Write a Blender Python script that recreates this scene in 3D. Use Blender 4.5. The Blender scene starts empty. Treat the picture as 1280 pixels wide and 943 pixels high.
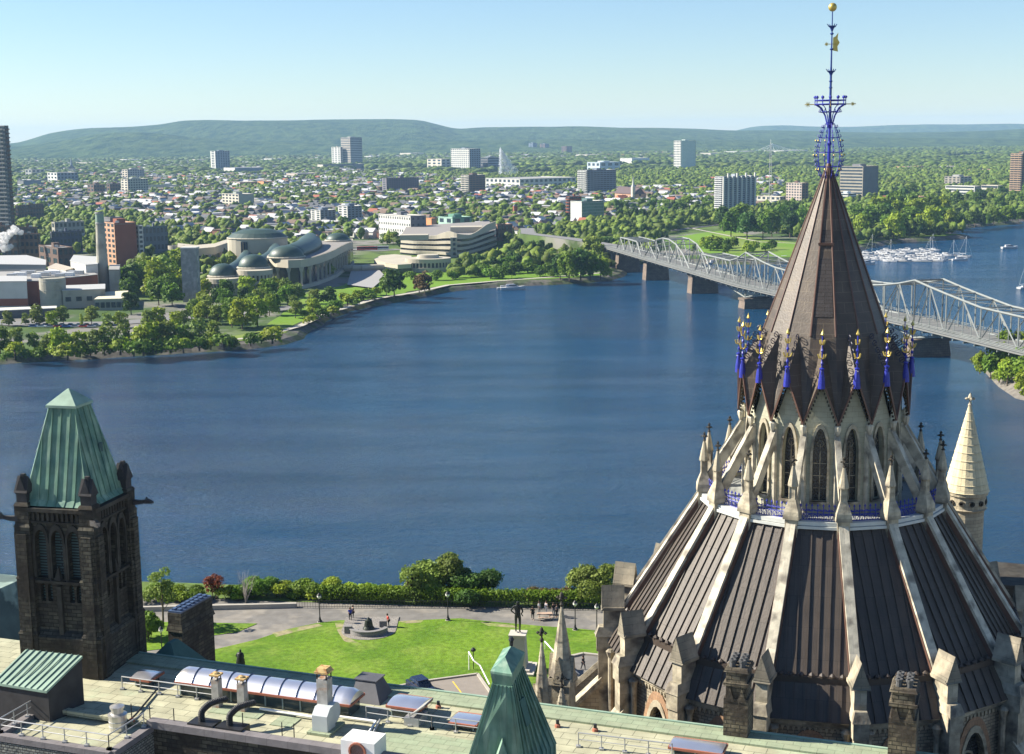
import bpy, math, random
import numpy as np
from mathutils import Vector, Matrix
from mathutils.geometry import tessellate_polygon
C = bpy.context.scene.collection
sc = bpy.context.scene
rad = math.radians
# ------------------------------------------------------------------ camera constants (real eye point, metres; lawn is z = 0)
H = 60.0; F = 1800.0; CX, CY = 640.0, 471.5
PIT = rad(9.55); ROL = rad(0.7)
WZ = -37.0      # river level
LZ = -34.0      # level of the far bank
def ray(px, py):
    u = px-CX; v = -(py-CY); c, s = math.cos(ROL), math.sin(ROL)
    x = (u*c+v*s)/F; y = (-u*s+v*c)/F
    return (x, math.cos(PIT)+y*math.sin(PIT), -math.sin(PIT)+y*math.cos(PIT))
def at(px, py, z=0.0):
    d = ray(px, py); t = (z-H)/d[2]; return Vector((d[0]*t, d[1]*t, z))
def aty(px, py, Y):
    d = ray(px, py); t = Y/d[1]; return Vector((d[0]*t, Y, H+d[2]*t))
def proj(p):
    x, y, z = p[0], p[1], p[2]-H
    f = y*math.cos(PIT)-z*math.sin(PIT); u = y*math.sin(PIT)+z*math.cos(PIT)
    a = x/f*F; b = u/f*F; c, s = math.cos(ROL), math.sin(ROL)
    return (CX+a*c-b*s, CY-(a*s+b*c))
# ------------------------------------------------------------------ tagging
def tag(o, label=None, cat=None, group=None, kind=None):
    if label: o['label'] = label
    if cat: o['category'] = cat
    if group: o['group'] = group
    if kind: o['kind'] = kind
    return o
def empty(name, loc=(0, 0, 0), rz=0.0, label=None, cat=None, group=None, kind=None):
    o = bpy.data.objects.new(name, None); C.objects.link(o)
    o.location = loc; o.rotation_euler = (0, 0, rz)
    return tag(o, label, cat, group, kind)
def dup(o, name=None, rz=None, parent='same', loc=None):
    c = o.copy(); C.objects.link(c)
    if parent != 'same': c.parent = parent
    if rz is not None: c.rotation_euler = (0, 0, rz)
    if loc is not None: c.location = loc
    for ch in [k for k in bpy.data.objects if False]: pass
    return c
KIDS = {}
def link_child(o, parent):
    o.parent = parent
    KIDS.setdefault(parent.name, []).append(o)
def copy_tree(o, parent=None):
    c = o.copy(); C.objects.link(c); c.parent = parent
    if parent is not None: KIDS.setdefault(parent.name, []).append(c)
    for ch in list(KIDS.get(o.name, [])): copy_tree(ch, c)
    return c
# ------------------------------------------------------------------ mesh builder
class MB:
    def __init__(s): s.v = []; s.f = []
    def add(s, vs, fs):
        n = len(s.v); s.v += [tuple(p) for p in vs]; s.f += [tuple(i+n for i in f) for f in fs]; return s
    def poly(s, *p): return s.add(p, [tuple(range(len(p)))])
    def loft(s, rings, cap=True, closed=True):
        n = len(rings[0]); vs = [p for r in rings for p in r]; fs = []
        for i in range(len(rings)-1):
            for j in range(n if closed else n-1):
                k = (j+1) % n
                fs.append((i*n+j, i*n+k, (i+1)*n+k, (i+1)*n+j))
        if cap: fs.append(tuple(range(n))[::-1]); fs.append(tuple((len(rings)-1)*n+j for j in range(n)))
        return s.add(vs, fs)
    def box(s, c, d, rz=0.0, M=None):
        x, y, z = d[0]/2, d[1]/2, d[2]/2
        ps = [Vector((a*x, b*y, e*z)) for e in (-1, 1) for a, b in ((-1, -1), (1, -1), (1, 1), (-1, 1))]
        R = M or Matrix.Rotation(rz, 3, 'Z')
        ps = [R @ p + Vector(c) for p in ps]
        return s.add(ps, [(3, 2, 1, 0), (4, 5, 6, 7), (0, 1, 5, 4), (1, 2, 6, 5), (2, 3, 7, 6), (3, 0, 4, 7)])
    def taper(s, c, z0, z1, d0, d1, rz=0.0):
        R = Matrix.Rotation(rz, 3, 'Z'); rr = []
        for z, d in ((z0, d0), (z1, d1)):
            rr.append([R @ Vector((a*d[0]/2, b*d[1]/2, 0)) + Vector((c[0], c[1], z)) for a, b in ((-1, -1), (1, -1), (1, 1), (-1, 1))])
        return s.loft(rr)
    def bar(s, p0, p1, w, h, up=(0, 0, 1)):
        p0 = Vector(p0); p1 = Vector(p1); d = (p1-p0)
        if d.length < 1e-6: return s
        d.normalize(); u = Vector(up)
        if abs(d.dot(u)) > .99: u = Vector((0, 1, 0))
        r = d.cross(u).normalized(); u = r.cross(d)
        q = [r*a*w/2+u*b*h/2 for a, b in ((-1, -1), (1, -1), (1, 1), (-1, 1))]
        return s.loft([[p0+k for k in q], [p1+k for k in q]])
    def tube(s, p0, p1, r, n=6, r1=None):
        p0 = Vector(p0); p1 = Vector(p1); d = (p1-p0)
        if d.length < 1e-6: return s
        d.normalize(); u = Vector((0, 0, 1)) if abs(d.z) < .95 else Vector((0, 1, 0))
        a = d.cross(u).normalized(); b = a.cross(d); r1 = r if r1 is None else r1
        return s.loft([[p0+(a*math.cos(t)+b*math.sin(t))*r for t in [2*math.pi*k/n for k in range(n)]],
                       [p1+(a*math.cos(t)+b*math.sin(t))*r1 for t in [2*math.pi*k/n for k in range(n)]]])
    def path(s, pts, r, n=5):
        for a, b in zip(pts[:-1], pts[1:]): s.tube(a, b, r, n)
        return s
    def lathe(s, prof, n=12, c=(0, 0, 0), th0=0.0, cap=True):
        rings = [[(c[0]+r*math.sin(th0+2*math.pi*k/n), c[1]-r*math.cos(th0+2*math.pi*k/n), c[2]+z) for k in range(n)] for r, z in prof]
        return s.loft(rings, cap)
    def prism(s, pts, vec):
        vec = Vector(vec); return s.loft([[Vector(p) for p in pts], [Vector(p)+vec for p in pts]])
    def build(s, name, mat=None, parent=None, smooth=False, uv=True, kids=True):
        me = bpy.data.meshes.new(name); me.from_pydata(s.v, [], s.f); me.validate(); me.update()
        import bmesh
        bm = bmesh.new(); bm.from_mesh(me); bmesh.ops.recalc_face_normals(bm, faces=bm.faces); bm.to_mesh(me); bm.free()
        if uv: add_uv(me)
        if smooth: me.polygons.foreach_set('use_smooth', [True]*len(me.polygons))
        if mat: me.materials.append(mat)
        o = bpy.data.objects.new(name, me); C.objects.link(o)
        if parent: link_child(o, parent)
        return o
def add_uv(me):
    uvl = me.uv_layers.new(name='UVMap'); co = np.empty(len(me.vertices)*3); me.vertices.foreach_get('co', co); co = co.reshape(-1, 3)
    uvs = np.zeros((len(me.loops), 2)); up = Vector((0, 0, 1))
    for p in me.polygons:
        n = p.normal
        t = up.cross(n)
        t = Vector((1, 0, 0)) if t.length < 1e-3 else t.normalized()
        b = n.cross(t)
        for li in p.loop_indices:
            v = co[me.loops[li].vertex_index]
            uvs[li] = (v[0]*t.x+v[1]*t.y+v[2]*t.z, v[0]*b.x+v[1]*b.y+v[2]*b.z)
    uvl.data.foreach_set('uv', uvs.ravel())
class FR:      # a plane in space: origin, right, up, outward normal
    def __init__(s, o, r, u, n): s.o, s.r, s.u, s.n = Vector(o), Vector(r), Vector(u), Vector(n)
    def p(s, x, y, d=0.0): return s.o+s.r*x+s.u*y+s.n*d
def wallface(mb, fr, outer, holes=(), d=0.0, depth=0.4):
    loops = [outer]+list(holes)
    tri = tessellate_polygon([[Vector((x, y, 0)) for x, y in l] for l in loops])
    flat = [q for l in loops for q in l]
    mb.add([fr.p(x, y, d) for x, y in flat], [tuple(t) for t in tri])
    for l in holes:
        mb.loft([[fr.p(x, y, d) for x, y in l], [fr.p(x, y, d-depth) for x, y in l]], cap=False)
def ringface(mb, fr, outer, inner, d0, d1):     # a raised band between two outlines with the same number of points
    n = len(outer)
    for a, b in (((outer, d0), (outer, d1)), ((outer, d1), (inner, d1)), ((inner, d1), (inner, d0))):
        mb.loft([[fr.p(x, y, a[1]) for x, y in a[0]], [fr.p(x, y, b[1]) for x, y in b[0]]], cap=False)
def arch(w, y0, ys, y1, n=6, x=0.0):             # pointed arch outline: sill y0, spring ys, apex y1
    pts = [(x-w/2, y0), (x+w/2, y0)]
    for k in range(n+1):
        t = k/n; pts.append((x+w/2*(1-t**1.7), ys+(y1-ys)*math.sin(t*math.pi/2)**.95))
    for k in range(n-1, -1, -1):
        t = k/n; pts.append((x-w/2*(1-t**1.7), ys+(y1-ys)*math.sin(t*math.pi/2)**.95))
    return pts
# ------------------------------------------------------------------ materials
MATS = {}
def lin(c): return tuple(c)+(1.0,) if len(c) == 3 else c
def mat(name, col, rough=.85, metal=0.0, var=.18, vs=1.2, bump=0.0, bs=6.0, pat=None, pc=None, psz=(1.2, .4), mortar=.02, col2=None, c2s=.35, c2t=(.5, .62), rnd=0.0, spec=.3, streak=None, coord='Object', bright=.12):
    """col base; var noise value variation; pat 'brick' pattern in metres on the UV map; col2 a stain colour; rnd per-object value variation"""
    if name in MATS: return MATS[name]
    m = bpy.data.materials.new(name); m.use_nodes = True; nt = m.node_tree; N = nt.nodes; L = nt.links
    b = N['Principled BSDF']; b.inputs['Roughness'].default_value = rough; b.inputs['Metallic'].default_value = metal
    b.inputs['Specular IOR Level'].default_value = spec
    tc = N.new('ShaderNodeTexCoord')
    def noise(s, det=4, src=None, stretch=None):
        n = N.new('ShaderNodeTexNoise'); n.inputs['Scale'].default_value = s; n.inputs['Detail'].default_value = det
        if stretch:
            mp = N.new('ShaderNodeMapping'); mp.inputs['Scale'].default_value = stretch; L.new(tc.outputs['Object'], mp.inputs[0]); L.new(mp.outputs[0], n.inputs[0])
        else: L.new(tc.outputs[coord], n.inputs[0])
        return n
    def mix(a, bb, f, bt='MIX'):
        x = N.new('ShaderNodeMix'); x.data_type = 'RGBA'; x.blend_type = bt
        for k, v in ((6, a), (7, bb), (0, f)):
            if isinstance(v, (int, float)): x.inputs[k].default_value = v
            elif isinstance(v, tuple): x.inputs[k].default_value = lin(v)
            else: L.new(v, x.inputs[k])
        return x.outputs[2]
    def rng(v, a, bb, c, d):
        r = N.new('ShaderNodeMapRange'); r.inputs[1].default_value = a; r.inputs[2].default_value = bb; r.inputs[3].default_value = c; r.inputs[4].default_value = d
        L.new(v, r.inputs[0]); return r.outputs[0]
    cur = tuple(col); hgt = None
    if pat == 'brick':
        br = N.new('ShaderNodeTexBrick'); uvn = N.new('ShaderNodeUVMap'); L.new(uvn.outputs[0], br.inputs[0])
        br.inputs['Scale'].default_value = 1.0; br.inputs['Brick Width'].default_value = psz[0]; br.inputs['Row Height'].default_value = psz[1]
        br.inputs['Mortar Size'].default_value = mortar; br.inputs['Mortar Smooth'].default_value = .1
        br.inputs['Color1'].default_value = lin(col); br.inputs['Color2'].default_value = lin(pc[0] if pc else tuple(k*.8 for k in col))
        br.inputs['Mortar'].default_value = lin(pc[1] if pc else tuple(k*.5 for k in col)); br.inputs['Bias'].default_value = 0.0
        cur = br.outputs['Color']; hgt = br.outputs['Fac']
    if col2 is not None:
        n2 = noise(c2s, 5); cur = mix(cur, tuple(col2), rng(n2.outputs[0], c2t[0], c2t[1], 0, 1))
    if streak is not None:
        n3 = noise(1.0, 3, stretch=streak[1]); cur = mix(cur, tuple(streak[0]), rng(n3.outputs[0], .48, .7, 0, streak[2]))
    n1 = noise(vs, 5); val = rng(n1.outputs[0], .25, .75, 1-var, 1+var)
    if rnd:
        oi = N.new('ShaderNodeObjectInfo'); r = rng(oi.outputs['Random'], 0, 1, 1-rnd, 1+rnd)
        mm = N.new('ShaderNodeMath'); mm.operation = 'MULTIPLY'; L.new(val, mm.inputs[0]); L.new(r, mm.inputs[1]); val = mm.outputs[0]
    cb = N.new('ShaderNodeCombineColor'); [L.new(val, cb.inputs[i]) for i in range(3)]
    cur = mix(cur, cb.outputs[0], 1.0, 'MULTIPLY'); L.new(cur, b.inputs['Base Color'])
    if bump or hgt is not None:
        bp = N.new('ShaderNodeBump'); bp.inputs['Strength'].default_value = max(bump, .3) if hgt is not None else bump; bp.inputs['Distance'].default_value = .06
        nb = noise(bs, 4)
        if hgt is not None:
            mm = N.new('ShaderNodeMath'); mm.operation = 'SUBTRACT'; L.new(nb.outputs[0], mm.inputs[0]); L.new(hgt, mm.inputs[1]); L.new(mm.outputs[0], bp.inputs['Height'])
        else: L.new(nb.outputs[0], bp.inputs['Height'])
        L.new(bp.outputs[0], b.inputs['Normal'])
    MATS[name] = m; return m
stone = mat('buff_stone', (.42, .36, .25), pat='brick', psz=(.9, .38), pc=((.34, .28, .19), (.2, .17, .13)), col2=(.16, .13, .10), c2s=.5, c2t=(.58, .75), bump=.4)
stone_smooth = mat('dressed_stone', (.35, .31, .225), var=.28, vs=2.0, col2=(.14, .12, .095), c2s=.8, c2t=(.48, .68), bump=.2, pat='brick', psz=(1.1, .9), pc=((.46, .40, .29), (.3, .26, .2)), mortar=.012)
rib_stone = mat('pale_rib_stone', (.42, .385, .30), var=.25, vs=1.5, col2=(.22, .195, .155), c2s=.9, c2t=(.5, .68), pat='brick', psz=(3.0, 1.4), pc=((.58, .52, .40), (.42, .37, .3)), mortar=.012, rough=.7)
rubble = mat('rubble_stone', (.40, .34, .24), pat='brick', psz=(.55, .26), pc=((.26, .22, .16), (.14, .12, .09)), mortar=.03, bump=.8, bs=3.0, col2=(.15, .12, .09), c2s=.8, c2t=(.55, .7))
dark_stone = mat('soot_dark_stone', (.036, .033, .027), pat='brick', psz=(.8, .3), pc=((.095, .085, .06), (.025, .02, .014)), mortar=.03, bump=.9, bs=2.5, col2=(.035, .028, .02), c2s=.35, c2t=(.45, .6), var=.45, vs=2.5)
dark_trim = mat('sooty_dressed_stone', (.05, .045, .036), var=.4, vs=1.4, col2=(.035, .028, .02), c2s=.8, c2t=(.45, .65), bump=.5)
orange_brick = mat('orange_arch_stone', (.38, .235, .14), pat='brick', psz=(.3, .5), pc=((.32, .19, .11), (.22, .15, .1)), bump=.3)
brown_roof = mat('brown_copper_roof', (.072, .055, .042), rough=.55, metal=.0, var=.22, vs=.8, pat='brick', psz=(.62, 2.4), pc=((.055, .042, .032), (.022, .016, .012)), mortar=.012, spec=.45)
brown_seam = mat('brown_copper_seam', (.06, .045, .035), rough=.5, spec=.4)
copper_trim = mat('raw_copper_trim', (.115, .06, .042), rough=.5, spec=.5)
verdigris = mat('verdigris_copper', (.13, .235, .17), rough=.7, var=.3, vs=.7, col2=(.08, .17, .14), c2s=.6, c2t=(.45, .65), bump=.15, streak=((.30, .40, .30), (2.0, 2.0, .15), .6))
verdi_pale = mat('pale_verdigris', (.25, .35, .27), rough=.75, var=.2, vs=1.0)
blue_iron = mat('blue_painted_iron', (.018, .026, .30), rough=.45, spec=.5, var=.3, vs=6)
dark_iron = mat('dark_painted_iron', (.03, .03, .06), rough=.4, var=.1)
gold = mat('gilt_metal', (.62, .47, .13), rough=.4, metal=.6, var=.1)
black_glass = mat('dark_leaded_glass', (.03, .035, .04), rough=.2, spec=.6, var=.3, vs=4, pat='brick', psz=(.25, .25), pc=((.045, .05, .055), (.01, .01, .01)), mortar=.02)
grey_metal = mat('grey_galvanised_metal', (.45, .45, .44), rough=.45, metal=.5, var=.15)
black_metal = mat('black_painted_metal', (.02, .02, .022), rough=.45, var=.2)
white_paint = mat('white_paint', (.78, .77, .74), rough=.6, var=.08)
def faceted(parent, name, mk, thetas, kids=None):
    """build once at angle 0, then copies turned about the building's axis"""
    first = mk(); out = []
    for i, t in enumerate(thetas):
        o = first if i == 0 else copy_tree(first, parent)
        o.rotation_euler = (0, 0, rad(t)); out.append(o)
    return out
# ------------------------------------------------------------------ the library: sixteen-sided stone drum, ribbed roof, lantern and spire
AZ = math.atan2(ray(1037, 165)[0], ray(1037, 165)[1])
LC = (120*math.sin(AZ), 120*math.cos(AZ), 0)
lib = empty('library_building', LC, -AZ, 'round sixteen sided stone library with brown ribbed roof and tall conical spire', 'library')
CORN = [10+22.5*i for i in range(16)]; FACE = [c+11.25 for c in CORN]
K = math.tan(rad(11.25)); CO = math.cos(rad(11.25))
def ffr(ap): return FR((0, -ap, 0), (1, 0, 0), (0, 0, 1), (0, -1, 0))
# drum wall with pointed windows
A0 = 17.2*CO
def mk():
    mb = MB(); f = ffr(A0); w = A0*K
    hole = arch(3.3, 4.0, 10.4, 15.4)
    wallface(mb, f, [(-w, 0), (w, 0), (w, 17.0), (-w, 17.0)], [hole], 0, .7)
    o = mb.build('drum_wall', rubble, lib)
    g = MB(); wallface(g, f, hole, (), -.6); win = g.build('window', black_glass, o)
    t = MB()
    for x in (-.7, .7): t.bar(f.p(x, 4, -.5), f.p(x, 12.2, -.5), .16, .16)
    for s in (-1, 1): t.path([f.p(s*1.3, 10.6, -.5), f.p(s*.7, 12.4, -.5), f.p(0, 11, -.5)], .09, 4)
    t.path([f.p(.75*math.cos(a), 12.6+.75*math.sin(a), -.5) for a in [k*math.pi/4 for k in range(9)]], .1, 4)
    t.build('tracery', stone_smooth, win)
    s = MB(); ringface(s, f, arch(4.5, 4.0, 10.4, 16.35), hole, -.1, .12); s.build('arch_surround', orange_brick, o)
    s = MB(); ringface(s, f, arch(3.6, 4.0, 10.4, 15.65), arch(3.0, 4.0, 10.4, 15.1), -.1, .2); s.build('arch_moulding', stone_smooth, o)
    return o
faceted(lib, 'drum_wall', mk, FACE)
# cornice
def mk():
    mb = MB(); 
    for a0, z0, z1 in ((17.3, 16.55, 16.8), (17.55, 16.8, 17.1), (17.8, 17.1, 17.35)):
        w = a0*CO*K; mb.box((0, -a0*CO+.25, (z0+z1)/2), (2*w, .5, z1-z0))
    for k in range(-8, 9): mb.taper((k*.4, -17.25*CO), 16.15, 16.55, (.05, .1), (.28, .22))
    return mb.build('cornice', stone_smooth, lib)
faceted(lib, 'cornice', mk, FACE)
# roofs: lower skirt, gutter crest and upper steep skirt
def slope_panel(mb, R0, z0, R1, z1, seams, th=.12, gap=0.0):
    a0, a1 = R0*CO, R1*CO; w0, w1 = a0*K-gap, a1*K-gap
    pts = [(-w0, -a0, z0), (w0, -a0, z0), (w1, -a1, z1), (-w1, -a1, z1)]
    n = (Vector(pts[1])-Vector(pts[0])).cross(Vector(pts[3])-Vector(pts[0])).normalized()
    mb.prism([Vector(p)-n*th for p in pts], n*th)
    for k in range(seams):
        x = -w0+(k+.5)*2*w0/seams
        t = 1.0 if abs(x) <= w1 else (w0-abs(x))/(w0-w1)
        if t < .03: continue
        a = Vector((x, -a0, z0)); b = Vector((x, -(a0+(a1-a0)*t), z0+(z1-z0)*t))
        mb.bar(a+n*.05, b+n*.05, .09, .14, n)
    return n
def mk():
    mb = MB(); slope_panel(mb, 17.95, 17.25, 16.5, 19.6, 8); return mb.build('lower_skirt_roof', brown_roof, lib)
faceted(lib, 'x', mk, FACE)
def mk():
    mb = MB(); a = 16.45*CO; w = a*K; mb.box((0, -a+.2, 19.75), (2*w, .5, .7))
    for k in range(-4, 5): mb.lathe([(.2, 0), (.24, .18), (.05, .36)], 6, (k*.75, -a+.1, 20.05))
    return mb.build('roof_gutter_crest', brown_seam, lib)
faceted(lib, 'x', mk, FACE)
UB, UZ, UT, UTZ = 16.2, 20.0, 9.75, 29.9
def mk():
    mb = MB(); slope_panel(mb, UB, UZ, UT, UTZ, 8); return mb.build('upper_skirt_roof', brown_roof, lib)
faceted(lib, 'x', mk, FACE)
# stone ribs with copper flashing
def mk():
    mb = MB(); d = Vector((0, UB-UT, UTZ-UZ)).normalized(); n = Vector((0, -d.z, d.y))
    p0 = Vector((0, -UB-.1, UZ-.2)); p1 = Vector((0, -UT, UTZ))
    mb.bar(p0+n*.22, p1+n*.22, .74, .58, n); o = mb.build('roof_rib', rib_stone, lib)
    f = MB()
    for s in (-1, 1): f.bar(p0+n*.12+Vector((s*.41, 0, 0)), p1+n*.12+Vector((s*.41, 0, 0)), .06, .36, n)
    f.build('copper_flashing', copper_trim, o)
    return o
faceted(lib, 'x', mk, CORN)
# gabled buttress heads at the foot of every rib, and the shafts below
def gcap(mb, y0, y1, zb, zr, w):
    mb.loft([[(-w/2, y0, zb), (w/2, y0, zb), (0, y0, zr)], [(-w/2, y1, zb), (w/2, y1, zb), (0, y1, zr)]])
def mk():
    mb = MB()
    mb.box((0, -17.85, 8.2), (.95, 1.6, 16.4))
    mb.taper((0, -17.9), 16.4, 17.7, (1.15, 1.8), (1.15, 1.8)); mb.taper((0, -17.85), 17.7, 18.5, (1.35, 2.1), (.9, 1.5))
    mb.box((0, -17.35, 19.4), (.9, 1.7, 1.8))
    for s in (-1, 1): mb.tube((s*.8, -17.6, 3), (s*.8, -17.6, 16.4), .22, 8)
    for s in (-1, 1): mb.lathe([(.25, 0), (.42, .5), (.2, .7)], 8, (s*.8, -17.6, 16.0))
    o = mb.build('buttress', stone_smooth, lib)
    c = MB(); gcap(c, -18.35, -16.4, 20.2, 22.1, 1.3); 
    c.loft([[(-.7, -18.4, 20.05), (.7, -18.4, 20.05), (.7, -18.2, 20.3), (-.7, -18.2, 20.3)], [(-.7, -16.4, 20.05), (.7, -16.4, 20.05), (.7, -16.4, 20.3), (-.7, -16.4, 20.3)]])
    c.build('gabled_cap', mat('cap_stone', (.20, .18, .135), var=.3, vs=1.0, col2=(.42, .36, .26), c2s=.4, c2t=(.5, .7), pat='brick', psz=(1.4, .6), pc=((.23, .20, .15), (.1, .09, .07)), mortar=.015), o)
    return o
faceted(lib, 'x', mk, CORN)
# radiating lower buttress wings with stepped stone copings
def mk():
    mb = MB()
    mb.loft([[(s*.55, -18.6, 0), (s*.55, -25.5, 0), (s*.55, -25.5, 6.2), (s*.55, -18.6, 13.2)] for s in (-1, 1)])
    o = mb.build('buttress_wing', stone, lib)
    c = MB()
    for q, off in enumerate((0.0, .34, .68)):
        c.bar((0, -18.3, 14.0-off), (0, -26.0, 6.3-off), 1.35-.3*abs(q-1) if q else 1.3, .22, (0, -1, 1))
    c.build('stone_coping', stone_smooth, o); return o
faceted(lib, 'x', mk, [c for c in CORN if True][:16])
mb = MB(); mb.lathe([(27.0, 0), (27.0, 4.0), (26.8, 4.3), (17.5, 8.2)], 16, th0=rad(CORN[0]), cap=False)
mb.build('outer_aisle', brown_roof, lib)
# terrace floor and coping
mb = MB(); mb.lathe([(9.9, 29.3), (9.9, 29.95), (6.0, 29.97)], 16, th0=rad(10), cap=False); mb.build('terrace_floor', mat('terrace_lead', (.30, .31, .29), rough=.7), lib)
def mk():
    mb = MB(); a = 10.05*CO; w = a*K
    mb.box((0, -a+.25, 30.1), (2*w-.9, .55, .3)); mb.box((0, -a+.1, 29.8), (2*w-.9, .5, .22))
    return mb.build('terrace_coping', mat('lead_coping', (.55, .56, .52), rough=.5, var=.1), lib)
faceted(lib, 'x', mk, FACE)
# blue iron railing panels
def mk():
    mb = MB(); a = 9.45*CO; w = a*K-.55
    for z in (30.25, 30.75, 31.0): mb.tube((-w, -a, z), (w, -a, z), .035, 5)
    for k in range(7):
        x = -w+k*2*w/6; mb.tube((x, -a, 30.1), (x, -a, 31.35), .035, 5); mb.lathe([(.0, 0), (.1, .08), (0, .28)], 5, (x, -a, 31.3))
    for k in range(6):
        cx = -w+(k+.5)*2*w/6
        mb.path([(cx+.17*math.cos(t)*(1-t/9), -a, 30.5+.2*math.sin(t)) for t in [j*.8 for j in range(9)]], .03, 4)
        mb.path([(cx-.1+.2*math.cos(t), -a, 30.95+.15*math.sin(t)) for t in [j*.8 for j in range(5)]], .03, 4)
    return mb.build('iron_railing', blue_iron, lib)
faceted(lib, 'x', mk, FACE)
# pinnacles round the terrace
def mk():
    mb = MB(); c = (0, -9.75)
    mb.box((0, -9.75, 29.7), (.95, 1.0, 1.4)); mb.taper(c, 30.4, 31.0, (1.25, 1.25), (1.15, 1.15)); mb.taper(c, 31.0, 32.1, (1.15, 1.15), (.42, .42))
    mb.box((0, -9.75, 32.3), (.46, .46, 1.3))
    for s in (-1, 1):
        for t in (-1, 1): mb.tube((s*.22, -9.75+t*.22, 32.0), (s*.22, -9.75+t*.22, 32.95), .06, 5)
    mb.lathe([(.28, 0), (.42, .12), (.42, .22), (.1, 1.75)], 8, (c[0], c[1], 32.85))
    o = mb.build('pinnacle', stone_smooth, lib)
    f = MB(); z = 34.55
    f.lathe([(.08, 0), (.16, .1), (.07, .2), (.06, .35), (.2, .42), (.2, .52), (.07, .58), (.12, .72), (0, .86)], 7, (0, -9.75, z))
    for k in range(4):
        a = k*math.pi/2; f.lathe([(.0, 0), (.09, .07), (0, .16)], 5, (.23*math.cos(a), -9.75+.23*math.sin(a), z+.38))
    f.build('carved_finial', dark_trim, o)
    return o
faceted(lib, 'x', mk, CORN)
def mk():
    mb = MB(); p0 = Vector((0, -9.3, 31.3)); p1 = Vector((0, -6.35, 36.2)); n = Vector((0, -.86, .5)).normalized()
    mb.bar(p0, p1, .34, .7, n); mb.bar(p0+n*.38, p1+n*.38, .48, .13, n)
    return mb.build('flying_buttress', rib_stone, lib)
faceted(lib, 'x', mk, CORN)
# lantern wall with tall windows, gables
AL = 6.3*CO*1.0
GV, GP = 37.3, 41.0
lant_stone = mat('lantern_stone', (.40, .39, .29), pat='brick', psz=(1.0, .42), pc=((.36, .35, .26), (.26, .25, .19)), mortar=.012, var=.15, bump=.2)
def mk():
    f = ffr(AL+.1); w = (AL+.1)*K; mb = MB(); hole = arch(1.12, 31.0, 34.6, 36.9)
    gp = GV+ (GP-GV)*.93
    wallface(mb, f, [(-w, 29.9), (w, 29.9), (w, GV), (0, gp), (-w, GV)], [hole], 0, .5)
    o = mb.build('lantern_wall', lant_stone, lib)
    g = MB(); wallface(g, f, hole, (), -.42); win = g.build('lantern_window', black_glass, o)
    t = MB(); t.bar(f.p(0, 31, -.36), f.p(0, 35.6, -.36), .08, .1)
    for z in (32, 33, 34): t.bar(f.p(-.5, z, -.36), f.p(.5, z, -.36), .05, .06)
    t.path([f.p(.28*math.cos(a), 35.6+.3*math.sin(a), -.36) for a in [k*math.pi/3 for k in range(7)]], .04, 4)
    t.build('window_tracery', stone_smooth, win)
    s = MB(); ringface(s, f, arch(1.5, 31.0, 34.6, 37.25), hole, -.05, .16)
    s.box(tuple(f.p(0, 30.9, .1)), (1.5, .4, .18)); s.build('hood_moulding', stone_smooth, o)
    return o
faceted(lib, 'x', mk, FACE)
def mk():
    mb = MB()
    mb.tube((0, -6.42, 29.9), (0, -6.42, 36.6), .2, 6); mb.lathe([(.12, -.5), (.26, -.1), (.3, .2), (.1, .45)], 6, (0, -6.75, 36.9))
    return mb.build('corner_shaft', rib_stone, lib)
faceted(lib, 'x', mk, CORN)
PR, CRr, CZ0, APX = 6.95, 5.0, 44.0, 57.4
cone_mat = mat('spire_copper', (.085, .064, .047), rough=.5, var=.3, col2=(.05, .042, .035), c2s=.5, c2t=(.5, .7), vs=.7, pat='brick', psz=(1.5, .85), pc=((.08, .06, .043), (.14, .11, .075)), mortar=.02, spec=.45)
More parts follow.
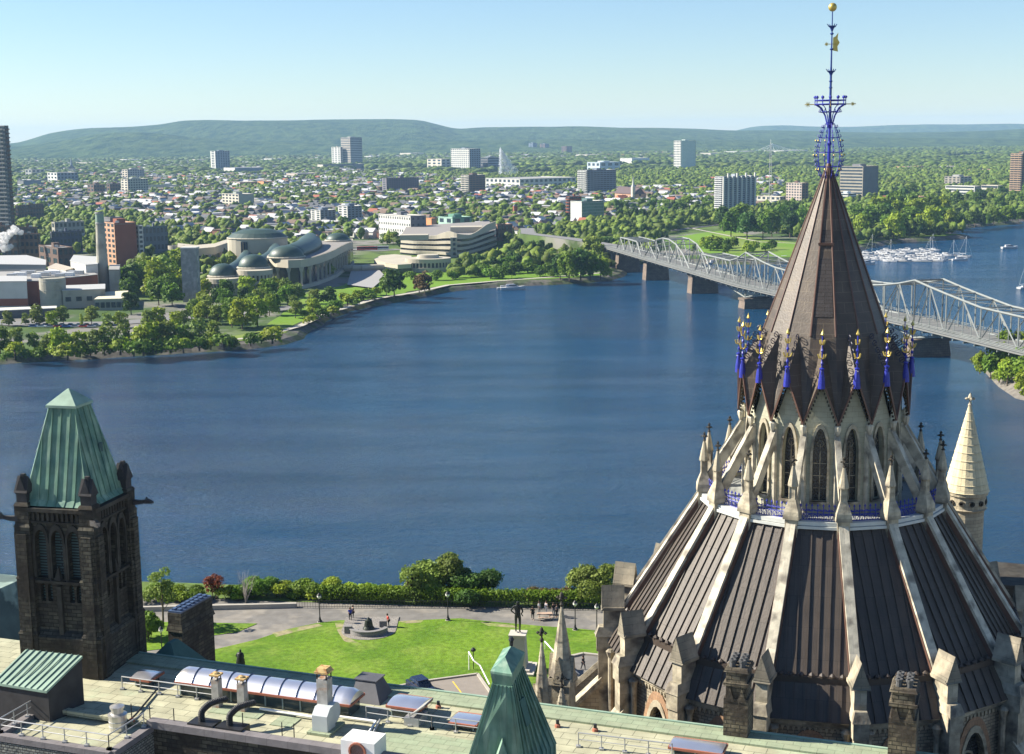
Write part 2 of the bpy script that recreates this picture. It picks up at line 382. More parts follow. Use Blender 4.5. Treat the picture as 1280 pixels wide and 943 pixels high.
def mk():
    mb = MB(); c, s = math.cos(rad(11.25)), math.sin(rad(11.25)); Rv = 6.95
    P = Vector((0, -PR, GP)); T = Vector((0, -CRr*CO, CZ0))
    for q in (-1, 1):
        V = Vector((q*Rv*s, -Rv*c, GV)); W = Vector((q*CRr*s, -CRr*c, CZ0))
        mb.poly(P, T, V) if q > 0 else mb.poly(P, V, T)
        mb.poly(V, T, W)
        mb.poly(P+Vector((0, 0, -.18)), V+Vector((0, 0, -.18)), V, P)
    o = mb.build('gable_roof', cone_mat, lib)
    v = MB()
    for q in (-1, 1):
        V = Vector((q*Rv*s, -Rv*c, GV)); v.bar(V+Vector((0, -.04, 0)), P+Vector((0, -.06, .05)), .13, .12, (0, -1, 0))
    v.build('verge_trim', copper_trim, o)
    d = MB()
    for q in (-1, 1):
        V = Vector((q*Rv*s, -Rv*c, GV-.3)); Q = Vector((0, -PR+.05, GP-.5))
        for k in range(1, 11): d.box(tuple(V.lerp(Q, k/11.5)+Vector((-q*.05, .1, 0))), (.12, .12, .18))
    d.build('verge_dentils', dark_trim, o)
    r = MB(); n = 6
    for k in range(n):          # scrolled cresting along the ridge
        p = P.lerp(T, (k+.6)/n); d_ = (T-P).normalized(); up = Vector((0, -d_.z, d_.y))
        r.path([p+d_*(.22*math.cos(a))+up*(.26+.24*math.sin(a)) for a in [j*.9 for j in range(8)]], .035, 4)
        r.tube(p, p+up*.5, .03, 4)
    r.build('ridge_cresting', dark_iron, o)
    b = MB(); b.lathe([(.30, -.9), (.26, -.3), (.15, .5), (.13, .55), (.2, .62), (.2, .7), (.1, .75)], 10, (0, -PR-.02, GP+.1))
    bo = b.build('blue_finial', blue_iron, o)
    b = MB(); b.tube((0, -PR, GP+.7), (0, -PR, GP+3.6), .05, 5)
    for z in (1.2, 2.2): b.lathe([(.06, -.15), (.13, 0), (.06, .15)], 6, (0, -PR, GP+z))
    b.build('finial_rod', blue_iron, bo)
    g = MB()
    for z, L in ((1.55, .34), (2.65, .22)):
        for k in range(4):
            a = k*math.pi/2+.4
            g.path([(0, -PR, GP+z), (L*.7*math.cos(a), -PR+L*.7*math.sin(a), GP+z+.08), (L*math.cos(a), -PR+L*math.sin(a), GP+z+.38)], .06, 5)
    g.lathe([(.0, 0), (.16, .16), (.05, .4), (0, .6)], 6, (0, -PR, GP+3.3))
    g.build('gilt_leaves', gold, bo)
    return o
faceted(lib, 'x', mk, FACE)
def mk():
    mb = MB(); c, s = math.cos(rad(11.25)), math.sin(rad(11.25))
    mb.poly((-CRr*s, -CRr*c, CZ0), (CRr*s, -CRr*c, CZ0), (.1*s, -.1*c, APX), (-.1*s, -.1*c, APX))
    return mb.build('spire_panel', cone_mat, lib)
sp = faceted(lib, 'x', mk, FACE)
def mk():
    mb = MB(); mb.tube((0, -CRr-.02, CZ0), (0, -.12, APX), .085, 6, .05); return mb.build('spire_hip_roll', copper_trim, lib)
faceted(lib, 'x', mk, CORN)
mb = MB()      # the long access panel on the spire face that looks south
def cp(x, z, d=.06):
    R = (APX-z)/(APX-CZ0)*CRr*CO; return Vector((x, -R-d, z))
mb.poly(cp(-.18, 56.0), cp(.18, 56.0), cp(.42, 51.2), cp(-.42, 51.2)); mb.poly(cp(-.47, 50.0), cp(.47, 50.0), cp(.7, 45.5), cp(-.7, 45.5))
o = mb.build('spire_louvre', mat('louvre_copper', (.07, .06, .055), rough=.5, pat='brick', psz=(3, .3), pc=((.06, .05, .045), (.03, .025, .02))), lib); o.rotation_euler = (0, 0, rad(FACE[15]))
mb = MB(); mb.bar(cp(-.62, 51.1, .12), cp(.62, 51.1, .12), .16, .2); mb.bar(cp(-.2, 56, .1), cp(-.5, 51.1, .1), .07, .1); mb.bar(cp(.2, 56, .1), cp(.5, 51.1, .1), .07, .1)
o = mb.build('spire_louvre_frame', copper_trim, lib); o.rotation_euler = (0, 0, rad(FACE[15]))
# iron crown of the spire
mb = MB()
for k in range(10):
    a = k*math.pi/5; pts = []
    for j in range(13):
        t = j/12; z = 56.0+4.6*t; r = .35+.85*math.sin(math.pi*min(1, t*1.02))**.8*(1-.45*t); pts.append((r*math.cos(a), r*math.sin(a), z))
    mb.path(pts, .026, 4)
    for j in range(1, 12):
        p = Vector(pts[j]); o_ = Vector((math.cos(a), math.sin(a), 0))
        mb.path([p, p+o_*.16+Vector((0, 0, .1)), p+o_*.1+Vector((0, 0, .26))], .03, 4)
        if j % 3 == 0: mb.path([(Vector(pts[j]).length and Vector((pts[j][0]*math.cos(b)-pts[j][1]*math.sin(b), pts[j][0]*math.sin(b)+pts[j][1]*math.cos(b), pts[j][2]))) for b in (0, .314, .628)], .03, 4)
mb.lathe([(.2, 0), (.24, .3), (.14, .5), (.12, 2.2), (.2, 2.4), (.1, 2.6), (.1, 3.6), (.28, 3.9), (.22, 4.1)], 8, (0, 0, 56.6))
cage = mb.build('iron_cage', blue_iron, lib)
mb = MB()
for k in range(10):
    a = k*math.pi/5
    for j in (2, 5, 8):
        t = j/12; z = 56.1+4.6*t; r = .55+.85*math.sin(math.pi*t)**.8*(1-.45*t); mb.lathe([(0, 0), (.07, .07), (0, .15)], 5, (r*math.cos(a), r*math.sin(a), z))
mb.build('gilt_bosses', gold, cage)
mb = MB()
for k in range(12):
    a = k*math.pi/6; ca, sa = math.cos(a), math.sin(a)
    mb.path([(r*ca, r*sa, z) for r, z in ((.22, 60.5), (.4, 61.2), (.75, 61.8), (1.2, 62.1))], .04, 4)
    mb.tube((1.2*ca, 1.2*sa, 62.0), (1.2*ca, 1.2*sa, 62.75), .035, 4)
    mb.lathe([(0, 0), (.12, .12), (.12, .2), (0, .3)], 4, (1.2*ca, 1.2*sa, 62.5))
    mb.path([(.75*ca, .75*sa, 61.8), (.9*ca, .9*sa, 61.5), (.6*ca, .6*sa, 61.45)], .03, 4)
for z, r in ((62.1, 1.2), (62.4, 1.2), (61.5, .58)): mb.path([(r*math.cos(t), r*math.sin(t), z) for t in [k*math.pi/12 for k in range(25)]], .05, 4)
mb.build('iron_crown', blue_iron, lib)
mb = MB(); mb.tube((0, 0, 60.3), (0, 0, 65), .12, 8, .08); mb.tube((0, 0, 65), (0, 0, 69.3), .07, 8, .04)
for z in (64.6, 68.1):
    mb.lathe([(.07, -.3), (.14, -.1), (.3, .12), (.08, .1)], 8, (0, 0, z))
    for k in range(4): a = k*math.pi/2+.5; mb.path([(0, 0, z), (.28*math.cos(a), .28*math.sin(a), z+.05), (.42*math.cos(a), .42*math.sin(a), z+.25)], .04, 4)
for z in (63.4, 63.9, 66.4, 67.6): mb.lathe([(.08, -.08), (.16, 0), (.08, .08)], 8, (0, 0, z))
mb.build('mast_rod', mat('mast_iron', (.02, .05, .22), rough=.4), lib)
mb = MB(); mb.lathe([(.34*math.sin(t), -.34*math.cos(t)) for t in [k*math.pi/10 for k in range(11)]], 14, (0, 0, 69.65)); mb.build('gilt_ball', gold, lib, smooth=True)
def star(mb, c, r, ax=(1, 0, 0)):
    c = Vector(c); ax = Vector(ax)
    for k in range(4):
        a = k*math.pi/4; d = ax*math.cos(a)+Vector((0, 0, 1))*math.sin(a); mb.bar(c-d*r, c+d*r, .05, .05, (0, 1, 0))
mb = MB()
for s in (-1, 1):
    mb.tube((s*1.2, 0, 62.1), (s*2.0, 0, 62.1), .035, 4); star(mb, (s*1.75, 0, 62.1), .22 if s < 0 else .16)
for s in (-1, 1): mb.tube((0, s*1.2, 62.1), (0, s*1.7, 62.1), .035, 4); star(mb, (0, s*1.6, 62.1), .26, (0, 1, 0))
mb.build('compass_points', gold, lib)
mb = MB()
mb.prism([(.1, 0, 66.3), (.5, 0, 66.2), (.45, 0, 66.6), (.62, 0, 66.9), (.45, 0, 67.2), (.5, 0, 67.7), (.3, 0, 67.4), (.1, 0, 67.3)], (0, .04, 0))
mb.tube((-.55, 0, 66.8), (.4, 0, 66.8), .03, 5); star(mb, (-.4, 0, 66.8), .15)
mb.build('weather_vane', gold, lib)
# ------------------------------------------------------------------ the parliament block in the foreground (axes turned 20 degrees)
S20, C20 = math.sin(rad(20)), math.cos(rad(20)); RZ = -rad(20)
def W(u, w, z=0.0): return Vector((u*C20+w*S20, -u*S20+w*C20, z))
def UW(px, py, z): p = at(px, py, z); return (p.x*C20-p.y*S20, p.x*S20+p.y*C20)
def tuw(name, u, w, z, label, cat, group=None): return empty(name, W(u, w, z), RZ, label, cat, group)
RF = 20.0
slab = mat('pale_roof_slabs', (.41, .395, .27), pat='brick', psz=(1.5, .95), pc=((.34, .33, .225), (.10, .10, .07)), mortar=.02, var=.22, vs=.7, col2=(.36, .41, .28), c2s=.2, c2t=(.55, .7), bump=.2, rough=.9)
slab_green = mat('greenish_roof_slabs', (.27, .30, .20), pat='brick', psz=(1.1, .7), pc=((.27, .32, .21), (.13, .15, .10)), mortar=.015, var=.2, vs=.8, rough=.9)
coping_grey = mat('grey_lead_coping', (.20, .18, .18), rough=.6, var=.2, pat='brick', psz=(1.6, 3), pc=((.18, .165, .165), (.08, .07, .07)), mortar=.01)
vault = mat('skylight_aluminium', (.78, .77, .80), rough=.28, metal=.85, var=.04)
rust = mat('rusty_copper_rim', (.36, .13, .08), rough=.6)
dark_glass = mat('skylight_side_glass', (.05, .07, .07), rough=.15, spec=.6, var=.3)
cb = empty('parliament_block', W(-30, 84, 0), RZ, 'dark stone government block with a flat pale slab roof in front of the river lawn', 'building')
def R(u, w, z=RF): return Vector((u+30, w-84, z))       # coordinates inside the block
def slabpoly(pts, z0, z1, m, name):
    mb = MB(); mb.loft([[R(u, w, z0) for u, w in pts], [R(u, w, z1) for u, w in pts]]); return mb.build(name, m, cb)
slabpoly([(-82, 80.3), (14, 80.3), (14, 91.3), (-82, 91.3)], 12.5, RF, slab, 'roof_deck')
slabpoly([(-66, 89.6), (14, 89.6), (14, 91.5), (-66, 91.5)], RF+.0, RF+.14, slab_green, 'roof_edge_strip')
mb = MB(); mb.bar(R(-66, 91.6, RF+.1), R(14, 91.6, RF+.1), .2, .25); mb.build('copper_edge', verdi_pale, cb)
slabpoly([(-56.3, 80.0), (14, 80.0), (14, 91.4), (-82, 91.4), (-82, 80.0)], 0, 12.5, dark_stone, 'lower_wall')
# the walls: an upper storey wall below the parapet facing the viewer
mb = MB(); fr = FR(R(-56, 80.0, 0), (1, 0, 0), (0, 0, 1), (0, -1, 0)); hs = []
for k in range(16):
    hs.append(arch(1.2, 14.5, 16.6, 17.5, 4, 4+k*4.0))
wallface(mb, fr, [(0, 0), (70, 0), (70, RF-.1), (0, RF-.1)], hs, 0, .4); mb.build('court_wall', dark_stone, cb)
mb = MB(); mb.bar(R(-56.2, 80.1, RF+.15), R(14, 80.1, RF+.15), .75, .5); mb.build('parapet_coping', coping_grey, cb)
# slightly lower deck with its own parapet, lower left of the frame
mb = MB(); mb.loft([[R(u, w, z) for u, w in ((-65.2, 75.6), (-56.2, 75.6), (-56.2, 80.3), (-65.2, 80.3))] for z in (0, RF-.35)])
mb.build('corner_deck', slab, cb)
mb = MB()
for a, b in (((-65.2, 75.5), (-56.1, 75.5)), ((-56.1, 75.5), (-56.1, 80.3)), ((-65.3, 75.5), (-65.3, 80.3))): mb.bar(R(*a, RF-.2), R(*b, RF-.2), .6, .42)
mb.build('deck_coping', coping_grey, cb)
mb = MB(); mb.loft([[R(u, w, z) for u, w in ((-65.6, 75.25), (-55.85, 75.25), (-55.85, 80.1), (-65.6, 80.1))] for z in (0, RF-.5)]); mb.build('deck_wall', mat('grey_rough_ashlar', (.17, .175, .16), pat='brick', psz=(.35, .2), pc=((.26, .26, .22), (.05, .05, .05)), mortar=.03, bump=.9, bs=3.0, var=.35, vs=3), cb)
mb = MB(); mb.bar(R(-65, 80.2, RF+.02), R(-57.5, 80.2, RF+.02), .5, .3); mb.build('deck_step', slab, cb)
# slightly raised seams and patches of newer slabs
mb = MB()
for u0, u1, w0, w1 in ((-53.5, -49.5, 83.2, 84.8), (-48.2, -46.6, 82.6, 84.2), (-40, -30, 81, 84.5)):
    mb.box(tuple(R((u0+u1)/2, (w0+w1)/2, RF+.03)), (u1-u0, w1-w0, .06))
mb.build('slab_patch', slab_green, cb)
def thing_box(name, u, w, z, label, cat, group=None): return tuw(name, u, w, z, label, cat, group)
# skylights: barrel vaults in bays
def skylight(u0, u1, w0, w1, zb, zr, rise, bays, label, glass=True):
    uc, wc = (u0+u1)/2, (w0+w1)/2; t = tuw('skylight', uc, wc, RF, label, 'skylight', 'skylights on the flat roof')
    hu, hw = (u1-u0)/2, (w1-w0)/2; mb = MB(); n = 8
    def prof(x, s=1.0): return [Vector((x, -hw+2*hw*k/n, zr-RF+rise*s*math.sin(math.pi*k/n)**.8)) for k in range(n+1)]
    xs = [-hu, -hu+.35]+[-hu+.35+(2*hu-.7)*k/(bays*3) for k in range(1, bays*3)]+[hu-.35, hu]
    rings = [prof(x, .72 if x in (-hu, hu) else 1.0) for x in xs]
    mb.loft(rings, cap=False, closed=False)
    for x in (-hu, hu): mb.poly(*prof(x, .72))
    mb.poly(*[Vector((a, b, zr-RF)) for a, b in ((-hu, -hw), (hu, -hw), (hu, hw), (-hu, hw))])
    mb.build('vault', vault, t, smooth=True)
    r = MB()
    for k in range(1, bays): r.path([p+Vector((0, 0, .03)) for p in prof(-hu+2*hu*k/bays)], .05, 4)
    if bays > 1: r.build('vault_rib', mat('rib_shadow_grey', (.12, .14, .2), rough=.5), t)
    c = MB(); 
    for a, b in (((-hu, -hw), (hu, -hw)), ((hu, -hw), (hu, hw)), ((hu, hw), (-hu, hw)), ((-hu, hw), (-hu, -hw))): c.bar((a[0], a[1], zr-RF-.06), (b[0], b[1], zr-RF-.06), .14, .16)
    c.build('copper_rim', rust, t)
    g = MB(); g.box((0, 0, (zb+zr)/2-RF), (2*hu-.5, 2*hw-.5, zr-zb-.1)); g.build('side_glazing', dark_glass, t)
    m = MB(); k = 0
    while -hu+.3+k*1.4 < hu: m.box((-hu+.3+k*1.4, -hw+.2, (zb+zr)/2-RF), (.09, .08, zr-zb-.1)); k += 1
    m.build('glazing_bars', mat('pale_green_frame', (.3, .36, .33)), t)
    return t
a = UW(219, 852, RF+1.1); b = UW(437, 882, RF+1.1); wm = (a[1]+b[1])/2
skylight(a[0], b[0], wm, wm+2.3, RF+.0, RF+1.1, .75, 10, 'long barrel vaulted metal skylight of ten bays on the slab roof')
a = UW(483, 882, RF+.9); b = UW(523, 889, RF+.9)
skylight(a[0], b[0], a[1], a[1]+2.2, RF, RF+.9, .3, 1, 'small square white domed skylight beside the parked car')
a = UW(561, 903, RF+.5); b = UW(594, 908, RF+.5)
skylight(a[0], b[0], a[1], a[1]+1.9, RF, RF+.5, .12, 1, 'low flat white skylight next to the green copper turret')
a = UW(836, 934, RF+.6); b = UW(903, 942, RF+.6)
skylight(a[0], b[0], a[1], a[1]+1.7, RF, RF+.6, .2, 1, 'low wide white skylight in front of the library wall')
a = UW(163, 848, RF+.7); b = UW(187, 851, RF+.7)
skylight(a[0], b[0], a[1], a[1]+1.9, RF, RF+.7, .25, 1, 'small blue shaded skylight at the foot of the dark stone tower')
# handrails
def railing(pts, label, h=1.0, posts=1.6, mid=True, z=RF):
    pts = [W(u, w, z) for u, w in pts]; o = pts[0]; t = empty('handrail', o, 0, label, 'handrail', 'steel handrails on the flat roof'); mb = MB(); pb = MB()
    P = [p-o for p in pts]
    for a, b in zip(P[:-1], P[1:]):
        mb.tube(a+Vector((0, 0, h)), b+Vector((0, 0, h)), .045, 6)
        if mid: mb.tube(a+Vector((0, 0, h*.55)), b+Vector((0, 0, h*.55)), .03, 5)
        L = (b-a).length; n = max(1, round(L/posts))
        for k in range(n+1):
            q = a.lerp(b, k/n); pb.tube(q, q+Vector((0, 0, h)), .04, 6); pb.box(tuple(q+Vector((0, 0, .06))), (.3, .3, .12))
    mb.build('rail', grey_metal, t); pb.build('posts', grey_metal, t); return t
rust_rail = mat('rail_paint', (.35, .28, .24), rough=.6)
railing([UW(153, 862, RF), UW(270, 878, RF)], 'steel handrail in front of the long barrel skylight')
railing([UW(458, 900, RF), UW(540, 912, RF), UW(600, 920, RF)], 'steel handrail running past the two small white skylights')
railing([UW(723, 934, RF), UW(840, 948, RF)], 'steel handrail between the green turret and the library')
railing([(-65.2, 80), (-65.2, 75.7), (-56.4, 75.7), (-56.3, 79.6)], 'steel handrail around the lower corner deck', 1.0, 1.7, True, RF)
# roof plant
def smooth_curve(P, n):
    P = [Vector(p) for p in P]; out = []
    for i in range(len(P)-1):
        p0, p1, p2, p3 = P[max(i-1, 0)], P[i], P[i+1], P[min(i+2, len(P)-1)]
        for k in range(n):
            t = k/n; out.append(.5*((2*p1)+(p2-p0)*t+(2*p0-5*p1+4*p2-p3)*t*t+(3*p1-p0-3*p2+p3)*t*t*t))
    return out+[P[-1]]
def gooseneck(px, py, label):
    u, w = UW(px, py, RF); t = tuw('gooseneck_vent', u, w, RF, label, 'roof vent', 'black gooseneck vents on the roof')
    m = MB(); m.box((0, 0, .28), (2.0, 1.2, .5)); m.build('plinth', black_metal, t)
    m = MB(); pts = [(-.2, 0, .5), (-.2, 0, 1.1), (-.1, .2, 1.35), (.15, .6, 1.6), (.5, 1.0, 1.68), (.9, 1.5, 1.68)]
    pts = smooth_curve(pts, 5); m.path(pts, .23, 12); [m.lathe([(0, -.22), (.155, -.155), (.22, 0), (.155, .155), (0, .22)], 12, p) for p in pts[1:-1]]
    m.build('duct', black_metal, t, smooth=True); return t
gooseneck(256, 911, 'black gooseneck vent duct nearer the corner deck'); gooseneck(291, 916, 'black gooseneck vent duct nearer the vent housing')
def stack(px, py, h, r, label):
    u, w = UW(px, py, RF); t = tuw('flue_stack', u, w, RF, label, 'flue', 'flues on the flat roof')
    m = MB(); m.box((0, 0, h/2), (r*2, r*2, h)); m.build('shaft', mat('weathered_zinc', (.38, .36, .33), rough=.6, var=.35, vs=2, col2=(.3, .17, .1), c2s=1.2, c2t=(.52, .66)), t)
    m = MB()
    for a in (-1, 1):
        for b in (-1, 1): m.box((a*r*.8, b*r*.8, h+.15), (.06, .06, .3))
    m.build('cap_posts', black_metal, t); m = MB(); m.box((0, 0, h+.35), (r*2.6, r*2.6, .12)); m.lathe([(r*.9, .4), (r*.7, .5), (0, .6)], 8, (0, 0, h)); m.build('cap', mat('rusty_yellow_cap', (.50, .36, .16), var=.2, vs=4, col2=(.35, .18, .07), c2s=3, c2t=(.5, .6)), t); return t
stack(272, 884, 2.1, .28, 'rusty square flue behind the first gooseneck vent'); stack(304, 889, 2.1, .28, 'rusty square flue behind the second gooseneck vent')
u, w = UW(405, 914, RF); t = tuw('vent_housing', u, w, RF, 'grey metal vent housing with a round back and capped square flue', 'vent housing')
m = MB(); m.taper((0, 0), .2, 1.3, (1.15, 1.2), (1.15, 1.2)); m.loft([[(s*.575, -.6, 1.3), (s*.575, .6, 1.3), (s*.575, .6, 1.75), (s*.575, -.1, 1.75)] for s in (-1, 1)]); m.build('casing', mat('housing_grey', (.45, .48, .48), rough=.5, var=.08), t)
m = MB(); m.loft([[(.25+.75*x, .75+.0*k, 0) for k in (0,)] for x in (0, 1)], cap=False) if False else m.lathe([(.72, -.35), (.72, .35)], 16, (0, 0, 0)); 
M_ = Matrix.Rotation(rad(90), 3, 'Y'); m.v = [tuple(M_ @ Vector(p)+Vector((.2, .75, 1.1))) for p in m.v]; m.build('round_fan', mat('housing_grey', (0, 0, 0)), t)
m = MB(); m.box((-.25, .75, 2.0), (.8, .8, 3.0)); m.build('flue', MATS['weathered_zinc'], t)
m = MB(); [m.box((-.25+a*.35, .75+b*.35, 3.7), (.07, .07, .5)) for a in (-1, 1) for b in (-1, 1)]; m.build('cap_posts', black_metal, t)
m = MB(); m.box((-.25, .75, 4.0), (1.0, 1.0, .14)); m.taper((-.25, .75), 4.07, 4.3, (.9, .9), (.7, .7)); m.build('cap', MATS['rusty_yellow_cap'], t)
m = MB(); m.box((0, .3, .1), (1.7, 2.4, .18)); m.build('base', slab_green, t)
u, w = UW(455, 947, RF); t = tuw('fan_box', u, w, RF, 'white metal fan box cut off by the lower edge', 'fan box')
m = MB(); m.box((0, 0, .8), (2.4, 1.8, 1.3)); m.build('casing', white_paint, t); m = MB(); m.lathe([(.62, 0), (.62, .12), (.5, .12), (.5, 0)], 16)
M_ = Matrix.Rotation(rad(90), 3, 'X'); m.v = [tuple(M_ @ Vector(p)+Vector((0, -.9, .8))) for p in m.v]; m.build('fan_ring', rust, t)
for q in (-1, 1):
    m = MB(); m.box((q*.9, 0, .07), (.12, 1.6, .14)); m.build('foot', black_metal, t)
u, w = UW(148, 912, RF-.35); t = tuw('roof_ventilator', u, w, RF-.35, 'shiny steel cylinder ventilator on the corner deck', 'roof ventilator')
m = MB(); m.lathe([(.62, 0), (.62, 1.0), (.66, 1.02), (.66, 1.15), (.5, 1.2), (.42, 1.25), (.42, 1.55), (.5, 1.58), (.5, 1.72), (.1, 1.85)], 20); m.build('drum', mat('steel_drum', (.6, .58, .55), rough=.3, metal=.7, var=.15), t, smooth=False)
m = MB(); [m.lathe([(.635, 0), (.65, .03), (.635, .06)], 20, (0, 0, z)) for z in (.3, .65)]; m.build('band', grey_metal, t)
u, w = UW(520, 903, RF); t = tuw('roof_hatch', u, w, RF, 'grey propped roof hatch beside the square domed skylight', 'roof hatch')
m = MB(); m.box((0, 0, .3), (1.1, 1.6, .6)); m.build('kerb', grey_metal, t); m = MB(); m.bar((-.1, 0, .75), (1.0, .0, 1.6), 1.6, .08); m.build('lid', mat('hatch_lid', (.28, .27, .25), rough=.6), t)
u, w = UW(463, 872, RF); t = tuw('louvre_box', u, w, RF, 'dark grey sloping louvre box at the end of the long skylight', 'louvre box')
m = MB(); m.loft([[(-1.1, -1.2, 0), (1.3, -1.2, 0), (1.3, 1.2, 0), (-1.1, 1.2, 0)], [(-1.0, -.2, 1.3), (.5, -.2, 1.3), (.5, 1.1, 1.3), (-1.0, 1.1, 1.3)]]); m.build('casing', mat('dark_grey_box', (.09, .09, .10), rough=.6), t); m = MB(); m.box((-.25, .45, 1.35), (1.8, 1.5, .08)); m.build('lid', mat('dark_grey_box', (0, 0, 0)), t)
def pipe(pts, r, label, mt=grey_metal):
    P = [W(*UW(x, y, z), z) for x, y, z in pts]; o = P[0].copy(); o.z = RF; m = MB(); m.path([p-o for p in P], r, 7); ob = m.build('roof_pipe', mt); ob.location = o
    return tag(ob, label, 'pipe', 'service pipes on the flat roof')
pipe([(325, 886, RF+.25), (395, 897, RF+.25)], .1, 'pale pipe running from the second flue to the vent housing', white_paint)
pipe([(325, 878, RF+.2), (400, 889, RF+.2)], .07, 'thin pipe close under the long skylight')
pipe([(425, 896, RF+.2), (470, 902, RF+.2), (455, 925, RF+.2)], .09, 'elbow pipe turning towards the white fan box', white_paint)
pipe([(475, 900, RF+.2), (462, 925, RF+.2)], .08, 'straight grey pipe beside the elbow pipe')
pipe([(196, 862, RF+.15), (170, 893, RF+.15), (158, 905, RF+.15)], .07, 'dark conduit crossing the pale slabs to the steel ventilator', black_metal)
pipe([(178, 897, RF+.9), (183, 900, RF)], .03, 'short leaning post by the steel ventilator', black_metal)
for i, (px, py, lb) in enumerate(((165, 902, 'short vent post at the parapet nearest the ventilator'), (188, 905, 'short vent post at the parapet before the first gooseneck'), (218, 908, 'short vent post between ventilator and first gooseneck'), (304, 914, 'short vent post right beside the second gooseneck'), (353, 926, 'left vent post of the pair in front of the vent housing'), (368, 928, 'right vent post of the pair in front of the vent housing'), (697, 909, 'stub vent near the turret on the pale roof strip'), (744, 914, 'stub vent halfway between turret and library'), (548, 885, 'stub vent behind the low flat skylight'))):
    u, w = UW(px, py, RF); t = tuw('vent_post', u, w, RF, lb, 'vent post', 'short vent posts along the roof'); m = MB(); h = 1.3 if i < 6 else .5
    m.tube((0, 0, 0), (0, 0, h), .04 if i < 6 else .12, 6); m.build('post', black_metal, t); m = MB(); m.lathe([(.22, 0), (.2, .18), (.08, .25)], 8); m.build('foot', rust, t)
# ------------------------------------------------------------------ dark stone tower with copper pyramid
TA = rad(-13.5); SE_ = W(-65, 86); tc_ = SE_+Matrix.Rotation(TA, 3, 'Z') @ Vector((-2.65, 3.4, 0))
tow = empty('stone_tower', (tc_.x, tc_.y, 0), TA, 'square soot dark stone tower with gargoyles and a green copper pyramid roof', 'tower')
A = 3.2
def tface(ang):
    M = Matrix.Rotation(ang, 3, 'Z'); return FR(M @ Vector((0, -A+.35, 0)), M @ Vector((1, 0, 0)), (0, 0, 1), M @ Vector((0, -1, 0)))
louv = mat('belfry_louvre', (.05, .09, .09), rough=.6, pat='brick', psz=(4, .22), pc=((.07, .12, .12), (.01, .01, .01)), mortar=.05)
for k in range(4):
    f = tface(k*math.pi/2); mb = MB(); w_ = A-.5
    holes = [arch(.95, 27.6, 30.4, 31.3, 4, x) for x in (-1.35, 0, 1.35)]+[arch(.42, 25.7, 26.7, 27.1, 3, x) for x in (-1.5, -.9, .9, 1.5)]+[arch(.9, 12, 14, 15, 3, x) for x in (-1.2, 1.2)]
    wallface(mb, f, [(-w_, 0), (w_, 0), (w_, 33), (-w_, 33)], holes, 0, .5); o = mb.build('tower_wall', dark_stone, tow)
    g = MB()
    for h in holes: wallface(g, f, h, (), -.42)
    g.build('belfry_louvres', louv, o)
    t = MB()
    for x in (-1.35, 0, 1.35): ringface(t, f, arch(1.3, 27.6, 30.4, 31.75, 4, x), arch(.95, 27.6, 30.4, 31.3, 4, x), 0, .18)
    for x in (-2.05, -.68, .68, 2.05): t.tube(f.p(x, 27.4, .12), f.p(x, 30.3, .12), .1, 6)
    t.box(tuple(f.p(0, 27.3, .1)), (5.0, .4, .2) if k % 2 == 0 else (.4, 5.0, .2)); 
    t.build('arch_moulding', dark_trim, o)
    t = MB()
    for x in [-2.2+.4*i for i in range(12)]: t.bar(f.p(x, 32.0, .1), f.p(x, 32.6, .1), .2, .2)
    t.bar(f.p(-w_, 31.9, .12), f.p(w_, 31.9, .12), .25, .12); t.bar(f.p(-w_, 32.85, .15), f.p(w_, 32.85, .15), .5, .3)
    t.build('corbel_frieze', dark_trim, o)
    t = MB(); t.loft([[f.p(-w_, 23.0, .5), f.p(w_, 23.0, .5)], [f.p(-w_, 23.5, 0), f.p(w_, 23.5, 0)]], cap=False, closed=False); t.loft([[f.p(-w_, 0, .5), f.p(w_, 0, .5)], [f.p(-w_, 23.0, .5), f.p(w_, 23.0, .5)]], cap=False, closed=False); t.build('base_course', dark_stone, o)
    t = MB(); t.box(tuple(f.p(0, 25.0, .12)), (.35, .35, 4.0)); t.loft([[f.p(-.25, 27.5, .4), f.p(.25, 27.5, .4), f.p(0, 28.5, .2)], [f.p(-.25, 27.5, 0), f.p(.25, 27.5, 0), f.p(0, 28.5, 0)]]); t.build('wall_shaft', dark_trim, o)
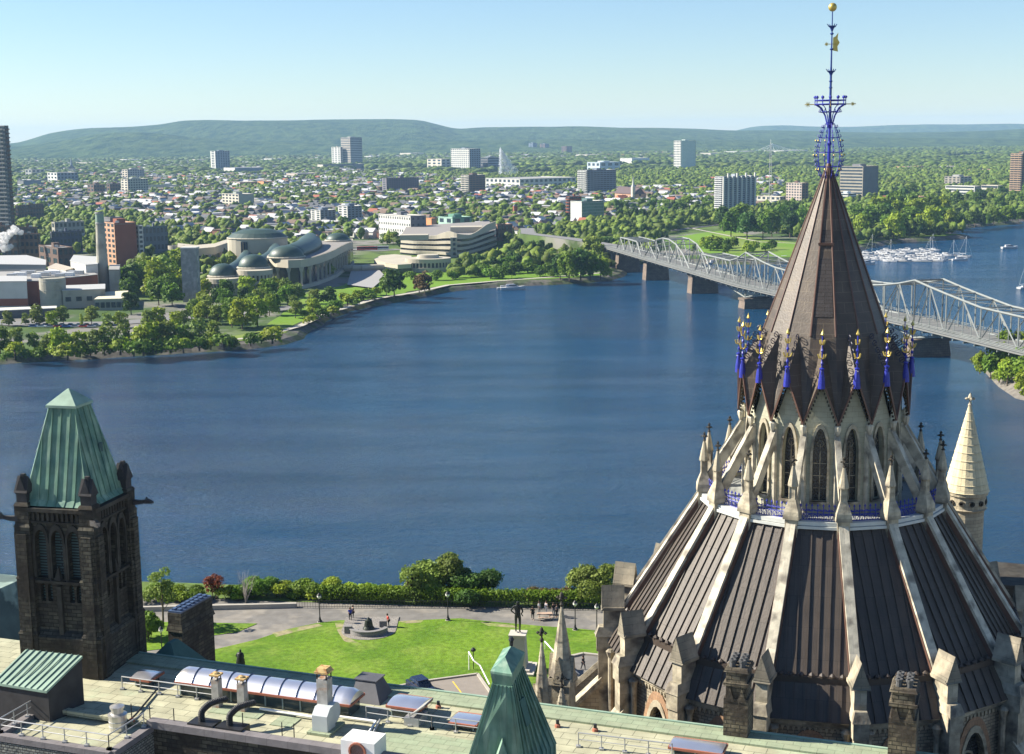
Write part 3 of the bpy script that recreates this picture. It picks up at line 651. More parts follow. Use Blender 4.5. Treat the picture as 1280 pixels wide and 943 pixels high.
for sx, sy in ((-1, -1), (1, -1), (1, 1), (-1, 1)):
    mb = MB(); cx, cy_ = sx*(A-.55), sy*(A-.55)
    for (z0, z1, e) in ((0, 23.2, 1.55), (23.2, 27.5, 1.4), (27.5, 31.5, 1.28), (31.5, 33.1, 1.15)):
        mb.box((cx, cy_, (z0+z1)/2), (e, e, z1-z0)); mb.taper((cx, cy_), z1-.0, z1+.25, (e+.12, e+.12), (e-.15, e-.15))
    for q in (0, 1): mb.box((cx+sx*.55*(1-q)*.0+(sx*.6 if q else 0), cy_+(0 if q else sy*.6), 15.5), (.8, .5, 31) if q == 0 else (.5, .8, 31))
    o = mb.build('corner_pier', dark_stone, tow)
    m = MB(); m.box((cx, cy_, 33.6), (.85, .85, .95)); gd = MB()
    m.loft([[(cx-.48, cy_-.48, 34.0), (cx+.48, cy_-.48, 34.0), (cx, cy_-.45, 35.3)], [(cx-.48, cy_+.48, 34.0), (cx+.48, cy_+.48, 34.0), (cx, cy_+.45, 35.3)]])
    m.loft([[(cx-.55, cy_-.55, 34.1), (cx-.55, cy_+.55, 34.1), (cx-.45, cy_, 35.3)], [(cx+.55, cy_-.55, 34.1), (cx+.55, cy_+.55, 34.1), (cx+.45, cy_, 35.3)]])
    m.box((cx, cy_, 35.3), (.3, .3, .35)); m.build('corner_pinnacle', mat('sooty_slate', (.045, .042, .042), var=.3), o)
    if (sx, sy) != (-1, 1):
        g = MB(); d = Vector((sx, sy, 0)).normalized() if sx == sy*-1 or True else 0
        if (sx, sy) == (-1, -1): d = Vector((-.95, -.2, 0)).normalized()
        if (sx, sy) == (1, 1): d = Vector((1, -.05, 0)).normalized()
        b = Vector((sx*A*.95, sy*A*.95, 32.1)); s_d = d.cross(Vector((0, 0, 1)))
        g.loft([[b+d*t_+s_d*a_*w2+Vector((0, 0, c_*h2+zz)) for a_, c_ in ((-1, -1), (1, -1), (1, 1), (-1, 1))] for t_, w2, h2, zz in ((-.3, .2, .22, 0), (.6, .16, .17, .02), (1.1, .12, .13, .1), (1.3, .2, .17, .16), (1.65, .15, .12, .12), (1.9, .08, .05, .06))])
        g.loft([[b+d*1.25+s_d*.1+Vector((0, 0, .3)), b+d*1.4+s_d*.1+Vector((0, 0, .3)), b+d*1.3+s_d*.12+Vector((0, 0, .48))], [b+d*1.25-s_d*.1+Vector((0, 0, .3)), b+d*1.4-s_d*.1+Vector((0, 0, .3)), b+d*1.3-s_d*.12+Vector((0, 0, .48))]])
        g.build('gargoyle', mat('sooty_slate', (0, 0, 0)), o)
def pyramid(parent, a0, z0, a1, z1, seams, m, name='pyramid_roof', flare=.25):
    mb = MB()
    mb.loft([[(sx*a0, sy*a0, z0) for sx, sy in ((-1, -1), (1, -1), (1, 1), (-1, 1))], [(sx*(a0-flare), sy*(a0-flare), z0+flare*1.2) for sx, sy in ((-1, -1), (1, -1), (1, 1), (-1, 1))], [(sx*a1, sy*a1, z1) for sx, sy in ((-1, -1), (1, -1), (1, 1), (-1, 1))]])
    o = mb.build(name, m, parent); s = MB(); b0 = a0-flare; zb = z0+flare*1.2
    for k in range(4):
        M = Matrix.Rotation(k*math.pi/2, 3, 'Z'); n = Vector((0, -(z1-zb), b0-a1)).normalized()
        for j in range(seams):
            x = -b0+(j+.5)*2*b0/seams; t = 1 if abs(x) <= a1 else (b0-abs(x))/(b0-a1)
            s.bar(M @ Vector((x, -b0-.02, zb)), M @ Vector((x, -(b0+(a1-b0)*t)-.02, zb+(z1-zb)*t)), .05, .13, M @ n); s.bar(M @ Vector((x, -a0, z0)), M @ Vector((x, -b0, zb)), .05, .1, M @ n)
        s.bar(M @ Vector((-b0, -b0, zb)), M @ Vector((-a1, -a1, z1)), .12, .12)
    s.build('standing_seams', m, o); return o
pyramid(tow, 2.95, 33.1, 1.05, 40.3, 7, verdigris, flare=.35)
mb = MB(); mb.loft([[(sx*1.25, sy*1.25, 40.25) for sx, sy in ((-1, -1), (1, -1), (1, 1), (-1, 1))], [(sx*1.25, sy*1.25, 40.45) for sx, sy in ((-1, -1), (1, -1), (1, 1), (-1, 1))], [(sx*.05, sy*.05, 41.55) for sx, sy in ((-1, -1), (1, -1), (1, 1), (-1, 1))]]); mb.build('roof_cap', verdi_pale, tow)
mb = MB(); mb.box((0.9, -1.9+.05, 36.9), (.5, .12, .7)); o = mb.build('roof_hatch', mat('dark_patch', (.05, .09, .09)), tow); o.rotation_euler = (0, 0, rad(90))
# pale green lean-to roof in front of the tower
def wp(px, py, z): return at(px, py, z)
o0 = wp(60, 840, 21.5); ln = empty('stair_house', (o0.x, o0.y, 0), 0, 'low stair house with a pale green standing seam lean-to roof at the tower foot', 'stair house')
def L_(px, py, z): p = wp(px, py, z); return Vector((p.x-o0.x, p.y-o0.y, z))
TL, TR, BL, BR = L_(32, 812, 23.6), L_(103, 820, 23.6), L_(-10, 853, 22.0), L_(58, 864, 22.0)
mb = MB(); mb.prism([TL, TR, BR, BL], (0, 0, -.18)); mb.build('lean_to_roof', verdi_pale, ln)
mb = MB()
for k in range(9):
    t = (k+.4)/9; mb.bar(TL.lerp(TR, t)+Vector((0, 0, .05)), BL.lerp(BR, t)+Vector((0, 0, .03)), .06, .06)
mb.build('standing_seams', mat('seam_dark_green', (.10, .16, .13)), ln)
mb = MB(); q = Vector((0, 0, -.25)); pts = [TL.lerp(BL, .03)+q, TR.lerp(BR, .03)+q, BR.lerp(TR, .04)+q, BL.lerp(TL, .04)+q]
mb.loft([[Vector((p.x, p.y, 5)) for p in pts], pts]); mb.build('stair_wall', mat('sooty_slate', (0, 0, 0)), ln)
# chimney slab behind the skylight
def slab_tower(name, pxl, pxr, py_top, Y, zbot, depth, label, cat, m, rz=RZ, cap=None):
    a = aty(pxl, py_top, Y); b = aty(pxr, py_top, Y); wdt = (b-a).length/math.cos(abs(rz)); t = empty(name, ((a.x+b.x)/2, Y, 0), rz, label, cat); return t, wdt, a.z
t, wd, zt = slab_tower('chimney_stack', 208, 227, 768, 112.5, 5, 5, 'tall dark stone chimney slab with a blue metal cap beside the skylight', 'chimney', dark_stone)
mb = MB(); mb.box((0, 2.4, zt/2-.7), (wd, 4.8, zt-1.4)); mb.taper((0, 2.4), zt-1.5, zt-1.0, (wd+.25, 5.0), (wd, 4.8)); mb.box((0, 2.4, zt-.5), (wd-.05, 4.75, 1.1)); mb.build('stack_wall', dark_stone, t)
mb = MB(); mb.box((0, 2.4, zt+.1), (wd*.95, 4.6, .2)); [mb.box((x, .5+.62*k, zt+.25), (.3, .42, .2)) for k in range(7) for x in (-.25, .25)]; mb.build('metal_cap', mat('blue_lead', (.05, .08, .15), rough=.4, spec=.6), t)
# small hipped copper dormer between tower and chimney
p = wp(188, 850, 20); t = empty('copper_dormer', (p.x, p.y+5, 0), RZ, 'small dark green hipped dormer roof between tower and chimney', 'dormer')
mb = MB(); mb.loft([[(-2.2, -1.5, 18.6), (2.2, -1.5, 18.6), (2.2, 3, 18.6), (-2.2, 3, 18.6)], [(-.2, .5, 20.9), (.2, .5, 20.9), (.2, 1.5, 20.9), (-.2, 1.5, 20.9)]]); mb.build('dormer_roof', mat('dark_verdigris', (.06, .13, .11)), t)
mb = MB(); mb.box((0, .75, 16.4), (4.3, 4.4, 4.4)); mb.build('dormer_wall', dark_stone, t)
# ------------------------------------------------------------------ green copper turret in the foreground
ZC = 27.0; Z0 = 21.0
cFL, cFR, cBR, cBL = [at(x, y, ZC) for x, y in ((613, 842), (640, 846), (656, 818), (629, 814))]
o0 = (cFL+cBR)/2; tur = empty('copper_turret', (o0.x, o0.y, 0), 0, 'steep green copper turret roof with a ridged cap rising at the lower edge', 'turret')
bFL = at(585, 950, Z0); bFR = at(655, 955, Z0); bBR = at(695, 930, Z0); bBL = bFL+(bBR-bFR)
def Q(v): return Vector((v.x-o0.x, v.y-o0.y, v.z))
top = [Q(v)*1.0 for v in (cFL, cFR, cBR, cBL)]; bot = [Q(v) for v in (bFL, bFR, bBR, bBL)]
cen = sum((v for v in top), Vector())/4; neck = [cen+(v-cen)*.88-Vector((0, 0, .75)) for v in top]
down = [Vector((v.x, v.y, v.z)) for v in bot]
mb = MB(); mb.loft([[v+Vector((0, 0, -3.0))+(v-Vector((cen.x, cen.y, v.z)))*.02 for v in down], down, neck]); tr = mb.build('turret_roof', verdigris, tur)
mb = MB(); mb.loft([neck, [v*1.0 for v in top], [v+Vector((0, 0, .15)) for v in top]]); r0 = (top[0]+top[1])/2; r1 = (top[2]+top[3])/2
ra, rb = r0.lerp(r1, .3)+Vector((0, 0, .75)), r0.lerp(r1, .8)+Vector((0, 0, .75)); tt = [v+Vector((0, 0, .15)) for v in top]
mb.poly(tt[0], tt[1], ra); mb.poly(tt[1], tt[2], rb, ra); mb.poly(tt[2], tt[3], rb); mb.poly(tt[3], tt[0], ra, rb); mb.build('ridge_cap', verdigris, tur)
mb = MB()
for i in range(4):
    j = (i+1) % 4; n = 5 if i % 2 == 0 else 8; nn = (down[j]-down[i]).cross(neck[i]-down[i]).normalized()
    for k in range(n):
        t_ = (k+.5)/n; q0 = down[i].lerp(down[j], t_); 
        mb.bar(q0, neck[i].lerp(neck[j], t_), .05, .16, nn); mb.bar(q0+Vector((0, 0, -3)), q0, .05, .14, nn)
    mb.bar(down[i], neck[i], .1, .1)
mb.build('standing_seams', verdigris, tur)
mb = MB(); q = down[0].lerp(down[1], .62); mb.loft([[q+Vector((-.9, -.5, -1.2)), q+Vector((.9, -.5, -1.2)), q+Vector((0, -.5, 1.6))], [q+Vector((-.6, 1.2, .6)), q+Vector((.6, 1.2, .6)), q+Vector((0, .9, 2.2))]]); mb.build('gablet', verdigris, tur)
q = down[1].lerp(down[2], .35).lerp(neck[1].lerp(neck[2], .35), .42); nn = (down[2]-down[1]).cross(neck[1]-down[1]).normalized(); ax = (neck[1].lerp(neck[2], .4)-down[1].lerp(down[2], .4)).normalized()
mb = MB(); mb.bar(q+nn*.1, q+nn*.1+ax*1.8, .55, .12, nn); mb.build('side_hatch', mat('dark_verdigris', (0, 0, 0)), tur)
mb = MB(); mb.lathe([(.1, 0), (.13, .3), (.2, .4), (.1, .6)], 8, tuple(rb)); mb.build('finial', black_metal, tur)
# ------------------------------------------------------------------ stone spires and chimneys north of the roof edge
def cross_finial(mb, c, s):
    c = Vector(c); mb.lathe([(.08*s, -.2*s), (.2*s, 0), (.08*s, .2*s), (.1*s, .5*s), (.22*s, .7*s), (.12*s, 1.0*s), (0, 1.15*s)], 8, tuple(c))
    for k in range(4):
        a = k*math.pi/2; mb.lathe([(0, -.15*s), (.17*s, 0), (0, .17*s)], 6, (c.x+.34*s*math.cos(a), c.y+.34*s*math.sin(a), c.z+.6*s))
def stone_spire(px, ptip, Y, r, hcone, label, lucarne=True, sq=True, grp='stone spires in front of the lawn'):
    tip = aty(px, ptip, Y); t = empty('stone_spire', (tip.x, Y, 0), RZ, label, 'stone spire', grp); z1 = tip.z-1.0; z0 = z1-hcone
    mb = MB(); mb.lathe([(r*.06, z1), (r, z0)], 8, th0=rad(22.5)); 
    for k in (.25, .5, .75): mb.lathe([(r*k+.05, z1-(z1-z0)*k-.06), (r*k+.06, z1-(z1-z0)*k+.04)], 8, th0=rad(22.5), cap=False)
    mb.build('spire_cone', stone_smooth, t)
    mb = MB(); mb.box((0, 0, z0/2), (r*1.7, r*1.7, z0)); mb.taper((0, 0), z0-.5, z0, (r*2.0, r*2.0), (r*1.85, r*1.85)); mb.taper((0, 0), z0-3.2, z0-2.7, (r*2.2, r*2.2), (r*1.8, r*1.8)); mb.box((0, 0, z0-3.6), (r*2.1, r*2.1, .8)); mb.build('shaft', stone_smooth, t)
    if lucarne:
        for k in range(4):
            M = Matrix.Rotation(k*math.pi/2, 3, 'Z'); mb = MB()
            mb.loft([[M @ Vector(v) for v in ((-r*.5, -r*1.02, z0-.3), (r*.5, -r*1.02, z0-.3), (0, -r*1.02, z0+1.7))], [M @ Vector(v) for v in ((-r*.5, -r*.4, z0-.3), (r*.5, -r*.4, z0-.3), (0, -r*.45, z0+1.7))]])
            mb.build('lucarne', stone, t)
    mb = MB(); cross_finial(mb, (0, 0, z1), .9); mb.build('carved_finial', dark_trim, t); return t
stone_spire(702, 740, 104, .95, 5.6, 'tallest of the three stone spires beside the copper turret, with gabled lucarnes')
stone_spire(677, 784, 102.5, .72, 5.2, 'slim stone spire with a clover finial between turret and tall spire')
stone_spire(702, 841, 100.2, .42, 1.6, 'short stone pinnacle in front of the tallest stone spire', False)
def brick_chimney(pxl, pxr, ptop, pbase, label):
    a = UW(pxl, pbase, RF); b = UW(pxr, pbase+3, RF); wd = b[0]-a[0]; c = W((a[0]+b[0])/2, a[1]+wd*.5, 0); zt = aty((pxl+pxr)/2, ptop, c.y).z
    t = empty('stone_chimney', c, RZ, label, 'chimney', 'square stone chimneys on the roof edge'); mb = MB(); 
    mb.box((0, 0, (zt-.6)/2), (wd*.86, wd*1.2, zt-.6)); mb.box((0, 0, zt-1.55), (wd*1.05, wd*1.35, .22)); mb.taper((0, 0), zt-.7, zt-.45, (wd*1.05, wd*1.35), (wd*.9, wd*1.2)); mb.box((0, 0, RF+1.4), (wd*1.02, wd*1.3, 2.8))
    for s in (-1, 1): mb.loft([[(s*wd*.25-.3, -wd*.68, RF+2.6), (s*wd*.25+.3, -wd*.68, RF+2.6), (s*wd*.25, -wd*.68, RF+3.6)], [(s*wd*.25-.3, -wd*.5, RF+2.6), (s*wd*.25+.3, -wd*.5, RF+2.6), (s*wd*.25, -wd*.5, RF+3.6)]])
    mb.build('chimney_shaft', mat('chimney_stone', (.20, .165, .11), pat='brick', psz=(.6, .28), pc=((.12, .10, .07), (.04, .035, .025)), mortar=.03, bump=.8, bs=3, col2=(.05, .04, .03), c2s=.7, c2t=(.45, .6), var=.4, vs=2), t)
    for k in range(3):
        mb = MB(); y = (k-1)*wd*.36; mb.lathe([(.22, zt-.45), (.19, zt-.1), (.24, zt-.08), (.24, zt+.05), (.14, zt+.06), (.14, zt-.2)], 8, (-.32, y, 0)); mb.lathe([(.22, zt-.45), (.19, zt-.1), (.24, zt-.08), (.24, zt+.05), (.14, zt+.06), (.14, zt-.2)], 8, (.32, y, 0)); mb.build('chimney_pots', mat('pot_grey', (.09, .09, .09), var=.3, vs=3), t)
    return t
brick_chimney(905, 935, 822, 920, 'weathered stone chimney in front of the lit part of the library'); brick_chimney(1110, 1144, 846, 947, 'stone chimney in front of the shaded library roof')
# round stone turret with conical roof beyond the library
c = aty(1213, 492, 150); t = empty('round_stone_turret', (c.x, 150, 0), 0, 'round pale stone turret with a conical stone roof to the right of the library', 'turret'); zt = c.z
mb = MB(); r = 2.35; zb = aty(1205, 612, 150).z
n = 11; prof = [(.12, zt-1.2)]
for k in range(n):
    rr = .12+(r-.12)*(k+1)/n; z = zt-1.2-(zt-1.2-zb)*(k+1)/n; prof += [(rr, z+.05), (rr+.07, z), (rr+.0, z-.02)]
mb.lathe(prof, 16, cap=False); mb.build('conical_roof', mat('conical_stone', (.60, .52, .33), pat='brick', psz=(1.2, 3), pc=((.54, .46, .3), (.3, .26, .18)), mortar=.015, var=.15, bump=.2), t)
mb = MB(); mb.lathe([(r-.05, zb), (r-.1, zb-.4), (r-.3, zb-.5), (r-.3, zb-1.8), (r-.15, zb-1.9), (r-.45, zb-2.2), (r-.55, 0)], 20, cap=False); mb.build('turret_wall', stone, t)
for k in range(12):
    a = k*math.pi/6; mb = MB(); mb.lathe([(.3, 0), (.3, .12), (.17, .12), (.17, 0)], 10); M_ = Matrix.Rotation(a, 3, 'Z') @ Matrix.Rotation(rad(90), 3, 'X')
    mb.v = [tuple(M_ @ Vector(p)+Vector(((r-.3)*math.sin(a), -(r-.3)*math.cos(a), zb-1.15))) for p in mb.v]; mb.build('round_opening', dark_trim, t)
mb = MB(); cross_finial(mb, (0, 0, zt-1.25), 1.15); mb.build('cross_finial', stone_smooth, t)
# dark wing right of the library and copper wing far left
c = aty(1262, 728, 150); t = empty('east_wing', (c.x+6, 150, 0), RZ, 'dark stone wing with a parapet behind the right side of the library', 'building')
mb = MB(); mb.box((0, 0, c.z/2), (14, 8, c.z)); mb.build('wing_wall', dark_stone, t); mb = MB(); mb.box((0, 0, c.z+.15), (14.6, 8.6, .35)); mb.build('parapet', dark_trim, t)
c = aty(14, 722, 128); t = empty('west_wing', (c.x-4, 128, 0), RZ, 'wing with steep pale copper roofs partly hidden behind the dark tower', 'building'); z = c.z
mb = MB(); mb.box((0, 0, z/2-3), (13, 9, z-6)); mb.build('wing_wall', dark_stone, t)
mb = MB(); mb.loft([[(-7, -5, z-6), (7, -5, z-6), (7, 5, z-6), (-7, 5, z-6)], [(-6, -2, z), (5.0, -2, z), (5.0, 2, z), (-6, 2, z)]]); mb.build('mansard_roof', mat('west_roof_copper', (.09, .13, .12), var=.3, vs=.6, col2=(.26, .34, .29), c2s=.25, c2t=(.5, .54)), t)
mb = MB(); [mb.bar((-6.5+k*1.1, -5.03, z-6), (-5.6+k*.95, -2.03, z), .08, .14, (0, -1, .5)) for k in range(12)]; mb.build('standing_seams', mat('seam_dark_green', (0, 0, 0)), t)
mb = MB(); mb.box((2, -6.5, z-8), (8, 3, .3)); [mb.box((-2+k*.8, -8, z-7.4), (.12, .12, 1.2)) for k in range(11)]; mb.box((2, -8, z-6.8), (8, .2, .15)); mb.build('balcony', white_paint, t)
# ------------------------------------------------------------------ foliage
def foliage(name, col, rnd=.22, var=.35, vs=.25, dark=.6, lean=(1.12, 1.15, .75)):
    """leaf material: value drifts over the crown, per-tree tint from the object or from the tint attribute"""
    if name in MATS: return MATS[name]
    m = bpy.data.materials.new(name); m.use_nodes = True; nt = m.node_tree; N = nt.nodes; L = nt.links; b = N['Principled BSDF']
    b.inputs['Roughness'].default_value = .65; b.inputs['Specular IOR Level'].default_value = .25
    g = N.new('ShaderNodeNewGeometry'); n = N.new('ShaderNodeTexNoise'); n.inputs['Scale'].default_value = vs; n.inputs['Detail'].default_value = 3; L.new(g.outputs['Position'], n.inputs[0])
    r = N.new('ShaderNodeMapRange'); r.inputs[1].default_value = .3; r.inputs[2].default_value = .7; L.new(n.outputs[0], r.inputs[0])
    x = N.new('ShaderNodeMix'); x.data_type = 'RGBA'; x.inputs[6].default_value = lin(tuple(c*dark for c in col)); x.inputs[7].default_value = lin(tuple(c*k for c, k in zip(col, lean))); L.new(r.outputs[0], x.inputs[0])
    oi = N.new('ShaderNodeObjectInfo'); at_ = N.new('ShaderNodeAttribute'); at_.attribute_name = 'tint'
    ad = N.new('ShaderNodeMath'); ad.operation = 'ADD'; L.new(oi.outputs['Random'], ad.inputs[0]); L.new(at_.outputs['Fac'], ad.inputs[1])
    fr_ = N.new('ShaderNodeMath'); fr_.operation = 'FRACT'; L.new(ad.outputs[0], fr_.inputs[0])
    hs = N.new('ShaderNodeHueSaturation'); L.new(x.outputs[2], hs.inputs['Color'])
    r2 = N.new('ShaderNodeMapRange'); r2.inputs[3].default_value = 1-rnd; r2.inputs[4].default_value = 1+rnd; L.new(fr_.outputs[0], r2.inputs[0]); L.new(r2.outputs[0], hs.inputs['Value'])
    mm = N.new('ShaderNodeMath'); mm.operation = 'MULTIPLY'; mm.inputs[1].default_value = 7.3; L.new(fr_.outputs[0], mm.inputs[0]); f2 = N.new('ShaderNodeMath'); f2.operation = 'FRACT'; L.new(mm.outputs[0], f2.inputs[0])
    r3 = N.new('ShaderNodeMapRange'); r3.inputs[3].default_value = .49; r3.inputs[4].default_value = .515; L.new(f2.outputs[0], r3.inputs[0]); L.new(r3.outputs[0], hs.inputs['Hue'])
    L.new(hs.outputs[0], b.inputs['Base Color'])
    tr = N.new('ShaderNodeBsdfTranslucent'); L.new(hs.outputs[0], tr.inputs[0]); ms = N.new('ShaderNodeMixShader'); ms.inputs[0].default_value = .32
    L.new(b.outputs[0], ms.inputs[1]); L.new(tr.outputs[0], ms.inputs[2]); L.new(ms.outputs[0], N['Material Output'].inputs[0])
    MATS[name] = m; return m
leafM = foliage('green_leaves', (.135, .225, .022)); leafY = foliage('yellow_green_leaves', (.28, .35, .03)); leafD = foliage('dark_green_leaves', (.07, .135, .026)); leafO = foliage('olive_leaves', (.20, .26, .055)); leafR = foliage('rust_red_leaves', (.24, .075, .03), lean=(1.2, 1.0, .8)); leafB = foliage('bronze_leaves', (.11, .085, .03), lean=(1.3, 1, .7))
barkM = mat('bark', (.12, .09, .06), var=.3, vs=3)
def quads(cen, nrm, size, rng, asp=.75):
    n = len(cen); a = rng.normal(size=(n, 3)); t = np.cross(nrm, a); t /= np.linalg.norm(t, axis=1)[:, None]+1e-9; b = np.cross(nrm, t)
    s = size[:, None] if hasattr(size, '__len__') else size
    v = np.stack([cen-t*s, cen-b*s*asp, cen+t*s, cen+b*s*asp], 1).reshape(-1, 3); return v
def mesh_np(name, v, f=None, tint=None):
    me = bpy.data.meshes.new(name); n = len(v); 
    if f is None: f = np.arange(n).reshape(-1, 4)
    me.vertices.add(n); me.vertices.foreach_set('co', np.ascontiguousarray(v, dtype=np.float32).ravel())
    k = f.shape[1]; me.loops.add(f.size); me.loops.foreach_set('vertex_index', f.astype(np.int32).ravel())
    me.polygons.add(len(f)); me.polygons.foreach_set('loop_start', np.arange(0, f.size, k, dtype=np.int32)); me.polygons.foreach_set('loop_total', np.full(len(f), k, dtype=np.int32))
    me.update(calc_edges=True)
    if tint is not None:
        a = me.attributes.new('tint', 'FLOAT', 'POINT'); a.data.foreach_set('value', tint.astype(np.float32))
    return me
def crown_pts(lobes, n, rng, inner=.25):
    """lobes: list of (centre, radii); points on and just under their shells"""
    w = np.array([l[1][0]*l[1][1] for l in lobes]); w = w/w.sum(); idx = rng.choice(len(lobes), n, p=w)
    d = rng.normal(size=(n, 3)); d /= np.linalg.norm(d, axis=1)[:, None]; d[:, 2] = np.where(d[:, 2] < -.45, -d[:, 2], d[:, 2])
    c = np.array([l[0] for l in lobes])[idx]; r = np.array([l[1] for l in lobes])[idx]; k = (1-inner*rng.random(n)**1.5)[:, None]*(1+.10*rng.normal(size=(n, 1)))
    p = c+d*r*k; nn = d/r; nn /= np.linalg.norm(nn, axis=1)[:, None]; nn = nn+.55*rng.normal(size=(n, 3)); nn /= np.linalg.norm(nn, axis=1)[:, None]; return p, nn
ICO = None
def ico(sub=1):
    import bmesh
    bm = bmesh.new(); bmesh.ops.create_icosphere(bm, subdivisions=sub, radius=1); v = np.array([x.co[:] for x in bm.verts]); f = np.array([[q.index for q in p.verts] for p in bm.faces]); bm.free(); return v, f
def lobes_round(h, r, rng, n=9, base=.3):
    L = [((0, 0, h*(base+1)/2), (r*.72, r*.72, h*(1-base)*.46))]
    for k in range(n):
        a = rng.random()*6.28; rr = r*(.35+.3*rng.random()); z = h*(base+.12+(.88-base-.12)*rng.random()); q = r*(.3+.2*rng.random())*(1.15-.5*(z/h))
        L.append(((rr*math.cos(a), rr*math.sin(a), z), (q, q, q*.85)))
    return L
def lobes_column(h, r, rng, n=8, base=.12):
    return [((r*.25*rng.normal(), r*.25*rng.normal(), h*(base+(1-base)*(k+.5)/n)), (r*(1.05-.7*abs((k+.5)/n-.35)),)*2+(h/n*.9,)) for k in range(n)]
def lobes_cone(h, r, rng, n=9, base=.08):
    return [((0, 0, h*(base+(1-base)*(k+.5)/n)), (r*(1.05-(k+.5)/n),)*2+(h/n*.8,)) for k in range(n)]
def crown_mesh(name, lobes, n, size, rng, m, core=.82):
    p, nn = crown_pts(lobes, n, rng); v = quads(p, nn, size*(.6+.8*rng.random(n)), rng)
    me = mesh_np(name, v); me.materials.append(m); return me
def trunk_mesh(name, h, r, rng, hc):
    mb = MB(); mb.tube((0, 0, -.3), (.1, 0, hc*.5), r, 7, r*.7); mb.tube((.1, 0, hc*.5), (0, .1, hc), r*.7, 7, r*.4)
    for k in range(5):
        a = k*1.3+rng.random(); z = hc*(.35+.12*k); mb.tube((0, 0, z), (h*.2*math.cos(a), h*.2*math.sin(a), z+h*.2), r*.38, 5, r*.12)
    me = bpy.data.meshes.new(name); me.from_pydata(mb.v, [], mb.f); me.materials.append(barkM); return me
rng = np.random.default_rng(7)
def make_tree(name, crownme, trunkme, loc, sc_, rz, label, cat, group):
    t = empty(name, loc, rz, label, cat, group); t.scale = sc_ if isinstance(sc_, tuple) else (sc_,)*3
    for nm, me in (('crown', crownme), ('trunk', trunkme)):
        o = bpy.data.objects.new(nm, me); C.objects.link(o); o.parent = t
    return t
# ------------------------------------------------------------------ the near bank: lawn, walk, monument
def sheet(name, pts, z, m, kind='structure', thick=0, sub=0):
    mb = MB()
    if thick: mb.loft([[(p[0], p[1], z-thick) for p in pts], [(p[0], p[1], z) for p in pts]])
    else:
        tri = tessellate_polygon([[Vector((p[0], p[1], 0)) for p in pts]]); mb.add([(p[0], p[1], z) for p in pts], [tuple(t) for t in tri])
    o = mb.build(name, m); tag(o, kind=kind); return o
def pxs(lst, z): return [at(x, y, z) for x, y in lst]
grassN = mat('mown_grass', (.125, .215, .02), var=.32, vs=1.6, col2=(.085, .165, .016), c2s=.12, c2t=(.42, .62), bump=.8, bs=5, rough=.9, streak=((.19, .26, .045), (.25, .25, 1), .6), spec=.1)
pathM = mat('asphalt_walk', (.17, .16, .145), var=.22, vs=.7, col2=(.23, .21, .18), c2s=.22, c2t=(.5, .58), rough=.95)
kerbM = mat('kerb_stone', (.38, .35, .30), var=.12)
cliff_edge = [(-400, 192), (-120, 190), (-60, 186), (-45, 184), (-30, 181.5), (-10, 179), (8, 177.5), (16, 176.5), (30, 178), (60, 180), (90, 170), (140, 150), (400, 120)]
sheet('ground', [(-400, -80), (400, -80)]+[(x, y+6.0) for x, y in reversed(cliff_edge)], 0, pathM)
sheet('verge', [(x, y-.2) for x, y in cliff_edge]+[(x, y+5.9) for x, y in reversed(cliff_edge)], .02, mat('rough_verge', (.09, .14, .025), var=.4, vs=1, rough=.95))
mb = MB()
r0 = [(x, y+5.9, -.02) for x, y in cliff_edge]; r1 = [(x*1.0, y+22, -22) for x, y in cliff_edge]; r2 = [(x, y+50, -39) for x, y in cliff_edge]
mb.loft([r0, r1, r2], cap=False, closed=False); o = mb.build('cliff_slope', mat('cliff_scrub', (.05, .075, .025), var=.5, vs=.4, bump=1, bs=1)); tag(o, kind='structure')
law1 = pxs([(0, 846), (120, 838), (200, 832), (266, 813), (321, 800), (360, 787), (396, 779.5), (424, 776), (499, 777), (560, 774), (576, 773.5), (618, 778), (676, 783), (729, 787), (800, 795), (860, 806), (860, 840), (729, 819), (700, 822), (690, 822), (690, 900), (613, 900), (613, 868), (597, 843.5), (541, 851), (478, 862), (478, 900), (0, 960)], 0)
sheet('lawn', law1, .05, grassN)
sheet('lawn', pxs([(120, 777), (264, 779), (322, 780), (296, 791), (265, 795), (200, 812), (120, 822)], 0), .05, grassN)
soil = mat('worn_soil', (.27, .24, .13), var=.3, vs=1.5, col2=(.15, .22, .03), c2s=.5, c2t=(.45, .6), rough=.95)
for q in ([(418, 778), (430, 777), (433, 790), (440, 800), (452, 806), (446, 808), (430, 802), (422, 790)], [(497, 777.5), (512, 776.3), (530, 776), (526, 779), (508, 780)], [(340, 792), (372, 785), (398, 780.5), (404, 783), (372, 790), (345, 797)], [(395, 861), (430, 850), (470, 848), (480, 853), (440, 860), (410, 866)], [(600, 778), (640, 782), (650, 786), (610, 783)]): sheet('worn_patch', pxs(q, 0), .062, soil)
# parking bay with kerb and yellow line
pk = pxs([(478, 862), (541, 851), (597, 843.5), (614, 868), (614, 905), (478, 905)], 0)
sheet('parking_bay', pk, .012, mat('parking_asphalt', (.24, .21, .18), var=.08))
mb = MB(); [mb.bar(a+Vector((0, 0, .08)), b+Vector((0, 0, .08)), .3, .2) for a, b in zip(pk[:3], pk[1:4])]; tag(mb.build('kerb', kerbM), kind='structure')
mb = MB(); [mb.bar(at(a, b, .02), at(c, d, .02), .14, .01) for a, b, c, d in ((566, 852, 584, 876), (505, 862, 512, 871))]; tag(mb.build('parking_line', mat('yellow_paint', (.65, .45, .06))), kind='structure')
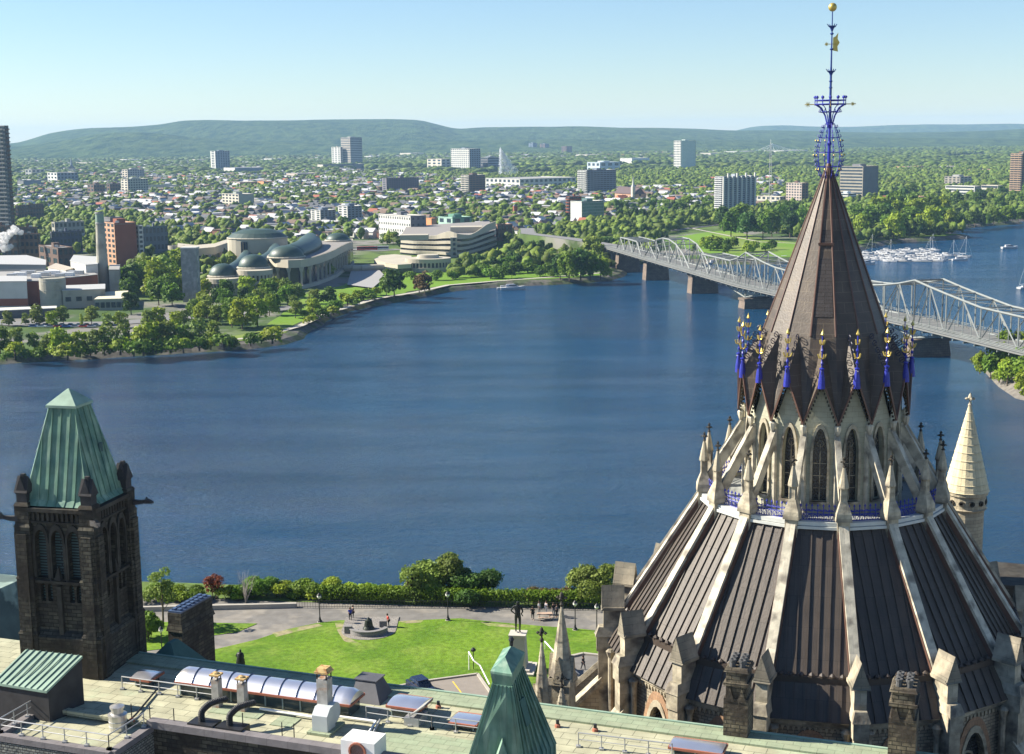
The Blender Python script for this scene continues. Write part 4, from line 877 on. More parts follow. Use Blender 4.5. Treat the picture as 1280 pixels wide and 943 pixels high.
# kerb wall on the river side
def line_things(): pass
cw = [(140, 765), (265, 762), (371, 759.5)]
P = pxs(cw, 0); mb = MB(); [mb.bar(a+Vector((0, 0, .3)), b+Vector((0, 0, .3)), .5, .6) for a, b in zip(P[:-1], P[1:])]; o = mb.build('parapet_wall', kerbM); tag(o, 'low pale stone parapet wall at the left end of the river walk', 'low wall')
P = [Vector((x, y-1.0, 0)) for x, y in cliff_edge if -25 < x < 70]; P = [at(371, 760, 0)]+[p for p in P if p.x > -24]
t = empty('iron_fence', P[0], 0, 'thin dark iron fence between the river walk and the clipped hedge', 'fence'); mb = MB(); pb = MB()
for a, b in zip(P[:-1], P[1:]):
    a = a-P[0]; b = b-P[0]; n = max(1, int((b-a).length/.35))
    for z in (.2, .95): mb.tube(a+Vector((0, 0, z)), b+Vector((0, 0, z)), .03, 4)
    for k in range(n): pb.tube(a.lerp(b, k/n), a.lerp(b, k/n)+Vector((0, 0, 1.0)), .018, 4)
mb.build('rail', black_metal, t); pb.build('pickets', black_metal, t)
# round bell monument
mc = at(461, 789, 0); mon = empty('round_monument', mc, 0, 'round stone forum with a curved wall and a bronze bell on the lawn', 'monument'); pave = mat('grey_pavers', (.27, .25, .22), pat='brick', psz=(.5, .5), pc=((.23, .21, .19), (.12, .11, .1)), var=.15); gran = mat('grey_granite', (.22, .21, .20), var=.15, vs=3)
r_ = (at(495, 789, 0)-mc).length; mb = MB(); mb.lathe([(r_, .02), (r_, .1), (0, .1)], 40); mb.box((0, r_*.75, .06), (2*r_, r_*1.5, .1)); mb.build('paving', pave, mon)
def ringseg(mb, ri, ro, z0, z1, a0, a1, n=20):
    rings = []
    for k in range(n+1):
        a = a0+(a1-a0)*k/n; c, s = math.cos(a), math.sin(a); rings.append([(ri*c, ri*s, z0), (ro*c, ro*s, z0), (ro*c, ro*s, z1), (ri*c, ri*s, z1)])
    mb.loft(rings)
mb = MB(); ringseg(mb, r_*.62, r_*.74, .1, .65, rad(195), rad(345)); ringseg(mb, r_*.6, r_*.76, .65, .75, rad(195), rad(345)); mb.build('curved_wall', gran, mon)
mb = MB(); ringseg(mb, r_*.40, r_*.47, .1, .14, 0, 6.283, 40); mb.lathe([(r_*.36, .1), (r_*.36, .28), (0, .3)], 28); mb.build('inner_ring', gran, mon)
mb = MB(); mb.box((-r_*.72, -.8, .55), (.9, .7, .9)); mb.build('inscribed_block', gran, mon); mb = MB(); mb.box((r_*.5, 1.2, .5), (.9, .5, .8)); mb.build('inscribed_block', gran, mon)
mb = MB(); mb.lathe([(.75, 0), (.7, .1), (.55, .35), (.48, .8), (.42, 1.1), (.2, 1.25), (.12, 1.4), (0, 1.45)], 20, (0, 0, .32)); mb.build('bronze_bell', mat('dark_bronze', (.035, .04, .03), rough=.4, metal=.4), mon)
# lamp posts
def lamp(px, py, label):
    t = empty('street_lamp', at(px, py, 0), 0, label, 'street lamp', 'globe lamps along the river walk')
    mb = MB(); mb.lathe([(.26, 0), (.26, .25), (.16, .35), (.11, .6), (.07, .8), (.055, 2.9), (.1, 3.0), (.05, 3.1)], 10); mb.build('post', black_metal, t)
    mb = MB(); mb.lathe([(.35, 0), (.35, .1)], 8, (0, 0, 0)); mb.build('footing', kerbM, t)
    mb = MB(); mb.lathe([(.1, 3.08)]+[(.27*math.sin(a), 3.38-.27*math.cos(a)) for a in [.4+k*.27 for k in range(10)]]+[(0, 3.65)], 12); mb.build('globe', mat('opal_globe', (.75, .74, .68), rough=.3), t, smooth=True)
    mb = MB(); mb.lathe([(.3, 3.5), (.2, 3.62), (.05, 3.8), (0, 3.85)], 10); mb.build('cap', black_metal, t)
lamp(400, 778, 'globe lamp post left of the two people in dark clothes'); lamp(560, 776, 'globe lamp post at the middle of the river walk'); lamp(719, 788, 'globe lamp post near the library beside the hedge end'); lamp(203, 822, 'globe lamp post between the dark tower and the chimney slab'); lamp(746, 792, 'globe lamp post closest to the library wall')
# ------------------------------------------------------------------ people and statues: one skinned body each
def person(name, loc, rz, label, cat, group, pose='stand', h=1.75, shirt=(.03, .05, .4), trous=(.02, .02, .03), skin=(.45, .28, .2), hair=(.05, .03, .02), mono=None, cloak=False):
    t = empty(name, loc, rz, label, cat, group); s = h/1.75
    st = .16 if pose == 'walk' else .03; lean = .12 if pose == 'bend' else 0
    J = {'pelvis': (0, 0, .95), 'waist': (0, -lean*.5, 1.12), 'chest': (0, -lean, 1.34), 'neck': (0, -lean*1.2, 1.5), 'head': (0, -lean*1.3-.02, 1.60), 'top': (0, -lean*1.3, 1.72)}
    for q, k in ((-1, 'L'), (1, 'R')):
        J['hip'+k] = (q*.1, 0, .9); J['knee'+k] = (q*.11, -st*q*.9-.02, .5); J['ank'+k] = (q*.11, -st*q*1.4+.03, .09); J['toe'+k] = (q*.12, -st*q*1.4-.15, .04)
        J['sh'+k] = (q*.19, -lean, 1.43); J['el'+k] = (q*.27, -lean+.03+st*q*.6, 1.16); J['wr'+k] = (q*(.25 if pose != 'hip' else .16), -lean-.1+st*q*.8, .95 if pose != 'hip' else 1.0); J['fi'+k] = (q*.25, -lean-.15+st*q*.9, .84)
    if pose == 'hip' : J['elR'] = (.36, .02, 1.2); J['wrR'] = (.17, -.05, 1.02); J['fiR'] = (.12, -.1, .98)
    E = [('pelvis', 'waist'), ('waist', 'chest'), ('chest', 'neck'), ('neck', 'head'), ('head', 'top')]
    for k in 'LR': E += [('pelvis', 'hip'+k), ('hip'+k, 'knee'+k), ('knee'+k, 'ank'+k), ('ank'+k, 'toe'+k), ('chest', 'sh'+k), ('sh'+k, 'el'+k), ('el'+k, 'wr'+k), ('wr'+k, 'fi'+k)]
    Rr = {'pelvis': .14, 'waist': .125, 'chest': .15, 'neck': .055, 'head': .1, 'top': .075}
    for k in 'LR': Rr.update({'hip'+k: .095, 'knee'+k: .06, 'ank'+k: .04, 'toe'+k: .035, 'sh'+k: .065, 'el'+k: .045, 'wr'+k: .03, 'fi'+k: .028})
    def skinned(nm, names, edges, grow, m, parent):
        me = bpy.data.meshes.new(nm); ids = {n_: i for i, n_ in enumerate(names)}
        me.from_pydata([tuple(c*s for c in J[n_]) for n_ in names], [(ids[a], ids[b]) for a, b in edges], []); o = bpy.data.objects.new(nm, me); C.objects.link(o); link_child(o, parent)
        o.modifiers.new('skin', 'SKIN')
        if not me.skin_vertices: me.skin_vertices.new() if hasattr(me.skin_vertices, 'new') else None
        sv = me.skin_vertices[0].data if me.skin_vertices else None
        for i, n_ in enumerate(names): sv[i].radius = ((Rr[n_]*grow)*s,)*2; sv[i].use_root = (i == 0)
        sb = o.modifiers.new('sub', 'SUBSURF'); sb.levels = 1; sb.render_levels = 1; me.materials.append(m); return o
    fl = lambda c, nm: mat(nm, c, rough=.8, var=.1)
    bm_ = mono or fl(skin, 'skin_tone')
    skinned('body', list(J), E, 1.0, bm_, t)
    if mono is None:
        nm = '%02d%02d%02d' % tuple(int(c*99) for c in shirt)
        skinned('shirt', ['waist', 'chest', 'shL', 'elL', 'shR', 'elR', 'pelvis'], [('pelvis', 'waist'), ('waist', 'chest'), ('chest', 'shL'), ('shL', 'elL'), ('chest', 'shR'), ('shR', 'elR')], 1.22, fl(shirt, 'shirt_cloth_'+nm), t)
        nm = '%02d%02d%02d' % tuple(int(c*99) for c in trous)
        skinned('trousers', ['pelvis', 'hipL', 'kneeL', 'ankL', 'hipR', 'kneeR', 'ankR'], [('pelvis', 'hipL'), ('hipL', 'kneeL'), ('kneeL', 'ankL'), ('pelvis', 'hipR'), ('hipR', 'kneeR'), ('kneeR', 'ankR')], 1.2, fl(trous, 'trouser_cloth_'+nm), t)
        mb = MB(); hx, hy, hz = [c*s for c in J['head']]; mb.lathe([(.02, .17), (.09, .15), (.125, .08), (.125, .0), (.1, -.06)], 10, (hx, hy+.025, hz)); mb.build('hair', fl(hair, 'hair_dark'), t, smooth=True)
    elif cloak:
        mb = MB(); mb.lathe([(.34, .3), (.36, .7), (.27, 1.1), (.26, 1.42), (.1, 1.52)], 12); mb.v = [(x*s, y*.75*s+.06, z*s) for x, y, z in mb.v]; mb.build('cloak', mono, t, smooth=True)
    return t
navy, red_, blk, wht, grey = (.03, .05, .35), (.6, .05, .04), (.015, .015, .018), (.7, .7, .68), (.2, .2, .2)
G = 'visitors on the parliament lawn'
person('person', at(438, 776, 0), .4, 'person in a blue top standing left of the round monument', 'person', G, 'stand', shirt=navy)
person('person', at(441.5, 773.5, 0), 2.0, 'person in dark clothes just behind the one in the blue top', 'person', G, 'stand', shirt=(.05, .04, .04))
person('person', at(486, 784, 0), -1.2, 'person in a red jacket leaning towards the round monument', 'person', G, 'bend', shirt=red_)
for i, (x, y, sh, tr, lb, ps) in enumerate(((666, 775, blk, blk, 'person in black walking, leftmost of the group by the picnic table', 'walk'), (674, 768, wht, grey, 'person in a white top standing behind the picnic table', 'stand'), (683, 768, (.35, .33, .36), wht, 'person in grey with pale trousers at the middle of the picnic group', 'stand'), (692, 770, blk, grey, 'person in a dark jacket at the left of the last pair near the tall spire', 'stand'), (696, 772, (.08, .07, .08), blk, 'rightmost person of the picnic group, in dark clothes', 'hip'))):
    person('person', at(x, y, 0), i*1.1, lb, 'person', G, ps, shirt=sh, trous=tr)
person('person', at(729, 838, 0), 1.0, 'person in black by the kerb next to the library buttress', 'person', G, 'walk', shirt=blk)
t = empty('picnic_table', at(681, 774, 0), .1, 'low wooden picnic table on the river walk with people around it', 'table'); wood = mat('picnic_wood', (.42, .30, .22)); mb = MB(); mb.box((0, 0, .74), (1.9, .75, .06)); mb.build('tabletop', wood, t)
for q in (-1, 1):
    mb = MB(); mb.box((0, q*.7, .44), (1.9, .28, .05)); mb.build('bench', wood, t); mb = MB(); mb.bar((q*.65, -.7, 0), (q*.65, .3, .74), .08, .08); mb.bar((q*.65, .7, 0), (q*.65, -.3, .74), .08, .08); mb.build('leg', wood, t)
pale_g = mat('pale_granite', (.48, .44, .38), var=.1)
bronze = mat('statue_bronze', (.018, .02, .018), rough=.45, var=.3)
def statue(px, ypl, yfeet, hs, label, pw, mped, cloak):
    b = at(px, ypl, 0); zf = aty(px, yfeet, b.y).z
    p = empty('stone_pedestal', b, rad(-8), label[0], 'pedestal'); mb = MB(); mb.box((0, 0, .15), (pw*2.6, pw*2.6, .3)); mb.box((0, 0, .4), (pw*1.9, pw*1.9, .3)); mb.build('steps', mat('pale_granite', (.48, .44, .38), var=.1), p)
    mb = MB(); mb.taper((0, 0), .5, zf-.25, (pw*1.35, pw*1.35), (pw*1.1, pw*1.1)); mb.taper((0, 0), zf-.3, zf-.02, (pw*1.25, pw*1.25), (pw*1.3, pw*1.3)); mb.build('shaft', mped, p)
    person('statue', (b.x, b.y, zf-.02), rad(170), label[1], 'statue', None, 'hip', hs, mono=bronze, cloak=cloak)
statue(648, 838, 791, 3.8, ('tall pale granite pedestal carrying the statue behind the turret', 'dark bronze statue with a hand on its hip, high on the pale pedestal'), 1.5, mat('pale_granite', (0, 0, 0)), False)
statue(302, 852, 839, 2.6, ('low pale pedestal behind the long skylight', 'dark bronze cloaked statue behind the long skylight'), 1.7, mat('pale_granite', (0, 0, 0)), True)
# parked car and small kit
def car(px, py, rz, label, col):
    t = empty('parked_car', at(px, py, .02), rz, label, 'car'); pm = mat('car_paint_dark', col, rough=.25, spec=.6, var=.02)
    def sec(x, w, z0, z1, zt, wt): return [(x, -w, z0), (x, w, z0), (x, w, z1), (x, wt, zt), (x, -wt, zt), (x, -w, z1)]
    mb = MB(); mb.loft([sec(x, w, .28, z1, zt, wt) for x, w, z1, zt, wt in ((-2.25, .8, .75, .8, .7), (-2.1, .9, .95, 1.0, .8), (-1.0, .92, 1.0, 1.06, .82), (.6, .92, .98, 1.05, .82), (1.6, .9, .85, .92, .8), (2.2, .78, .65, .7, .65))]); mb.build('body', pm, t)
    mb = MB(); mb.loft([sec(x, w, .95, z1, zt, wt) for x, w, z1, zt, wt in ((-1.95, .75, 1.0, 1.02, .7), (-1.3, .82, 1.3, 1.5, .65), (-.2, .83, 1.35, 1.58, .68), (.5, .82, 1.3, 1.5, .64), (1.15, .78, 1.0, 1.02, .7))]); mb.build('cabin_glass', mat('car_glass', (.01, .015, .03), rough=.08, spec=.8), t, )
    mb = MB(); mb.box((-.35, 0, 1.585), (1.7, 1.3, .05)); mb.build('roof', pm, t)
    for x in (-1.35, 1.35):
        for y in (-.85, .85):
            mb = MB(); mb.lathe([(.32, -.11), (.33, 0), (.32, .11)], 14); M_ = Matrix.Rotation(rad(90), 3, 'X'); mb.v = [tuple(M_ @ Vector(p)+Vector((x, y, .33))) for p in mb.v]; wh = mb.build('wheel', black_metal, t)
            mb = MB(); mb.lathe([(.2, -.125), (.2, .125)], 10); mb.v = [tuple(M_ @ Vector(p)+Vector((x, y, .33))) for p in mb.v]; mb.build('rim', grey_metal, wh)
    for y in (-.6, .6): mb = MB(); mb.box((2.17, y, .66), (.12, .3, .14)); mb.build('headlight', white_paint, t)
    for y in (-.65, .65): mb = MB(); mb.box((-2.22, y, .78), (.08, .25, .14)); mb.build('tail_light', mat('red_lens', (.4, .01, .01)), t)
car(527, 866, rad(-60), 'dark blue car parked in the bay behind the small skylights', (.012, .018, .045))
mb = MB(); pts = [at(586, 815, 2.2)]+[at(x, y, z) for x, y, z in ((592, 826, 2.0), (600, 832, 1.6), (606, 844, 1.0), (612, 856, .6))]; o0 = Vector((pts[0].x, pts[0].y, 0)); mb.path([p-o0 for p in pts], .08, 6); mb.tube(pts[0]-o0, Vector((0, 0, 0)), .06, 6); o = mb.build('hand_rail', white_paint); o.location = o0; tag(o, 'curving white hand rail at the corner of the parking bay', 'handrail')
mb = MB(); pts = [at(x, y, z) for x, y, z in ((681, 802, 1.0), (690, 812, 1.0), (702, 824, 1.0), (716, 836, 1.0), (724, 843, .3))]; o0 = Vector((pts[0].x, pts[0].y, 0)); mb.path([p-o0 for p in pts], .08, 6); [mb.tube(p-o0, Vector((p.x-o0.x, p.y-o0.y, 0)), .05, 5) for p in pts[:4]]; o = mb.build('hand_rail', white_paint); o.location = o0; tag(o, 'white hand rail on the lawn between the tall spire and the library', 'handrail')
t = empty('flood_light', at(592, 837, 0), 0, 'thin post with a dark flood light at the edge of the lawn', 'flood light'); mb = MB(); mb.tube((0, 0, 0), (0, 0, 2.2), .05, 6); mb.build('post', black_metal, t); mb = MB(); mb.lathe([(.05, 0), (.28, .1), (.3, .3), (.1, .5)], 8, (0, 0, 2.1)); mb.build('lamp_head', black_metal, t)
mb = MB(); P = pxs([(690, 828), (729, 819), (790, 826)], 0); [mb.bar(a+Vector((0, 0, .15)), b+Vector((0, 0, .15)), .4, .3) for a, b in zip(P[:-1], P[1:])]; tag(mb.build('kerb', kerbM), kind='structure')
sheet('service_drive', pxs([(690, 829), (729, 820), (790, 826), (790, 900), (690, 900)], 0), .09, pathM)
# ------------------------------------------------------------------ hedge and shrubs on the cliff edge
def leafy(name, lobes, n, size, m, loc, label, cat, group=None, stems=True):
    t = empty(name, loc, 0, label, cat, group); me = crown_mesh('foliage', lobes, n, size, rng, m); o = bpy.data.objects.new('foliage', me); C.objects.link(o); o.parent = t
    if stems:
        mb = MB(); h = max(l[0][2] for l in lobes)
        for l in lobes[:6]: mb.tube((l[0][0]*.3, l[0][1]*.3, -.5), l[0], .07, 5, .03)
        mb.build('stems', barkM, t)
    return t
ctr = at(560, 766, 0); L = []
for a, b in zip(cliff_edge[:-1], cliff_edge[1:]):
    n = max(1, int(abs(b[0]-a[0])/1.0))
    for k in range(n):
        x = a[0]+(b[0]-a[0])*k/n; y = a[1]+(b[1]-a[1])*k/n
        if -27 < x < 40: L.append(((x-ctr.x, y+.35-ctr.y, 1.0), (.95, .8, 1.15+.15*rng.random())))
leafy('clipped_hedge', L, 26000, .13, foliage('hedge_leaves', (.16, .27, .02), rnd=.1), (ctr.x, ctr.y, 0), 'clipped light green hedge behind the thin iron fence', 'hedge', stems=False)
def bush(px, pyb, w, h, m, label, n=2500, size=.16, dy=1.5, name='bush', lob=7, grp='shrubs on the cliff edge'):
    b = at(px, pyb, 0); b.y += dy+(2.6 if pyb < 775 else 0); L = []
    for k in range(lob):
        q = rng.random(); L.append(((w*(rng.random()-.5)*.75, w*.2*rng.normal(), h*(.35+.5*rng.random())), (w*.24+.2, w*.22+.2, h*.28)))
    return leafy(name, L, n, size, m, (b.x, b.y, -.3), label, 'bush', grp)
hl = [(187, 763, 4, 3.0, leafM, 'green bush directly right of the dark tower'), (212, 764, 3.5, 2.2, leafY, 'yellow green bush at the foot of the pale tree'), (233, 763, 3.5, 2.0, leafM, 'green bush left of the chimney cap'), (283, 760, 3.2, 2.0, leafY, 'yellow green bush right of the chimney cap'), (300, 760, 3.4, 2.2, leafM, 'green bush under the bare shrub'), (320, 759, 4.2, 2.9, leafM, 'broad green bush above the left end of the walk'), (345, 759, 3.6, 2.4, leafY, 'lighter bush between two darker ones left of the first lamp'), (362, 759, 3, 2.0, leafM, 'low green bush just left of the first globe lamp'), (380, 758, 4.2, 2.9, leafM, 'tall green bush directly behind the first globe lamp'), (402, 758, 4.2, 2.8, leafY, 'light green bush just right of the first globe lamp'), (425, 760, 3.0, 2.1, leafM, 'low green bush behind the person in blue'), (442, 760, 3.8, 2.6, leafY, 'bush behind the left side of the round monument'), (465, 760, 3.4, 2.4, leafM, 'green bush behind the middle of the round monument'), (487, 760, 3.4, 2.2, leafY, 'light bush behind the person in red')]
for px, py, w_, h_, m_, lb in hl: bush(px, py, w_, h_*.88, m_, lb)
bush(528, 762, 6.6, 4.7, leafO, 'large feathery olive shrub rising above the hedge', 6000, .2, 3, lob=10); bush(555, 761, 4.0, 5.0, leafO, 'second feathery olive shrub left of the dark rounded bush', 4000, .2, 3)
bush(520, 762, 3.4, 2.9, leafB, 'small bronze bush in front of the feathery shrub', 2500, .16, 1.8); bush(595, 762, 6.0, 3.5, leafD, 'dark rounded bush above the clipped hedge', 6000, .18, 2.4, lob=9)
bush(574, 762, 3, 3.4, leafD, 'small dark bush touching the left of the dark rounded one', 2500, .16, 2.2)
bush(672, 766, 3.5, 2.3, leafB, 'rusty bronze bush behind the picnic group', 2500, .15, 2.0); bush(698, 768, 3.8, 2.4, leafB, 'rusty bronze bush behind the tall stone spire', 2500, .15, 2.0); bush(715, 768, 3, 2.0, leafD, 'low dark bush right of the tall spire', 2000, .15, 2.0)
bush(745, 772, 5.5, 4.8, leafO, 'feathery light shrub beside the library buttress', 5000, .18, 2.6, lob=9); bush(185, 800, 3.4, 3.4, leafM, 'round bush on the lawn against the dark tower', 3000, .18, 0)
# pale small tree, rust shrub, bare shrub
me = crown_mesh('crown', [((rng.normal()*.8, rng.normal()*.8, 3.4+k*.55), (1.3-.09*k, 1.3-.09*k, .8)) for k in range(8)], 1600, .17, rng, leafO); make_tree('small_tree', me, trunk_mesh('trunk', 7, .16, rng, 6.2), at(204, 784, 0)+Vector((0, 0, 0)), .95, 0, 'small airy pale green tree between the dark tower and the chimney', 'tree', None)
bush(262, 762, 2.2, 3.8, leafR, 'rust red autumn shrub right above the chimney cap', 700, .17, 1.5)
t = empty('bare_shrub', at(304, 760, 0)+Vector((0, 2, 0)), 0, 'leafless grey shrub standing against the river', 'shrub'); mb = MB()
for k in range(26):
    a = rng.random()*6.28; e = rng.random()*.5; p = Vector((0, 0, 0)); d = Vector((math.cos(a)*e, math.sin(a)*e, 1)).normalized(); r = .05
    for j in range(4):
        q = p+d*1.1; mb.tube(p, q, r, 4, r*.65); r *= .65; p = q; d = (d+Vector(rng.normal(size=3))*.22).normalized()
mb.build('twigs', mat('grey_twigs', (.30, .27, .24)), t)
me = crown_mesh('crown', lobes_round(9, 4, rng, 9, .2), 5000, .2, rng, leafM)
# ------------------------------------------------------------------ river
def water_mat():
    m = bpy.data.materials.new('river_water'); m.use_nodes = True; nt = m.node_tree; N = nt.nodes; L = nt.links; b = N['Principled BSDF']
    b.inputs['Base Color'].default_value = (.004, .036, .085, 1); b.inputs['Roughness'].default_value = .1; b.inputs['IOR'].default_value = 1.33
    g = N.new('ShaderNodeNewGeometry')
    def nz(scale, det, st=(1, 1, 1)):
        mp = N.new('ShaderNodeMapping'); mp.inputs['Scale'].default_value = st; mp.inputs['Rotation'].default_value = (0, 0, .3); L.new(g.outputs['Position'], mp.inputs[0])
        n = N.new('ShaderNodeTexNoise'); n.inputs['Scale'].default_value = scale; n.inputs['Detail'].default_value = det; n.inputs['Roughness'].default_value = .65; L.new(mp.outputs[0], n.inputs[0]); return n.outputs[0]
    a = nz(.8, 5, (.7, 1.3, 1)); c = nz(.035, 3, (.6, 1.5, 1)); e = nz(.006, 3, (.5, 1.6, 1))
    bp = N.new('ShaderNodeBump'); bp.inputs['Strength'].default_value = 1.0; bp.inputs['Distance'].default_value = 1.5
    # gust patches: rougher and calmer water
    r = N.new('ShaderNodeMapRange'); r.inputs[1].default_value = .35; r.inputs[2].default_value = .65; r.inputs[3].default_value = .65; r.inputs[4].default_value = 1.3; L.new(e, r.inputs[0])
    mu = N.new('ShaderNodeMath'); mu.operation = 'MULTIPLY'; L.new(a, mu.inputs[0]); L.new(r.outputs[0], mu.inputs[1])
    m2 = N.new('ShaderNodeMath'); m2.operation = 'MULTIPLY_ADD'; m2.inputs[1].default_value = 1.6; L.new(c, m2.inputs[0]); L.new(mu.outputs[0], m2.inputs[2])
    wc = N.new('ShaderNodeMix'); wc.data_type = 'RGBA'; wc.inputs[6].default_value = (.004, .043, .105, 1); wc.inputs[7].default_value = (.006, .055, .130, 1); rw = N.new('ShaderNodeMapRange'); rw.inputs[1].default_value = .38; rw.inputs[2].default_value = .62; L.new(nz(.011, 5, (.5, 1.3, 1)), rw.inputs[0]); L.new(rw.outputs[0], wc.inputs[0]); L.new(wc.outputs[2], b.inputs['Base Color']); rg = N.new('ShaderNodeMapRange'); rg.inputs[1].default_value = .35; rg.inputs[2].default_value = .65; rg.inputs[3].default_value = .09; rg.inputs[4].default_value = .16; L.new(nz(.02, 4, (.3, 2.2, 1)), rg.inputs[0]); L.new(rg.outputs[0], b.inputs['Roughness'])
    L.new(m2.outputs[0], bp.inputs['Height']); L.new(bp.outputs[0], b.inputs['Normal']); return m
waterM = water_mat()
mb = MB(); mb.poly((-9000, 120, WZ), (9000, 120, WZ), (9000, 9000, WZ), (-9000, 9000, WZ)); o = mb.build('river', waterM, uv=False); tag(o, kind='structure')
# ------------------------------------------------------------------ far bank
HG = LZ
shore = [at(x, y, WZ) for x, y in ((0, 456), (60, 452), (150, 447), (240, 442), (300, 438), (345, 433), (372, 428), (392, 414), (410, 402), (440, 390), (470, 383), (505, 377), (530, 372), (560, 366), (600, 361.5), (640, 359), (680, 357), (720, 355), (755, 352), (778, 347), (786, 341), (770, 334), (800, 331), (860, 330), (920, 331), (980, 330), (1030, 325), (1074, 318), (1085, 311), (1130, 304), (1170, 301.5), (1200, 299.5), (1216, 297), (1190, 293), (1196, 288), (1235, 283), (1282, 280), (1330, 276))]
shore = [Vector((-420, 540, WZ)), Vector((-300, 590, WZ))]+shore+[Vector((1300, 1500, WZ)), Vector((3200, 1700, WZ))]
def smooth_line(P, n=3, wob=1.0):
    out = []
    for i in range(len(P)-1):
        p0, p1, p2, p3 = P[max(i-1, 0)], P[i], P[i+1], P[min(i+2, len(P)-1)]
        for k in range(n):
            t = k/n; q = .5*((2*p1)+(p2-p0)*t+(2*p0-5*p1+4*p2-p3)*t*t+(3*p1-p0-3*p2+p3)*t*t*t); out.append(q+Vector((rng.normal()*wob, rng.normal()*wob, 0)))
    out.append(P[-1]); return out
sh = smooth_line(shore)
nrm = []
for i in range(len(sh)):
    d = (sh[min(i+1, len(sh)-1)]-sh[max(i-1, 0)]); nrm.append(Vector((-d.y, d.x, 0)).normalized())
bankM = mat('rock_bank', (.11, .10, .085), var=.55, vs=.5, bump=1, bs=.8, col2=(.06, .08, .03), c2s=.12, c2t=(.44, .56))
mb = MB(); o0 = [s+Vector((0, 0, -1.5))-n*2 for s, n in zip(sh, nrm)]; o1 = [s+n*4+Vector((0, 0, 2.0)) for s, n in zip(sh, nrm)]; o2 = [Vector((s.x, s.y, HG))+n*9 for s, n in zip(sh, nrm)]
mb.loft([o0, o1, o2], cap=False, closed=False); tag(mb.build('river_bank', bankM), kind='structure')
def ground_mat():
    m = bpy.data.materials.new('town_ground'); m.use_nodes = True; nt = m.node_tree; N = nt.nodes; L = nt.links; b = N['Principled BSDF']; b.inputs['Roughness'].default_value = .95; b.inputs['Specular IOR Level'].default_value = .1
    g = N.new('ShaderNodeNewGeometry')
    def nz(s, d=4): n = N.new('ShaderNodeTexNoise'); n.inputs['Scale'].default_value = s; n.inputs['Detail'].default_value = d; L.new(g.outputs['Position'], n.inputs[0]); return n.outputs[0]
    def ramp(v, a, b_): r = N.new('ShaderNodeMapRange'); r.inputs[1].default_value = a; r.inputs[2].default_value = b_; L.new(v, r.inputs[0]); return r.outputs[0]
    def mix(a, c, f):
        x = N.new('ShaderNodeMix'); x.data_type = 'RGBA'
        for k, v in ((6, a), (7, c)):
            if isinstance(v, tuple): x.inputs[k].default_value = lin(v)
            else: L.new(v, x.inputs[k])
        L.new(f, x.inputs[0]); return x.outputs[2]
    c = mix((.06, .10, .03), (.20, .19, .17), ramp(nz(.02, 5), .47, .56)); c = mix(c, (.10, .15, .035), ramp(nz(.006, 4), .5, .6)); c = mix(c, (.05, .075, .025), ramp(nz(.05, 5), .55, .7)); L.new(c, b.inputs['Base Color']); return m
townM = ground_mat()
ring = [(p.x, p.y) for p in o2]; far = [(9000, 9500), (-9000, 9500), (-9000, 2000)]
sheet('far_ground', ring+far, HG, townM)
grassF = mat('park_grass', (.13, .23, .025), var=.15, vs=.02, rough=.9, col2=(.17, .22, .05), c2s=.012, c2t=(.5, .62), spec=.1)
def farsheet(name, lst, m, dz=.15, kind='structure'): return sheet(name, pxs(lst, HG), HG+dz, m, kind)
LW = [(-50, 14), (160, 16), (345, 20), (400, 30), (440, 60), (510, 75), (560, 110), (640, 120), (700, 100), (760, 90), (785, 40)]
def lawn_strip(i0, i1, fn, name='park_lawn'):
    a = [o2[i]+nrm[i]*.5 for i in range(i0, i1)]; b = [o2[i]+(nrm[i]*.4+Vector((-.35, .93, 0))*.6)*fn(proj(o2[i])[0]) for i in range(i0, i1)]
    mb = MB(); mb.loft([[Vector((p.x, p.y, HG+.15)) for p in a], [Vector((p.x, p.y, HG+.15)) for p in b]], cap=False, closed=False); tag(mb.build(name, grassF, uv=False), kind='structure')
iA = next(i for i, p in enumerate(sh) if proj(p)[0] > 60); iB = next(i for i, p in enumerate(sh) if proj(p)[0] > 776)
lawn_strip(iA, iB, lambda x: float(np.interp(x, [q[0] for q in LW], [q[1] for q in LW])))
farsheet('park_lawn', [(826, 300), (850, 296), (880, 291), (910, 288), (925, 291), (960, 300), (990, 303), (1040, 306), (1072, 310), (1060, 318), (980, 322), (900, 320), (860, 312)], grassF)
iC = next(i for i, p in enumerate(sh) if proj(p)[0] > 1078 and p.y > 1000); lawn_strip(iC, iC+14, lambda x: 22)
road = mat('far_road', (.19, .185, .18), var=.1)
def ribbon(name, pts, w, m, z=HG, dz=.3):
    P = [at(x, y, z) for x, y in pts]; mb = MB(); L_, R_ = [], []
    for i in range(len(P)):
        d = P[min(i+1, len(P)-1)]-P[max(i-1, 0)]; n = Vector((-d.y, d.x, 0)).normalized()*w/2; L_.append(P[i]+n+Vector((0, 0, dz))); R_.append(P[i]-n+Vector((0, 0, dz)))
    mb.loft([L_, R_], cap=False, closed=False); return tag(mb.build(name, m, uv=False), kind='structure')
ribbon('promenade', [(170, 436), (250, 430), (330, 421), (375, 408), (410, 392), (470, 374), (520, 366), (560, 357), (620, 352), (690, 347), (760, 341)], 4, mat('light_path', (.42, .39, .33)))
ribbon('road', [(-20, 404), (60, 406), (140, 405), (230, 398), (330, 389), (370, 384)], 16, road)
ribbon('road', [(640, 300), (700, 300), (760, 307)], 14, road); ribbon('road', [(440, 312), (475, 314), (500, 312)], 14, road)
ribbon('road', [(780, 302), (830, 290), (900, 281), (930, 278)], 9, road); ribbon('park_path', [(860, 285), (900, 293), (950, 303), (1000, 305)], 3, mat('light_path', (0, 0, 0)))
